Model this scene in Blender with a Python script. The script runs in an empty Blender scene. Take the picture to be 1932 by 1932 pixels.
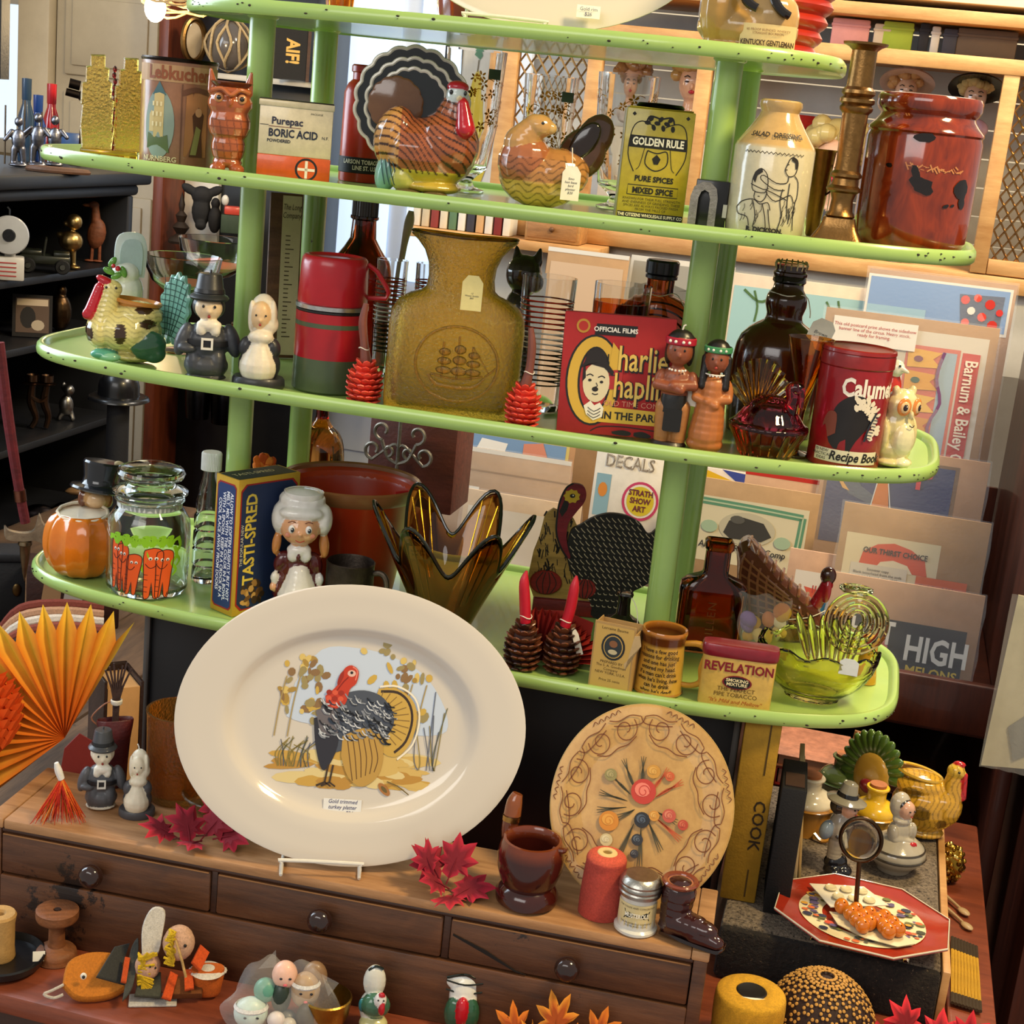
import bpy, bmesh, math, random
import numpy as np
from mathutils import Vector as V, Matrix as MX, noise as NZ
S=bpy.context.scene; LK=S.collection.objects.link
rnd=random.Random(7)
pi=math.pi; sin=math.sin; cos=math.cos
# ---------------------------------------------------------------- camera
CX,CY,CZ,YW,PT,RL,FPX=.4393,-1.573,.5753,.2268,.2553,.1034,2860.
O=V((CX,CY,CZ))
FW=V((-sin(YW)*cos(PT),cos(YW)*cos(PT),-sin(PT)))
r0=V((cos(YW),sin(YW),0)); u0=r0.cross(FW)
RT=r0*cos(RL)+u0*sin(RL); UP=-r0*sin(RL)+u0*cos(RL)
cd=bpy.data.cameras.new('camera'); cam=bpy.data.objects.new('camera',cd); LK(cam)
cd.sensor_width=36; cd.lens=FPX/1932*36; cd.clip_start=.05; cd.clip_end=60
cam.matrix_world=MX(((RT.x,UP.x,-FW.x,CX),(RT.y,UP.y,-FW.y,CY),(RT.z,UP.z,-FW.z,CZ),(0,0,0,1)))
S.camera=cam
# ---------------------------------------------------------------- light
w=bpy.data.worlds.new('world'); S.world=w; w.use_nodes=True
w.node_tree.nodes['Background'].inputs[0].default_value=(1,.96,.9,1)
w.node_tree.nodes['Background'].inputs[1].default_value=.42
def area(n,loc,to,e,c,sx,sy):
    l=bpy.data.lights.new(n,'AREA'); l.shape='RECTANGLE'; l.size=sx; l.size_y=sy; l.energy=e; l.color=c
    o=bpy.data.objects.new(n,l); o.location=loc; LK(o)
    o.rotation_euler=(V(to)-V(loc)).to_track_quat('-Z','Y').to_euler(); return o
area('window_daylight',(-1.9,.1,1.0),(0,0,.2),46,(.72,.86,1),1.2,1.4)
area('shop_front_daylight',(-.6,-3.4,1.9),(0,0,.2),40,(1,.97,.93),2.6,1.2)
area('ceiling_lamp',(1.3,-.5,1.75),(.3,.1,.2),38,(1,.76,.38),.35,.35)
area('ceiling_lamp',(.9,1.1,1.9),(.7,1.2,.1),60,(1,.87,.7),.6,.6)
S.view_settings.view_transform='Standard'; S.view_settings.look='None'
S.view_settings.gamma=1; S.view_settings.exposure=.12; S.view_settings.use_curve_mapping=False
S.cycles.use_denoising=True; S.cycles.max_bounces=10; S.cycles.transmission_bounces=8; S.cycles.transparent_max_bounces=8
S.cycles.diffuse_bounces=3; S.cycles.glossy_bounces=3; S.cycles.caustics_reflective=False; S.cycles.caustics_refractive=True
S.cycles.sample_clamp_indirect=4
# ---------------------------------------------------------------- helpers
def ray(px,py): return FW+RT*((px-966)/FPX)+UP*((966-py)/FPX)
def at(px,py,z): d=ray(px,py); return O+d*((z-CZ)/d.z)
def aty(px,py,y): d=ray(px,py); return O+d*((y-CY)/d.y)
def C(h):
    h=h.lstrip('#'); o=[]
    for i in (0,2,4):
        c=int(h[i:i+2],16)/255; o.append(c/12.92 if c<=.04045 else ((c+.055)/1.055)**2.4)
    return tuple(o)
MATS={}
KIND={ # rough, metal, coat, trans, noise amount, noise scale, bump
'cer':(.14,0,.5,0,.07,.05,.02),'chi':(.1,0,.4,0,0,.05,0),'mat':(.75,0,0,0,.12,.06,.1),'pap':(.85,0,0,0,.07,.03,.03),'wax':(.42,0,.1,0,.08,.05,.03),
'pla':(.3,0,.2,0,.05,.05,.0),'tin':(.32,.0,.3,0,.12,.05,.02),'met':(.32,1,0,0,.15,.06,.05),'dul':(.5,.85,0,0,.25,.05,.1),
'gls':(.02,0,0,1,0,.05,0),'crk':(.04,0,0,.96,.04,.12,.6),'fab':(.95,0,0,0,.18,.25,.3),'gold':(.25,1,0,0,.1,.05,.05),'ink':(.6,0,0,0,0,.05,0),'lea':(.4,0,.15,0,.25,.04,.15),'film':(.05,0,0,.97,0,.05,.25),'wd':(.6,0,0,0,.3,.04,.15)}
def pm(kind):
    if kind in MATS: return MATS[kind]
    ro,me,co,tr,na,ns,bu=KIND[kind]
    m=bpy.data.materials.new(kind+'_surface'); m.use_nodes=True; N=m.node_tree.nodes; L=m.node_tree.links
    b=N['Principled BSDF']; a=N.new('ShaderNodeAttribute'); a.attribute_name='Col'
    b.inputs['Roughness'].default_value=ro; b.inputs['Metallic'].default_value=me
    b.inputs['Coat Weight'].default_value=co; b.inputs['Coat Roughness'].default_value=.08
    b.inputs['Transmission Weight'].default_value=tr; b.inputs['IOR'].default_value=1.12 if kind=='film' else 1.45
    if kind=='film': b.inputs['Transmission Weight'].default_value=0; b.inputs['Alpha'].default_value=.13; b.inputs['Specular IOR Level'].default_value=1
    if kind=='wax': b.inputs['Subsurface Weight'].default_value=.15; b.inputs['Subsurface Radius'].default_value=(.01,.005,.003); b.inputs['Subsurface Scale'].default_value=.5
    if na or bu:
        tc=N.new('ShaderNodeTexCoord'); nz=N.new('ShaderNodeTexNoise'); nz.inputs['Scale'].default_value=ns; nz.inputs['Detail'].default_value=6; nz.inputs['Roughness'].default_value=.65
        if kind=='wd':
            mp=N.new('ShaderNodeMapping'); mp.inputs['Scale'].default_value=(.25,1.6,1.6); L.new(tc.outputs['Object'],mp.inputs[0]); L.new(mp.outputs[0],nz.inputs['Vector'])
        else: L.new(tc.outputs['Object'],nz.inputs['Vector'])
        mr=N.new('ShaderNodeMapRange'); mr.inputs[1].default_value=.3; mr.inputs[2].default_value=.7; mr.inputs[3].default_value=1-na*1.6; mr.inputs[4].default_value=1+na*.6
        L.new(nz.outputs[0],mr.inputs[0])
        mx=N.new('ShaderNodeVectorMath'); mx.operation='SCALE'; L.new(a.outputs['Color'],mx.inputs[0]); L.new(mr.outputs[0],mx.inputs['Scale'])
        L.new(mx.outputs[0],b.inputs['Base Color'])
        if bu:
            bp=N.new('ShaderNodeBump'); bp.inputs['Strength'].default_value=min(1,bu*5); bp.inputs['Distance'].default_value=.0016 if kind=='crk' else .0008
            n2=N.new('ShaderNodeTexNoise'); n2.inputs['Scale'].default_value=ns*(1.6 if kind=='crk' else 4); n2.inputs['Detail'].default_value=4; L.new(tc.outputs['Object'],n2.inputs['Vector'])
            L.new(n2.outputs[0],bp.inputs['Height']); L.new(bp.outputs[0],b.inputs['Normal'])
    else: L.new(a.outputs['Color'],b.inputs['Base Color'])
    MATS[kind]=m; return m
def proc(name,c1,c2,sc=(1,1,1),ns=20,rough=.6,bump=.15,c3=None,th=.62,metal=0,coat=0,det=8,dist=0,fs=None):
    """two-tone noise material in object space, optional third colour as worn flecks"""
    m=bpy.data.materials.new(name); m.use_nodes=True; N=m.node_tree.nodes; L=m.node_tree.links; b=N['Principled BSDF']
    tc=N.new('ShaderNodeTexCoord'); mp=N.new('ShaderNodeMapping'); mp.inputs['Scale'].default_value=sc; L.new(tc.outputs['Object'],mp.inputs[0])
    nz=N.new('ShaderNodeTexNoise'); nz.inputs['Scale'].default_value=ns; nz.inputs['Detail'].default_value=det; nz.inputs['Roughness'].default_value=.7; nz.inputs['Distortion'].default_value=dist
    L.new(mp.outputs[0],nz.inputs['Vector']); cr=N.new('ShaderNodeValToRGB'); E=cr.color_ramp.elements
    E[0].position=.3; E[0].color=C(c1)+(1,); E[1].position=.7; E[1].color=C(c2)+(1,); L.new(nz.outputs[0],cr.inputs[0]); out=cr.outputs[0]
    if c3:
        n2=N.new('ShaderNodeTexNoise'); n2.inputs['Scale'].default_value=fs or ns*.6; n2.inputs['Detail'].default_value=10; n2.inputs['Roughness'].default_value=.75
        ad=N.new('ShaderNodeVectorMath'); ad.operation='ADD'; ad.inputs[1].default_value=(3.3,1.7,5.1); L.new(tc.outputs['Object'],ad.inputs[0]); L.new(ad.outputs[0],n2.inputs['Vector'])
        r2=N.new('ShaderNodeValToRGB'); r2.color_ramp.elements[0].position=th; r2.color_ramp.elements[1].position=th+.03; L.new(n2.outputs[0],r2.inputs[0])
        mx=N.new('ShaderNodeMix'); mx.data_type='RGBA'; L.new(r2.outputs[0],mx.inputs[0]); L.new(out,mx.inputs[6]); mx.inputs[7].default_value=C(c3)+(1,); out=mx.outputs[2]
    L.new(out,b.inputs['Base Color']); b.inputs['Roughness'].default_value=rough; b.inputs['Metallic'].default_value=metal; b.inputs['Coat Weight'].default_value=coat
    if bump:
        bp=N.new('ShaderNodeBump'); bp.inputs['Strength'].default_value=bump; bp.inputs['Distance'].default_value=.004; L.new(nz.outputs[0],bp.inputs['Height']); L.new(bp.outputs[0],b.inputs['Normal'])
    return m
def spl(P,n=5):
    """Catmull-Rom through points of any dimension"""
    P=[tuple(p) for p in P]; Q=[P[0]]+P+[P[-1]]; o=[]
    for i in range(1,len(Q)-2):
        a,b,c,d=(np.array(q,float) for q in Q[i-1:i+3])
        for j in range(n):
            t=j/n; o.append(tuple(.5*(2*b+(c-a)*t+(2*a-5*b+4*c-d)*t*t+(3*b-a-3*c+d)*t**3)))
    o.append(P[-1]); return o
def rr(sx,sy,r,n=4):
    """rounded rectangle outline"""
    o=[]; r=min(r,sx/2,sy/2)
    for cx,cy,a in ((1,1,0),(-1,1,90),(-1,-1,180),(1,-1,270)):
        for i in range(n+1):
            t=math.radians(a+90*i/n); o.append((cx*(sx/2-r)+r*cos(t),cy*(sy/2-r)+r*sin(t)))
    return o
class G:
    """mesh accumulator: coloured primitives in one local frame"""
    def __init__(s,h='ffffff'): s.v=[];s.f=[];s.c=[];s.m=MX.Identity(4);s.k=C(h)
    def col(s,h): s.k=C(h) if isinstance(h,str) else h; return s
    def at(s,x=0,y=0,z=0,rx=0,ry=0,rz=0,sc=1):
        s.m=MX.Translation((x,y,z))@MX.Rotation(rz,4,'Z')@MX.Rotation(ry,4,'Y')@MX.Rotation(rx,4,'X')
        s.m=s.m@(MX.Diagonal((sc,sc,sc,1)) if not isinstance(sc,tuple) else MX.Diagonal(sc+(1,))); return s
    def add(s,vs,fs,flip=0):
        n=len(s.v); s.v+=[s.m@V(p) for p in vs]; s.c+=[s.k]*len(vs); s.f+=[[i+n for i in q] for q in fs]; return s
    def rings(s,R,cap=(1,1),closed=0):
        n=len(R[0]); vs=[p for r in R for p in r]; fs=[]; m=len(R)
        for i in range(m if closed else m-1):
            a=i*n; b=((i+1)%m)*n
            for j in range(n): fs.append((a+j,a+(j+1)%n,b+(j+1)%n,b+j))
        if not closed:
            if cap[0]: fs.append(tuple(range(n))[::-1])
            if cap[1]: fs.append(tuple(range((m-1)*n,m*n)))
        return s.add(vs,fs)
    def lathe(s,P,n=28,sm=0,closed=0,cap=(1,1),sy=1):
        if sm: P=spl(P,sm)
        P=[(max(r,1e-3),z) for r,z in P]
        return s.rings([[(r*cos(2*pi*j/n),sy*r*sin(2*pi*j/n),z) for j in range(n)] for r,z in P],cap,closed)
    def loft(s,R,n=24,p=2,sm=0,cap=(1,1)):
        """rings (z,rx,ry[,cx,cy]) of superellipses"""
        R=[tuple(r)+(0,0)[:5-len(r)] if len(r)<5 else r for r in R]
        if sm: R=spl(R,sm)
        o=[]
        for z,a,b,x,y in R:
            q=[]
            for j in range(n):
                t=2*pi*(j+.5)/n; c_,s_=cos(t),sin(t); p_=p(z) if callable(p) else p
                q.append((x+max(a,.01)*math.copysign(abs(c_)**(2/p_),c_),y+max(b,.01)*math.copysign(abs(s_)**(2/p_),s_),z))
            o.append(q)
        return s.rings(o,cap)
    def box(s,sx,sy,sz,b=1.5):
        """bevelled box standing on z=0"""
        b=min(b,sx*.45,sy*.45,sz*.45); f=lambda i,z:[(x,y,z) for x,y in rr(sx-2*i,sy-2*i,b,2)]
        return s.rings([f(b,0),f(b*.3,b*.3),f(0,b),f(0,sz-b),f(b*.3,sz-b*.3),f(b,sz)])
    def slab(s,x0,y0,z0,x1,y1,z1):
        vs=[(x,y,z) for z in(z0,z1) for x,y in((x0,y0),(x1,y0),(x1,y1),(x0,y1))]
        return s.add(vs,[(3,2,1,0),(4,5,6,7),(0,1,5,4),(1,2,6,5),(2,3,7,6),(3,0,4,7)])
    def prism(s,P,d,b=0):
        """outline in the xz plane, thickness d along y"""
        if b:
            c=(sum(p[0] for p in P)/len(P),sum(p[1] for p in P)/len(P)); k=1-b
            q=[(c[0]+(x-c[0])*k,c[1]+(z-c[1])*k) for x,z in P]
            return s.rings([[(x,-d/2,z) for x,z in q],[(x,-d/4,z) for x,z in P],[(x,d/4,z) for x,z in P],[(x,d/2,z) for x,z in q]])
        return s.rings([[(x,-d/2,z) for x,z in P],[(x,d/2,z) for x,z in P]])
    def ell(s,x,y,z,a,b=None,c=None,ry=0,n=16,m=10,rx=0,rz=0):
        b=a if b is None else b; c=a if c is None else c; M0=s.m
        s.m=M0@MX.Translation((x,y,z))@MX.Rotation(rz,4,'Z')@MX.Rotation(ry,4,'Y')@MX.Rotation(rx,4,'X')@MX.Diagonal((a,b,c,1))
        s.lathe([(sin(pi*i/m),-cos(pi*i/m)) for i in range(m+1)],n); s.m=M0; return s
    def tube(s,P,r=1,n=8,sm=0,closed=0):
        rs=r if isinstance(r,(list,tuple)) else [r]*len(P)
        if sm: Q=spl([tuple(p)+(q,) for p,q in zip(P,rs)],sm); P=[q[:3] for q in Q]; rs=[q[3] for q in Q]
        P=[V(p) for p in P]; R=[]; m=len(P)
        up=V((0,0,1))
        for i,p in enumerate(P):
            t=(P[(i+1)%m]-P[i-1]) if closed else (P[min(i+1,m-1)]-P[max(i-1,0)])
            t=t.normalized() if t.length>1e-9 else V((0,0,1))
            if i==0:
                up=V((0,0,1)) if abs(t.z)<.9 else V((1,0,0))
            a=(up-t*up.dot(t)).normalized(); up=a; b=t.cross(a)
            R.append([p+(a*cos(2*pi*j/n)+b*sin(2*pi*j/n))*rs[i] for j in range(n)])
        return s.rings(R,closed=closed)
    def surf(s,fn,nu,nv,wu=0):
        vs=[fn(i/nu,j/nv) for j in range(nv+1) for i in range(nu if wu else nu+1)]; w_=nu if wu else nu+1
        return s.add(vs,[(j*w_+i,j*w_+(i+1)%w_,(j+1)*w_+(i+1)%w_,(j+1)*w_+i) for j in range(nv) for i in range(nu)])
    def poly(s,P): return s.add(P,[tuple(range(len(P)))])
def meshify(me,mat,P=None,cols=None,ang=35,fix=1):
    if fix:
        b=bmesh.new(); b.from_mesh(me); bmesh.ops.recalc_face_normals(b,faces=b.faces); b.to_mesh(me); b.free()
    if cols is not None:
        a=me.color_attributes.new('Col','FLOAT_COLOR','POINT'); q=np.ones((len(me.vertices),4),np.float32); q[:,:3]=cols; a.data.foreach_set('color',q.ravel())
    me.materials.append(pm(mat) if isinstance(mat,str) else mat)
    me.shade_smooth()
    if ang<180: me.set_sharp_from_angle(angle=math.radians(ang))
def part(root,name,g,mat,label=None,ang=35,colf=None,fix=1):
    me=bpy.data.meshes.new(name); me.from_pydata([tuple(p) for p in g.v],[],g.f); me.update()
    cols=np.array(g.c,np.float32)
    if colf is not None: cols=colf(np.array([tuple(p) for p in g.v],np.float32),cols)
    meshify(me,mat,cols=cols,ang=ang,fix=fix)
    o=bpy.data.objects.new(name,me); LK(o)
    if root is not None: o.parent=root
    if label: o['label']=label
    return o
def blob(root,name,L,mat,vox=3.,sm=4,colf=None,label=None):
    """one continuous surface grown from overlapping ellipsoids (col,x,y,z,a,b,c[,ry,rx,rz]) and capsules (col,p,q,r1[,r2]); every vertex takes the colour of the nearest one"""
    g=G(); E=[]
    for e in L:
        if isinstance(e[1],tuple):
            p,q=V(e[1]),V(e[2]); r1=e[3]; r2=e[4] if len(e)>4 else r1; n=max(2,int((q-p).length/max(min(r1,r2),.5)*1.6)+1)
            for i in range(n+1): t=i/n; c=p.lerp(q,t); r=r1+(r2-r1)*t; E.append((e[0],c.x,c.y,c.z,r,r,r,0,0,0))
        else: E.append(tuple(e)+(0,)*(10-len(e)))
    for e in E: g.ell(e[1],e[2],e[3],e[4],e[5],e[6],ry=e[7],rx=e[8],rz=e[9],n=14,m=9)
    me=bpy.data.meshes.new(name); me.from_pydata([tuple(p) for p in g.v],[],g.f)
    o=bpy.data.objects.new(name,me); LK(o)
    m=o.modifiers.new('r','REMESH'); m.mode='VOXEL'; m.voxel_size=vox
    if sm: m=o.modifiers.new('s','SMOOTH'); m.iterations=sm; m.factor=.5
    dg=bpy.context.evaluated_depsgraph_get(); m2=bpy.data.meshes.new_from_object(o.evaluated_get(dg)); o.modifiers.clear(); o.data=m2; m2.name=name
    bpy.data.meshes.remove(me)
    P=np.zeros(len(m2.vertices)*3,np.float32); m2.vertices.foreach_get('co',P); P=P.reshape(-1,3)
    best=np.full(len(P),1e9); cols=np.zeros((len(P),3),np.float32)
    for e in E:
        M=(MX.Rotation(e[9],3,'Z')@MX.Rotation(e[7],3,'Y')@MX.Rotation(e[8],3,'X')); q=(P-np.array(e[1:4]))@np.array(M)
        d=(np.linalg.norm(q/np.array(e[4:7]),axis=1)-1)*min(e[4:7]); k=d<best; best[k]=d[k]; cols[k]=C(e[0])
    if colf is not None: cols=colf(P,cols)
    meshify(m2,mat,cols=cols,ang=180,fix=0)
    o.parent=root
    if label: o['label']=label
    return o
def txt(root,s,x,y,z,size,h='101010',wrap=None,name='lettering',sx=1,bold=0,rot=(pi/2,0,0),align='CENTER',shear=0,fn=None,mat='ink',ls=1.,sp=1.,th=0):
    """printed or raised words; fn bends them onto a surface"""
    cu=bpy.data.curves.new('t','FONT'); cu.body=s; cu.size=size; cu.align_x=align; cu.align_y='CENTER'; cu.resolution_u=2; cu.offset=bold; cu.shear=shear; cu.space_line=ls; cu.space_character=sp; cu.extrude=th
    o=bpy.data.objects.new('t',cu); me=bpy.data.meshes.new_from_object(o); bpy.data.objects.remove(o); bpy.data.curves.remove(cu)
    me.name=name; T=MX.Diagonal((sx,1,1,1))
    me.transform(T)
    if wrap:
        for v in me.vertices: a=v.co.x/wrap; v.co=(wrap*sin(a),v.co.y,-wrap*cos(a)+wrap+v.co.z)if 0 else (wrap*sin(a),v.co.y,wrap*cos(a)-wrap+v.co.z)
    if fn:
        for v in me.vertices: v.co=fn(v.co)
    else: me.transform(MX.Translation((x,y,z))@(MX.Rotation(rot[2],4,'Z')@MX.Rotation(rot[1],4,'Y')@MX.Rotation(rot[0],4,'X')))
    c=np.zeros((len(me.vertices),3),np.float32); c[:]=C(h); meshify(me,mat,cols=c,fix=0)
    o=bpy.data.objects.new(name,me); LK(o)
    if root is not None: o.parent=root
    return o
def prop(o,label,cat,grp=None,kind=None):
    if label: o['label']=label
    if cat: o['category']=cat
    if grp: o['group']=grp
    if kind: o['kind']=kind
    return o
def put(name,label,cat,loc,grp=None,rz=0,face=None,k=None,lift=0):
    """an Empty at the thing's base; its children are modelled in units of one photograph pixel at that distance"""
    loc=V(loc); d=(O-loc); dep=-(d.dot(FW)); kk=k or dep/FPX
    el=math.atan2(d.z,math.hypot(d.x,d.y)); o=bpy.data.objects.new(name,None); LK(o); o.empty_display_size=.01
    o.location=loc+V((0,0,lift)); o.rotation_euler=(0,0,(math.atan2(d.x,-d.y)+rz) if face is None else face)
    o.scale=(kk,kk,kk/max(.75,cos(el))); return prop(o,label,cat,grp)
NTH='first second third fourth fifth sixth seventh eighth ninth tenth eleventh'.split()
Z0,Z1,Z2,Z3,ZC,ZD=.0005,.2649,.4837,.6555,-.15,-.278
def thing(name,label,cat,px,py,z,r=0,grp=None,rz=0,face=None,lift=0,Y=None):
    """py is the lowest visible edge of a base of radius r (pixels)"""
    if Y is not None: l=aty(px,py,Y); l.z=z; return put(name,label,cat,l,grp,rz,face,lift=lift)
    l=at(px,py,z); d=O-l; el=math.atan2(d.z,math.hypot(d.x,d.y))
    return put(name,label,cat,at(px,py-r*sin(el),z),grp,rz,face,lift=lift)
def copy_tree(o,parent=None):
    c=o.copy(); LK(c)
    if parent is not None: c.parent=parent
    for ch in list(o.children): copy_tree(ch,c)
    return c
def struct(o): o['kind']='structure'; return o
def tag(root,x,y,z,w,h,s='',ry=0,rx=0,hole=1,colr='f2ead6'):
    """small paper price tag with handwriting"""
    g=G(colr); P=[(-w/2,0),(w/2,0),(w/2,h*.8),(w*.25,h),(-w*.25,h),(-w/2,h*.8)]; t=G(colr).at(x,y,z,ry=ry,rx=rx).prism(P,.8); o=part(root,'price_tag',t,'pap')
    if s:
        M=MX.Translation((x,y,z))@MX.Rotation(ry,4,'Y')@MX.Rotation(rx,4,'X'); n=s.count('\n')+1; sz=min(h*.75/n,w*1.5/max(len(q) for q in s.split('\n')))
        txt(o,s,0,0,0,sz,'30303a',fn=lambda c:M@V((c.x,-.8,h*.42+c.y)),shear=.2,name='handwriting')
    return o
LT=.355
# ---------------------------------------------------------------- green shelf stand
green=proc('green_enamel','90b262','a8c66a',ns=3,rough=.28,bump=.0,c3='3a2c18',th=.665,coat=.3,fs=45)
XO,SHR,NS=.0035,.0175,3.8
def sup(L,B,z,n=3.3,N=120):
    o=[]
    for j in range(N):
        t=2*pi*j/N; c,s=cos(t),sin(t); x=L*math.copysign(abs(c)**(2/n),c); o.append((x+XO,.0928+B*math.copysign(abs(s)**(2/n),s)+SHR*x,z))
    return o
st=bpy.data.objects.new('shelf_stand',None); LK(st); prop(st,'lime green enamelled metal stand with four long oval tiers','shelf unit')
def tray(name,z,L,B,n,lip=.0075):
    R=[]
    for o,dz in ((.05,-.006),(.008,-.006),(.003,-.0075),(.0006,-.005),(0,0),(.0006,.0045),(.003,lip),(.006,lip),(.0085,lip-.0015),(.0105,.003),(.012,.0003),(.06,.0003)):
        R.append(sup(L-o,B-o,z+dz,n))
    g=G(); g.rings(R); o=part(st,name,g,green,ang=40); return o
tray('shelf_tier',0,.515,.1964,NS); tray('shelf_tier',.2644,.515,.1964,NS); tray('shelf_tier',.4832,.515,.1964,NS)
tray('shelf_tier',.6549,LT,.172,3.3)
for x in (-.25,.25):
    for y in (0,.1855):
        for a,b in ((0,.258),(.2644,.477),(.4832,.649)):
            g=G().at(x,y).lathe([(.0141,a),(.0141,b)],24); part(st,'post',g,green)
        for a in (.2582,.4772,.649):
            g=G().at(x,y).lathe([(.0145,a-.0025),(.0165,a-.001),(.017,a)],24); part(st,'collar',g,green)

rnd.seed(77)
for z,L_,B_ in ((0,.515,.1964),(.2644,.515,.1964),(.4832,.515,.1964),(.6549,LT,.172)):
    g=G('2a2014')
    for i in range(34):
        q=sup(L_+.0001,B_+.0001,z+rnd.uniform(-.0035,.004),NS if L_>.4 else 3.3,480)[rnd.randint(250,470)]; a=rnd.uniform(.0007,.0022); g.at(*q).ell(0,0,0,a,.0007,a*rnd.uniform(.3,.7),n=7,m=5)
    p=part(st,'paint_chips',g,'ink','small dark chips in the rim enamel'); p['kind']='stuff'
# ---------------------------------------------------------------- furniture under the stand
oak=proc('aged_oak','3c2213','6b4226',sc=(1.5,14,14),ns=5,rough=.5,bump=.25,c3='1c0f08',th=.60,coat=.1,fs=9)
oakt=proc('worn_oak_top','8a5f38','c09062',sc=(1.6,14,10),ns=5,rough=.6,bump=.25,c3='5a3418',th=.68)
oakd=proc('dark_oak','23120b','4a2b1a',sc=(1.5,12,12),ns=5,rough=.5,bump=.2)
redw=proc('reddish_worn_wood','5e2a18','93492c',sc=(1.5,9,9),ns=4,rough=.45,bump=.2,c3='3e1c10',th=.74,coat=.15)
barn=proc('weathered_planks','38281c','6e5238',sc=(9,1.2,9),ns=4,rough=.8,bump=.5,c3='1c120c',th=.62)
maho=proc('mahogany','32140c','5c2a18',sc=(9,9,1.2),ns=4,rough=.4,bump=.08,coat=.2)
pine=proc('golden_pine','a8743e','cfa064',sc=(2,10,10),ns=4,rough=.5,bump=.1)
white=proc('white_paint','c9c2b4','dcd6c8',ns=5,rough=.5,bump=.05)
black=proc('black_paint','0b0b0d','191a1e',ns=6,rough=.45,bump=.1)
ch=bpy.data.objects.new('drawer_chest',None); LK(ch); prop(ch,'long low brown oak chest with a row of three small drawers under the platter','chest')
A=at(0,1545,ZC); B=at(1340,1800,ZC); ch.location=A; ch.rotation_euler=(0,0,math.atan2(B.y-A.y,B.x-A.x))
W_=.708
def bx(root,name,x0,y0,z0,x1,y1,z1,mat,b=.0015,label=None):
    g=G().at((x0+x1)/2,(y0+y1)/2,z0).box(x1-x0,y1-y0,z1-z0,b); return part(root,name,g,mat,label)
bx(ch,'top_board',.004,0,-.010,W_-.017,.125,0,oakt)
bx(ch,'end_board',-.014,0,-.010,.0032,.125,.0004,oakt); bx(ch,'end_board',W_-.0165,0,-.010,W_,.125,.0004,oakt)
bx(ch,'side_panel',W_-.014,.001,-.128,W_-.001,.124,-.0101,oak); bx(ch,'side_panel',-.012,.001,-.128,.001,.124,-.0101,oak)
bx(ch,'front_rail',.001,.002,-.0145,W_-.014,.012,-.0101,oakd)
bx(ch,'divider',.2225,.004,-.0595,.2285,.014,-.0146,oakd,.0006); bx(ch,'divider',.4565,.004,-.0595,.4635,.014,-.0146,oakd,.0006)
bx(ch,'lower_panel',.001,.0,-.128,W_-.014,.012,-.0605,oak)
bx(ch,'back_panel',.001,.112,-.128,W_-.014,.124,-.0101,oakd)
for x0,x1,kx in ((.0015,.222,.104),(.229,.456,.339),(.464,.693,.580)):
    d=bx(ch,'drawer',x0,.0015,-.0585,x1,.1,-.0155,oak,.002)
    part(d,'worn_edge',G('9a6c42').at((x0+x1)/2,.0012,-.0168).box(x1-x0-.003,.0016,.0014,.0004),'wd','pale worn upper edge')
    g=G('2a1712').at(kx,.0015,-.036,rx=pi/2).lathe([(.004,0),(.0042,.004),(.0065,.0065),(.0108,.0095),(.0122,.0135),(.0112,.0185),(.0075,.0225),(0,.024)],22,sm=3)
    part(d,'knob',g,'cer')
g=G('24150d'); part(ch,'crack',G('140b07').at(0,.0008,0).prism([(.467,-.030),(.50,-.041),(.53,-.056),(.541,-.0585),(.53,-.0575),(.497,-.044),(.467,-.032)],.001),'mat','dark split running across the right drawer front')
ds=bpy.data.objects.new('desk',None); LK(ds); prop(ds,'reddish worn wooden desk carrying the drawer chest and the speckled riser','desk')
bx(ds,'desk_top',-.40,-.437,ZD-.022,.613,.40,ZD,redw,.004); bx(ds,'edge_strip',.614,-.437,ZD-.022,.664,.40,ZD,redw,.003)
bx(ds,'apron',-.38,-.41,ZD-.14,.64,-.39,ZD-.0225,oakd); bx(ds,'apron',-.38,.36,ZD-.14,.64,.38,ZD-.0225,oakd)
for x in(-.37,.63):
    for y in(-.4,.37): bx(ds,'leg',x-.025,y-.025,-.98,x+.025,y+.025,ZD-.0226,oakd)
bx(ds,'side_board',.625,-.38,ZD-.14,.64,.35,ZD-.0227,oakd)
tr=bpy.data.objects.new('trunk',None); LK(tr); prop(tr,'black painted box filling the space under the lowest green tier','trunk')
bx(tr,'body',-.352,-.0,ZD,.352,.28,-.0305,black,.003); bx(tr,'lid',-.356,-.004,-.0302,.356,.284,-.008,black,.003)
for x in(-.353,.353): part(tr,'corner_strip',G('6c6c6a').at(x,-.001,ZD+.0005).box(.008,.008,.246,.002),'dul','grey metal corner strip')
part(tr,'hasp',G('787470').at(-.235,-.006,-.05).tube([(0,0,.012),(-.006,-.004,.006),(-.006,-.005,-.012),(0,-.004,-.018)],.0012,8,sm=4).ell(-.001,-.005,-.024,.003,.002,.005),'met','small grey metal hasp')
rs=bpy.data.objects.new('riser',None); LK(rs); prop(rs,'low riser covered in black speckled carpet to the right of the chest','display riser')
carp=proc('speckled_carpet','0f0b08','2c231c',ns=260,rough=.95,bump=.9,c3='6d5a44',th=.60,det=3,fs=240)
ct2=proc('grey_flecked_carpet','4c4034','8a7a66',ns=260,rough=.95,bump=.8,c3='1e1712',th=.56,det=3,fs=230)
RZ=-.218
bx(rs,'front_cover',.372,-.125,ZD,.598,-.112,RZ-.001,carp,.005); bx(rs,'top_cover',.372,-.113,RZ-.02,.598,.265,RZ,ct2,.004)
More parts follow.
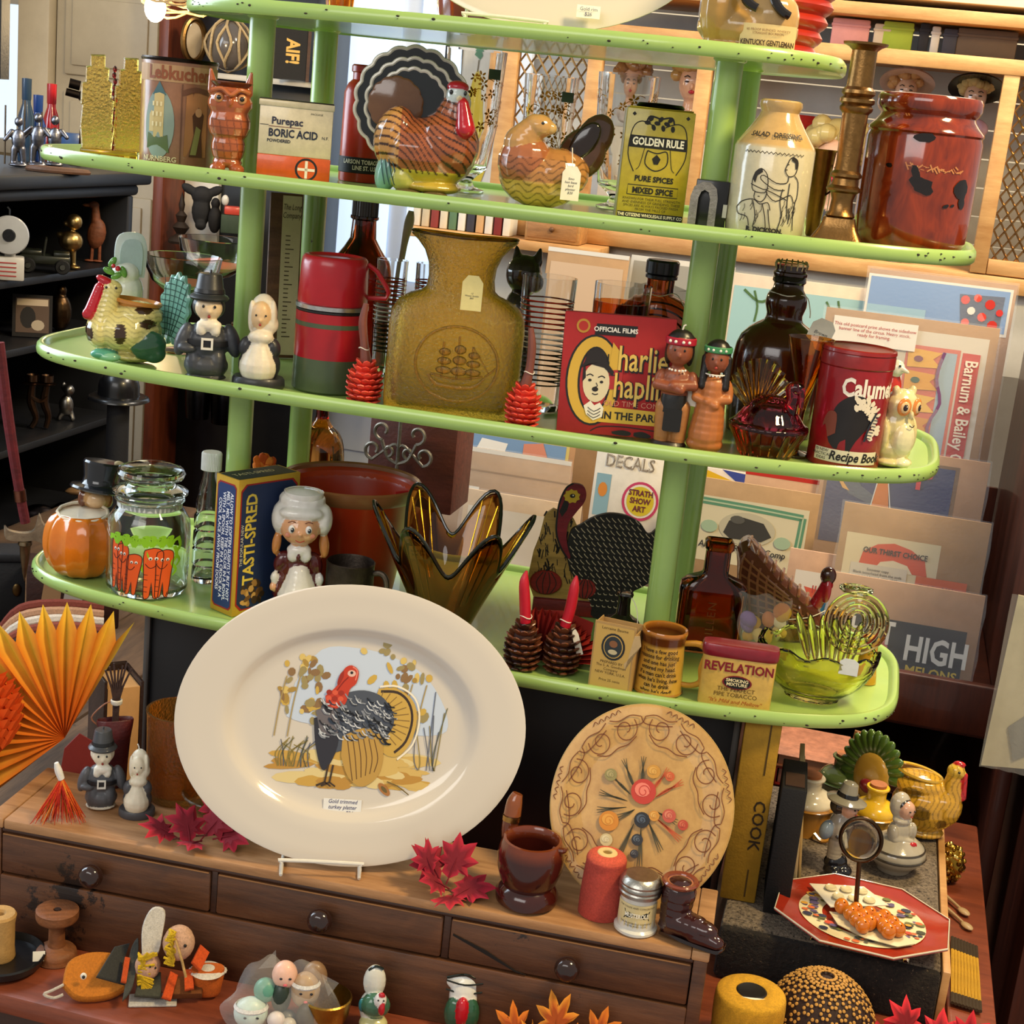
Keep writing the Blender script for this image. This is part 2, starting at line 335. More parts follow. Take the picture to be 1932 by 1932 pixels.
bx(rs,'body',.376,-.1115,ZD,.594,.26,RZ-.0205,oakd); bx(rs,'side_strip',.599,-.12,ZD,.607,.262,RZ+.001,pine,.001,'orange wooden side strip')
tb=bpy.data.objects.new('plank_table',None); LK(tb); prop(tb,'weathered dark brown plank table behind the left end of the stand','table')
for i in range(5): bx(tb,'plank',-1.15+i*.148,-.1,ZD-.05,-1.15+i*.148+.145,1.3,ZD-.02+.001*(i%2),barn,.003)
for x in(-1.1,-.5):
    for y in(0,1.2): bx(tb,'leg',x-.03,y-.03,-.98,x+.03,y+.03,ZD-.0505,barn)
# ---------------------------------------------------------------- room
def wall(n,x0,y0,z0,x1,y1,z1,m): return struct(bx(None,n,x0,y0,z0,x1,y1,z1,m,.001))
flo=bpy.data.objects.new('floor',None); LK(flo); flo['kind']='structure'
flw=proc('floor_boards','4a2418','7a4430',sc=(9,1,9),ns=3,rough=.4,bump=.1,coat=.2)
for i in range(26):
    f_=bx(flo,'plank',-2.6+i*.16,-1,-1.0,-2.6+i*.16+.158,2.9,-.98,flw,.001)
wl=proc('warm_wall','c9bda6','d8cfba',ns=4,rough=.7,bump=.05); 
wall('wall_back',-2.7,2.62,-1,1.8,2.72,2.2,wl)
wall('wall_left',-2.72,-.6,-1,-2.62,2.62,2.2,wl)
# ---------------------------------------------------------------- lowest tier
def ribbed(g,P,nr,amp,n=72,sm=4,pw=1):
    P=spl(P,sm) if sm else P
    return g.rings([[(r*(1-amp*abs(cos(nr*t/2))**pw)*cos(t),r*(1-amp*abs(cos(nr*t/2))**pw)*sin(t),z) for t in [2*pi*j/n for j in range(n)]] for r,z in P])
def wrapg(g,R,cx=0,y0=0):
    for i,p in enumerate(g.v):
        q=R-p.y; a=(p.x-cx)/R; g.v[i]=V((q*sin(a),-q*cos(a),p.z))
    return g
def strip(P,w,off=.5):
    """flat painted stroke in the xz plane"""
    g=[]; 
    for i,p in enumerate(P):
        a=V(P[max(i-1,0)]);b=V(P[min(i+1,len(P)-1)]); t=(b-a).normalized(); n=V((-t.y,t.x)); ww=w if not isinstance(w,(list,tuple)) else w[i]
        g.append((p[0]+n.x*ww/2,-off,p[1]+n.y*ww/2)); g.append((p[0]-n.x*ww/2,-off,p[1]-n.y*ww/2))
    return g,[(2*i,2*i+1,2*i+3,2*i+2) for i in range(len(P)-1)]
def stroke(g,P,w=2,off=.5,sm=4):
    if sm: 
        Q=spl(P,sm); w=w if not isinstance(w,(list,tuple)) else [x[0] for x in spl([(x,) for x in w],sm)]
    else: Q=P
    v,f=strip(Q,w,off); return g.add(v,f)
def patch(g,P,off=.4,sm=0):
    """flat painted area in the xz plane (fan from its middle, so it can bend)"""
    if sm: P=spl(list(P)+[P[0]],sm)[:-1]
    c=(sum(p[0] for p in P)/len(P),sum(p[1] for p in P)/len(P)); n=len(P)
    vs=[(c[0],-off,c[1])]+[((x+c[0])/2,-off,(z+c[1])/2) for x,z in P]+[(x,-off,z) for x,z in P]
    fs=[(0,1+i,1+(i+1)%n) for i in range(n)]+[(1+i,1+n+i,1+n+(i+1)%n,1+(i+1)%n) for i in range(n)]
    return g.add(vs,fs)
def oval(cx,cz,a,b,n=20,t=0): return [(cx+a*cos(q)*cos(t)-b*sin(q)*sin(t),cz+a*cos(q)*sin(t)+b*sin(q)*cos(t)) for q in [2*pi*i/n for i in range(n)]]
# pumpkin planter
o=thing('pumpkin_planter','orange ceramic pumpkin planter with a black hatted head behind its open top','planter',142,1100,Z0,52)
g=G('d4741e'); ribbed(g,[(0,0),(38,0),(60,16),(71,48),(69,82),(58,104),(47,112),(46,112)],11,.09)
part(o,'pumpkin_shell',g,'cer')
g=G('d8cdb6'); ribbed(g,[(46,112.5),(44,112.5),(50,100),(58,78),(56,44),(34,14),(0,12)],11,.04); part(o,'inside',g,'cer')
g=G('e2d6bd').surf(lambda u,v:(cos(2*pi*u)*(46.5+4*cos(2*pi*v)*.8)*(1-.04*abs(cos(5.5*2*pi*u))),sin(2*pi*u)*(46.5+4*cos(2*pi*v)*.8),113+6*sin(2*pi*u*1)+3*sin(2*pi*v)),48,8,1); part(o,'rim',g,'cer')
blob(o,'head',[('b98a52',25,48,130,30,26,24),('6b3a20',-2,40,128,9,8,16),('6b3a20',6,46,140,12,9,9),('8a4a28',46,40,126,9,8,15),('d9b182',24,36,128,20,18,17)],'cer',3,3)
g=G('1d1f24').at(30,48,148,ry=.12,rx=-.1); g.lathe([(0,0),(52,-6),(56,-3),(54,1),(37,4),(34,8),(33,18),(38,44),(36,48),(0,49)],36); part(o,'hat',g,'cer','black shiny brimmed hat')
part(o,'bow',G('cdb98e').ell(66,42,190,13,6,8,ry=.5).ell(84,42,186,9,5,6,ry=-.6),'fab')
# glass jar
o=thing('lidded_jar','clear glass jar with stopper lid printed with orange carrot figures','jar',250,1146,Z0,74)
g=G('f4faf7').lathe([(0,2),(60,0),(72,4),(76,14),(77,60),(78,130),(76,158),(66,178),(60,188),(61,198),(65,202),(65,206),(60,206),(57,200),(56,188),(62,176),(72,156),(73,60),(72,20),(64,12),(0,11)],48); part(o,'jar_body',g,'gls')
g=G('f2f6f2').lathe([(0,192),(54,192),(58,198),(60,210),(64,213),(70,217),(70,222),(60,226),(48,231),(44,238),(46,243),(60,250),(64,259),(60,268),(44,275),(0,277),(0,270),(40,268),(54,262),(52,254),(36,246),(32,236),(34,224),(30,218),(0,214)],40); part(o,'stopper',g,'gls')
part(o,'seal',G('d9dcd6').lathe([(57,186),(60,187),(61,199),(57,199)],40,closed=1),'pla','white plastic seal ring')
gc=G(); gd=G('3a1408')
def carrot(x,z,h,w,fl=0,tilt=0,leg=0,c='e0571c'):
    P=[(-w*.45,h),(-w*.5,h*.85),(-w*.42,h*.5),(-w*.36,.04*h),(-w*.2,0),(-w*.05,.06*h),(0,h*.34),(w*.1,.06*h),(w*.24,0),(w*.38,.05*h),(w*.44,h*.5),(w*.52,h*.85),(w*.42,h),(0,h*1.05)]
    P=[(x+a+tilt*b/h,z+b) for a,b in P]; gc.col(c); patch(gc,P,1.0+fl*.1,2); stroke(gd,P+[P[0]],1.5,1.4+fl*.1,2)
    stroke(gd,[(x-w*.3,z+h*.72),(x-w*.1,z+h*.64),(x+w*.12,z+h*.65),(x+w*.3,z+h*.73)],1.4,1.6,3)
    for e in(-.14,.16): patch(gc.col('f2f2ea'),oval(x+w*e+tilt*.8,z+h*.83,w*.1,h*.035,10),1.7); patch(gd,oval(x+w*e+tilt*.8,z+h*.82,w*.05,h*.02,8),1.9)
    for q in(.5,.4,.25,.15): stroke(gd,[(x-w*.38,z+h*q),(x-w*.16,z+h*(q-.01))],1.1,1.5,2)
carrot(-62,22,104,26,0,0); carrot(-48,18,100,24,1); carrot(-32,14,86,28,2,8); carrot(6,8,106,36,3,4); carrot(26,10,100,34,2,6)
part(o,'carrot_print',wrapg(gc,77.6),'ink','printed orange carrots'); part(o,'outline_print',wrapg(gd,77.7),'ink','thin dark printed outlines')
gl=G('86bf1c')
for x,s in((-62,1),(-42,.9),(-26,.8),(6,1.2),(24,1),(-5,1),(40,.9)):
    for a in(-1,0,1): stroke(gl,[(x,112+8*s),(x+a*10*s,126*1.0+8*s),(x+a*16*s-4,134+6*s*(a==0)),(x+a*12*s+5,142-6*abs(a)),(x+a*20*s,130+3*a)],6,1.9,4)
for x,z in((-6,50),(50,60),(58,80)):
    stroke(gl,[(x,z+60),(x+6,z+40),(x-4,z+24),(x+5,z+8),(x-3,z-4)],[8,7,7,6,3],1.2,4)
part(o,'leaf_print',wrapg(gl,77.6),'ink','printed lime green carrot tops')
txt(o,'Hildi',0,0,0,15,'202020',fn=lambda c:V((79*sin((c.x+48)/79),-79*cos((c.x+48)/79),16+c.y)),shear=.3,name='signature')
# clear bottle
o=thing('soda_bottle','clear ribbed glass bottle with a white screw cap behind the carrot jar','bottle',388,1104,Z0,28)
P=[(0,1),(24,0),(28,4),(27,26),(25,30),(28,34),(28,60),(25,64),(28,68),(27,92),(24,96),(27,100),(27,122),(23,128),(25,134),(24,150),(20,176),(15,196),(14,206),(11,206),(12,194),(17,172),(21,148),(22,100),(24,60),(24,12),(0,9)]
part(o,'glass',G('f0f4f4').lathe(P,24),'gls'); g=G('e4e6e2'); ribbed(g.at(0,0,204),[(17,0),(19,1),(19,30),(17,33),(0,33)],40,.06,80,0); part(o,'cap',g,'pla','white ridged screw cap')
# Tasti-Spred carton
F=at(437,1165,Z0); Lp=at(396,1147,Z0); e1=(Lp-F); e1.z=0; wl_=e1.length; kb=(F-O).dot(FW)/FPX
o=put('food_carton','blue and yellow tall food carton standing on end with vertical lettering','box',F,face=math.atan2(e1.y,e1.x)-pi/2-pi/2+pi)
wl_/=kb; wr=150; H=264
# local frame: x towards the viewer's left along the narrow face, y away
def cbx(g,x0,x1,y0,y1,z0,z1,b=.8): return g.at((x0+x1)/2,(y0+y1)/2,z0).box(x1-x0,y1-y0,z1-z0,b)
an=math.atan2(e1.y,e1.x); o.rotation_euler=(0,0,an+pi)
g=cbx(G('c29a2c'),-wl_,0,0,wr,0,H); part(o,'carton',g,'pap')
fl=lambda c,y=-.6:V((c.x,y,c.y))
def lface(g,P,off): patch(g.at(),P,off)
oc=lambda x0,x1,z0,z1,q:[(x0+q,z0),(x1-q,z0),(x1,z0+q),(x1,z1-q),(x1-q,z1),(x0+q,z1),(x0,z1-q),(x0,z0+q)]
g=G('9c1f1a'); lface(g,oc(-wl_+5,-5,10,H-10,6),.5); g.col('1f3668'); lface(g,oc(-wl_+7,-7,13,H-13,6),.8); part(o,'narrow_panel',g,'ink','dark blue printed panel')
for i,s in enumerate(('ALLOW TO SOFTEN SLIGHTLY BUT NOT','MELT. MIX WITH THE COLOR IN A BOWL','WITH A SPOON. KEEP IN A CROCK IN A','COOL PLACE AWAY FROM DOORS')):
    x=-10-(wl_-20)*(.14+.24*i); txt(o,s,0,0,0,11.5,'e8e8ee',fn=lambda c,x=x:V((x+c.y-0,-1.2,H/2-c.x)),sx=.98,bold=.3,name='directions')
MR=MX.Rotation(pi/2,4,'Z')
g=G('9c1f1a').at(rz=pi/2); patch(g,oc(6,wr-6,9,H-9,12),.5); g.col('1b2c50'); patch(g,oc(9,wr-9,12,H-12,12),.8); part(o,'wide_panel',g,'ink','dark blue printed front panel')
txt(o,'TASTI-SPRED',0,0,0,36,'e3c64a',fn=lambda c:V((1.2,34-c.y,H*.56+c.x)),sx=.86,bold=.9,name='brand_lettering')
txt(o,'THE POPULAR NEW',0,0,0,9,'d8d2c0',fn=lambda c:V((1.2,14-c.y,H*.52+c.x)),name='small_lettering')
g=G('a5793c').at(rz=pi/2); rnd.seed(3)
for i in range(26): patch(g,oval(rnd.uniform(18,70),rnd.uniform(22,62),rnd.uniform(5,11),rnd.uniform(4,8),8,rnd.random()*3),1+.01*i); g.col(rnd.choice(('a5793c','6e4a22','c79a55','3e2a16')))
part(o,'nut_picture',g,'ink','printed brown nuts')
g=G('20221c').at(0,0,H).slab(-wl_+4,4,.05,-4,wr-6,.6); part(o,'top_panel',g,'ink'); txt(o,'TASTI-SPRED',0,0,0,19,'d8c890',fn=lambda c:V((-wl_/2+c.y*0-c.y,wr*.42+c.x*.0+c.x*.9,H+1.1)),name='top_lettering')
# pilgrim girl
o=thing('pilgrim_girl_planter','tall white and maroon ceramic pilgrim girl with a big white bonnet beside the yellow carton','figurine',556,1176,Z0,46)
W='e6e2da'; BR='571c1c'; SK='e0a77a'; OR='d08a4a'
blob(o,'body',[(BR,(0,8,47),(0,4,96),46,28),(BR,0,8,20,46,42,20),(BR,-32,0,106,13,14,22,.35),(BR,32,0,106,13,14,22,-.35),(BR,0,3,112,32,24,22),(W,(2,-8,42),(2,-12,86),40,22),(W,2,-8,20,40,38,18),(W,-42,-10,76,8,8,12),(W,42,-8,76,8,8,12),(SK,-44,-12,58,7,7,9),(SK,44,-10,56,7,7,9),(W,0,-14,134,24,16,12),(W,-12,-20,124,10,8,12),(W,14,-20,124,10,8,12),(BR,0,-26,122,3,6,9),
 (OR,-42,-4,142,9,10,24,.1),(OR,46,-2,142,10,10,26,-.1),(SK,0,-14,176,37,32,33),(SK,0,-46,172,5,5,4),(W,0,8,204,53,42,26),(W,0,8,226,44,40,22),(W,-38,2,190,17,28,30),(W,42,2,190,17,28,30),(W,0,-22,206,42,20,14)],'cer',2.6,4)
part(o,'bonnet_opening',G('e9e5dd').at(2,6,240).lathe([(0,-24),(26,-20),(31,0),(34,3),(37,2),(37,-6),(34,-12)],32).at(2,6,240).col('6a6258').lathe([(0,-21),(26,-18),(30,-1)],32,cap=(1,0)),'cer')
g=G('f4f0ea')
for x in(-16,15): g.col('f4f0ea').ell(x,-43.5,181,6,3,8).col('26303a').ell(x+1.5,-46,180,3.4,1.6,4.6).col('f4f0ea').ell(x+.6,-47.4,182,1.1,.6,1.2)
part(o,'eye',g,'cer','painted round black eyes'); g=G('6a3420')
for x in(-16,15): g.tube([(x-7,-43,193),(x,-44.5,196),(x+7,-43,194)],.9,6,sm=3)
g.col('a8402c').tube([(-8,-46.5,161),(0,-46.8,157.5),(9,-46,161)],1.1,6,sm=4); g.col('d98a6a').ell(-22,-38,168,6,3,5).ell(22,-37,168,6,3,5); part(o,'brow_and_mouth',g,'cer')
# orange bucket
o=thing('pail','large orange red metal pail with a wide brown rim behind the pilgrim girl','bucket',648,1112,Z0,92,Y=.10)
g=G('a83212').lathe([(0,1),(88,0),(92,4),(120,170),(124,178),(127,184),(128,190),(122,192),(118,186),(114,172),(88,10),(0,8)],56)
part(o,'pail_body',g,'pla'); part(o,'rim_band',G('8a5a34').lathe([(121,173),(129,182),(131,198),(128,201),(124,198),(121,184)],56,closed=1),'pla','brown worn rim band'); 
part(o,'inner_wall',G('b9400f').lathe([(117,186),(88,12),(0,10)],48,cap=(0,1)),'pla')
part(o,'label_tag',G('bb2222').at(94,-60,184,rz=.6).slab(-16,0,-18,12,1,14),'pap','small red and white tag')
# pewter mug
o=thing('tankard','dark pewter mug with a loop handle in front of the orange pail','mug',654,1182,Z0,44)
part(o,'cup',G('4a4038').lathe([(0,1),(42,0),(45,3),(45,100),(46,106),(44,108),(42,104),(41,8),(0,6)],36),'dul')
part(o,'handle',G('74685c').tube([(42,-10,90),(58,-16,92),(68,-20,80),(70,-20,50),(66,-18,22),(58,-14,6)],[5,5.5,5.5,5,4.5,4],10,sm=5),'dul')
# star bowl
o=thing('star_bowl','amber brown art glass bowl with a tall wavy star pointed rim','bowl',836,1206,Z0,50)
def sb(off,z0):
    def f(u,v):
        t=2*pi*u+.35; sp=cos(6*t)
        R=46+off+(84+12*sp)*v**1.1+10*sp*v*v; return (R*cos(t),R*sin(t),z0+(176+22*sp)*v+20*sp*v**4+10*v*sin(t))
    return f
a=sb(0,2);b=sb(-5,9)
def wall_(u,v): return a(u,v*2) if v<=.5 else b(u,(1-v)*2)
g=G('a8742e').surf(wall_,108,44,1); n_=108; g.f.append(tuple(range(n_))[::-1]); g.f.append(tuple(range(44*n_,45*n_))); part(o,'bowl_glass',g,'gls',ang=80)
g=G('20241c'); g.tube([tuple(V(a(i/108,1))*.5+V(b(i/108,1))*.5+V((0,0,1))) for i in range(108)],3.2,8,closed=1); part(o,'rim_edge',g,'cer','dark blackish lip along the wavy rim')
g=G('d9a62a'); rnd.seed(5)
for i in range(6):
    for s_ in(-.022,.0,.02):
        u=(i/6-.35/(2*pi))+s_; P=[V(b(u,.35+.62*q/8))*.985+V((0,0,0)) for q in range(9)]; g.tube(P,[.6+1.5*rnd.random() for _ in P],5)
part(o,'gilt_streaks',g,'gold','gold streaks inside each point')
part(o,'price_sticker',G('dccb96').at(-62,28,132,rx=-.55,rz=.35).slab(-19,-1,-12,19,0,12),'pap'); txt(o,'Sunset glass\nbowl  $48',0,0,0,7,'3a3226',fn=lambda c:MX.Translation((-62,28,132))@MX.Rotation(.35,4,'Z')@MX.Rotation(-.55,4,'X')@V((c.x,-1.6,c.y)),name='handwriting')
# wooden turkey cut-out
o=thing('turkey_cutout','flat painted wooden turkey standing before a straw bale with red pumpkins','ornament',1092,1165,Z0,10,rz=.12)
bale=[(-104,62),(-98,120),(-90,150),(-84,196),(-70,208),(-52,202),(-44,206),(-30,190),(10,120),(44,60),(40,30),(-90,30)]
g=G('b08e45').prism(bale,9); part(o,'bale',g,'wd'); g=G('1c150c'); rnd.seed(9)
for i in range(120):
    x=rnd.uniform(-92,20); z=rnd.uniform(60,196)
    if z>205-max(0,(x+44))*1.5: continue
    l=rnd.uniform(8,20); t=rnd.uniform(-.5,.5); stroke(g,[(x,z),(x+l*sin(t)*.5,z+l*.5),(x+l*sin(t),z+l)],rnd.uniform(1.2,3),4.8,2)
part(o,'straw_marks',g,'ink'); rnd.seed(2)
BK='17140f'
body=[(-40,128),(-34,170),(-18,182),(6,200),(34,210),(66,208),(92,196),(110,176),(124,188),(138,214),(146,232),(152,210),(150,170),(146,120),(134,90),(112,70),(88,52),(78,20),(84,0),(26,0),(20,24),(0,54),(-26,88)]
body=spl(body+[body[0]],4)[:-1]
g=G(BK).at(0,-6).prism(body,10); part(o,'turkey_body',g,'wd')
neck=spl([(-52,252),(-40,262),(-22,260),(-14,246),(-16,228),(-28,208),(-40,186),(-42,164),(-38,140),(-30,118),(-36,116),(-50,136),(-60,164),(-62,196),(-60,226),(-52,252)],4)[:-1]
g=G('7c1420').at(0,-9).prism(neck,9); part(o,'head_and_neck',g,'wd','dark red painted head and neck')
g=G('17140f'); patch(g,[(-52,232),(-60,206),(-54,196),(-46,210),(-44,222)],14); stroke(g,[(-36,116),(-50,136),(-61,164),(-63,196),(-61,226),(-52,253),(-40,263)],3.5,14)
patch(g.col('c8a626'),[(-40+ (13+3*(i%2))*cos(i*pi/9),238+(13+3*(i%2))*sin(i*pi/9)*.9) for i in range(18)],14.2); patch(g.col('17140f'),oval(-39,239,5,4),14.6); patch(g.col('e0d8c0'),oval(-38,240,1.6,1.6,8),14.9); part(o,'face_paint',g,'ink','painted yellow eye ring')
g=G('b8a888'); 
for r in range(15):
    for c in range(17):
        x=-34+c*11+5*(r%2); z=24+r*12.5
        ok=0
        n=len(body); j=n-1
        for i in range(n):
            if (body[i][1]>z)!=(body[j][1]>z) and x<(body[j][0]-body[i][0])*(z-body[i][1])/(body[j][1]-body[i][1])+body[i][0]: ok^=1
            j=i
        if ok and x>-30: 
            d=6 if z<70 else 8; stroke(g,[(x-d*.5,z+d*.3),(x-1,z-d*.2),(x+d*.55,z-d*.75 if z>60 else z-1)],1.5,11.6,2)
part(o,'feather_marks',g,'ink','pale carved feather arcs')
for x,z,a,b in((-70,62,30,24),(4,56,22,20)):
    g=G('8a2016').at(x,-8,z).prism(oval(0,0,a,b,24),9,.08); p=part(o,'pumpkin',g,'wd','dark red painted pumpkin'); g=G(BK)
    for q in(-.6,-.2,.25,.65): stroke(g,[(x+a*q*.4,z+b*.9),(x+a*q,z),(x+a*q*.5,z-b*.9)],1.6,13)
    stroke(g,[(x-2,z+b),(x+3,z+b+10)],4,13,0); part(o,'pumpkin_lines',g,'ink')
part(o,'base_block',G('7a1c14').at(-4,0,-2).box(170,18,30,2),'wd')
# red paper fan
o=thing('paper_fan_base','folded red tissue paper fan behind the pine cone candles','decoration',1080,1268,Z0,20)
g=G('a62314'); n=28
for j in range(2):
    P=[];
    for i in range(n+1):
        t=-.15+1.5*i/n; rr_=(1 if i%2 else .93); P.append((V((-70+j*4,10+(8 if i%2 else -2),4)),V((-70+112*rr_*sin(t)*1.15,-2+(9 if i%2 else -5),4+112*rr_*cos(t)*.86+(-10*i/n)))))
    vs=[tuple(p) for q in P for p in q]; g.add([(x,y+j*14,z) for x,y,z in vs],[(2*i,2*i+2,2*i+3,2*i+1) for i in range(n)])
part(o,'pleated_paper',g,'pap',ang=20); part(o,'red_card',G('8c1d14').at(-30,26,0).prism([(-60,0),(50,0),(60,80),(0,96),(-60,90)],3),'pap')
def cone_(o,r,h,c1,c2,seed,rows=8,name='scales'):
    rnd.seed(seed); part(o,'core',G(c2).lathe([(0,4),(r*.45,6),(r*.62,h*.3),(r*.5,h*.7),(r*.2,h*.95),(0,h)],16),'mat')
    g=G(c1)
    for i in range(rows):
        q=i/(rows-1); rad=r*(.55+.45*sin(pi*(.22+.66*q))) if q<.8 else r*(.86-.9*(q-.6)); z=3+h*.86*q; m=max(5,int(13*rad/r))
        for j in range(m):
            t=2*pi*(j+.5*(i%2))/m+rnd.uniform(-.08,.08); g.col(rnd.choice((c1,c1,c2))) 
            g.at(cos(t)*rad*.74,sin(t)*rad*.74,z,rz=t,ry=-.35-.5*q).ell(0,0,0,r*.32,r*.24,r*.085,n=8,m=5)
    return g
for px,py,tilt,lab in((982,1270,-.06,'brown pine cone candle with a red taper, left of two'),(1056,1277,.08,'brown pine cone candle with a red taper, beside the old medicine carton')):
    o=thing('pinecone_candle',lab,'candle',px,py,Z0,24,grp='pine cone candles')
    part(o,'scales',cone_(o,37,88,'6e3b22','3a1c12',px),'wax'); g=G('c0162c').tube([(0,0,84),(40*tilt*2,0,120),(70*tilt*2-2,0,158),(66*tilt*2,2,178)],[10,10.5,9,2],12,sm=4); part(o,'taper',g,'wax','red candle taper')
    part(o,'string',G('e8e0d0').at(4*tilt,0,96).tube([(11*cos(t),11*sin(t),2*sin(2*t)) for t in [2*pi*i/14 for i in range(14)]],1,6,closed=1),'pap')
    if tilt>0: tag(o,34,-10,38,12,48,'',ry=-.35)
# boxed medicine bottle
o=thing('medicine_carton','old tan medicine carton with a round emblem, torn open beside the yellow mug','box',1153,1312,Z0,36,rz=-.25)
g=G('b8925a').slab(-40,-26,0,40,-24,134).slab(-40,24,0,40,26,126).slab(-40,-24,0,-38,24,130).slab(38,-24,0,40,24,118).slab(-38,-24,0,38,24,2); g.v=[V(p) for p in g.v]; part(o,'carton',g,'pap')
g=G('c9a256'); patch(g,rr(74,126,2),0); 
for i,p in enumerate(g.v): g.v[i]=V((p.x,-26.6,p.z+66))
part(o,'front_label',g,'ink','tan printed label'); g=G('22262a'); patch(g,oval(0,88,23,27),27); patch(g.col('c9a256'),oval(0,88,19,23),27.3); patch(g.col('2d3438'),oval(0,88,17,21),27.6); patch(g.col('8a5a3a'),oval(0,94,8,7),27.9); patch(g.col('c8b890'),oval(0,78,9,5),27.9); part(o,'emblem',g,'ink')
txt(o,'Lorraine Baume',0,-27,123,8,'3a2a14',name='lettering'); txt(o,'PREPARED BY\nThe S. A. Goodman\nCompany\nNEW YORK, U.S.A.\n\nPrice 25 cents',0,-27,38,7.2,'3a2a14')
part(o,'torn_flap',G('c7a878').at(38,-26,118,ry=.4).prism([(0,0),(18,-70),(10,-60),(20,-10),(8,6)],1.5),'pap','torn paper flap')
o=thing('stoneware_flask','small black glass flask with a stopper ring in the torn carton','bottle',1163,1262,Z0,18)
part(o,'flask',G('15120f').lathe([(0,2),(32,2),(36,10),(36,70),(30,88),(14,98),(12,128),(15,130),(15,137),(0,138)],28,sm=2),'cer'); part(o,'bail',G('2a2826').at(2,0,148).tube([(13*cos(t),2*sin(t),15*sin(t)) for t in [2*pi*i/18 for i in range(18)]],1.6,6,closed=1),'met')
part(o,'string',G('e6dfd0').tube([(12,-6,132),(26,-22,110),(30,-40,60),(24,-58,10)],.9,5,sm=4),'pap')
# yellow mug
o=thing('motto_mug','small yellow and brown pottery mug printed with a drinking motto','mug',1239,1322,Z0,40)
g=G('c99a3e').lathe([(0,1),(42,0),(46,4),(46,10),(45,16),(43,60),(41,104),(41,112),(43,126),(44,134),(42,138),(38,136),(36,124),(37,40),(36,10),(0,8)],40); 
part(o,'cup',g,'cer',colf=lambda P,c:np.where(((P[:,2:3]>108)&(P[:,2:3]<128)),np.array(C('5a2c10')),np.where(P[:,2:3]>=128,np.array(C('a86a24')),c)))
part(o,'handle',G('b98530').tube([(38,-6,112),(68,-14,118),(82,-18,104),(76,-18,70),(78,-18,40),(60,-12,26),(38,-6,24)],[6,7,7,6.5,6.5,6,6],10,sm=4),'cer'); rnd.seed(4)
part(o,'foot_notches',G('a8742a').lathe([(46.5,2),(47.5,5),(46.5,8)],40,closed=1),'cer')
for i,s in enumerate(('I have a few good','reasons for drinking','and one has just','entered my head.','If a man can\'t drink','when he\'s living, how','can he drink','when he\'s dead!')):
    txt(o,s,0,0,0,12.5,'2a1c0c',fn=lambda c,i=i:V((45.6*sin((c.x*.78-4)/45),-45.6*cos((c.x*.78-4)/45),101-12.4*i+c.y)),bold=.25,name='motto_line')
# brown flask
o=thing('amber_medicine_bottle','square shouldered brown glass bottle with embossed side standing left of the brown covered dish','bottle',1330,1236,Z0,30,rz=.1)
g=G('9a4c22').loft([(0,58,24),(4,62,28),(6,63,29),(120,63,29),(130,61,27),(140,50,22),(146,32,20),(150,25,19),(156,23,18),(196,23,18),(200,26,21),(212,27,22),(216,24,19)],32,p=5,cap=(1,0)); g.col('a8602c').loft([(216,24,19),(210,18,14),(160,17,13),(148,20,14),(140,30,16),(118,56,23),(10,56,23),(6,50,20)],32,p=5,cap=(0,1)); part(o,'bottle',g,'gls')
txt(o,'MILLEN',0,-30,62,22,'6e3a20',rot=(pi/2,-pi/2,0),name='embossing',mat='cer',th=.6,sp=1.2)
# brown turkey dish
o=thing('covered_dish','brown woven textured ceramic turkey dish with raised tail and red head','dish',1466,1216,Z0,54)
def feath(P,c,s1=9,s2=8,dk=.45):
    k=((np.floor(P[:,0]/s1)+np.floor(P[:,2]/s2))%2==0)|((P[:,2]%s2)<1.6); return np.where(k[:,None],c*dk,c)
wd_=[(-92,150),(-96,184),(-84,202),(-66,196),(0,128),(56,84),(74,58),(70,34),(-64,34),(-84,90)]
part(o,'body',G('5c3220').prism(spl(wd_+[wd_[0]],3)[:-1],84,.16),'cer'); g=G('8a5838')
for k_ in range(9): g.tube([(-80+k_*16,-41,182-k_*13.5),(-84+k_*17,-45,140-k_*9),(-70+k_*16,-43,44)],2.6,5,sm=2)
for k_ in range(7): q=.16*k_; g.tube([(-86+q*0,-42,176-k_*20),(-40+k_*4,-45,140-k_*14),(10+k_*8,-44,104-k_*9.5)],2.4,5,sm=2)
for k_ in range(8): g.tube([(-74+k_*17,-40,196-k_*15),(-74+k_*17,0,204-k_*15.5),(-74+k_*17,40,196-k_*15)],3,5,sm=2)
part(o,'woven_ridges',g,'cer','raised brown woven ridges')
part(o,'rim_band',G('5a2c1c').at(0,0,34).lathe([(77,0),(82,4),(77,9)],36,closed=1,sy=.68),'cer'); part(o,'woven_base',G('6a2418').lathe([(0,0),(52,0),(60,6),(78,30),(78,36),(0,36)],40,sy=.7),'cer',colf=lambda P,c:feath(P,c,11,9))
blob(o,'head',[('8a1420',(62,-4,84),(76,-6,130),13,12),('3a1c18',76,-6,150,15,13,20),('8a1420',78,-14,118,8,8,26)],'cer',2,3,label='dark red glazed neck and head')
part(o,'string',G('e8dcc8').tube([(-46,-38,60),(0,-54,56),(50,-46,66),(80,-20,78)],1,5,sm=5),'pap')
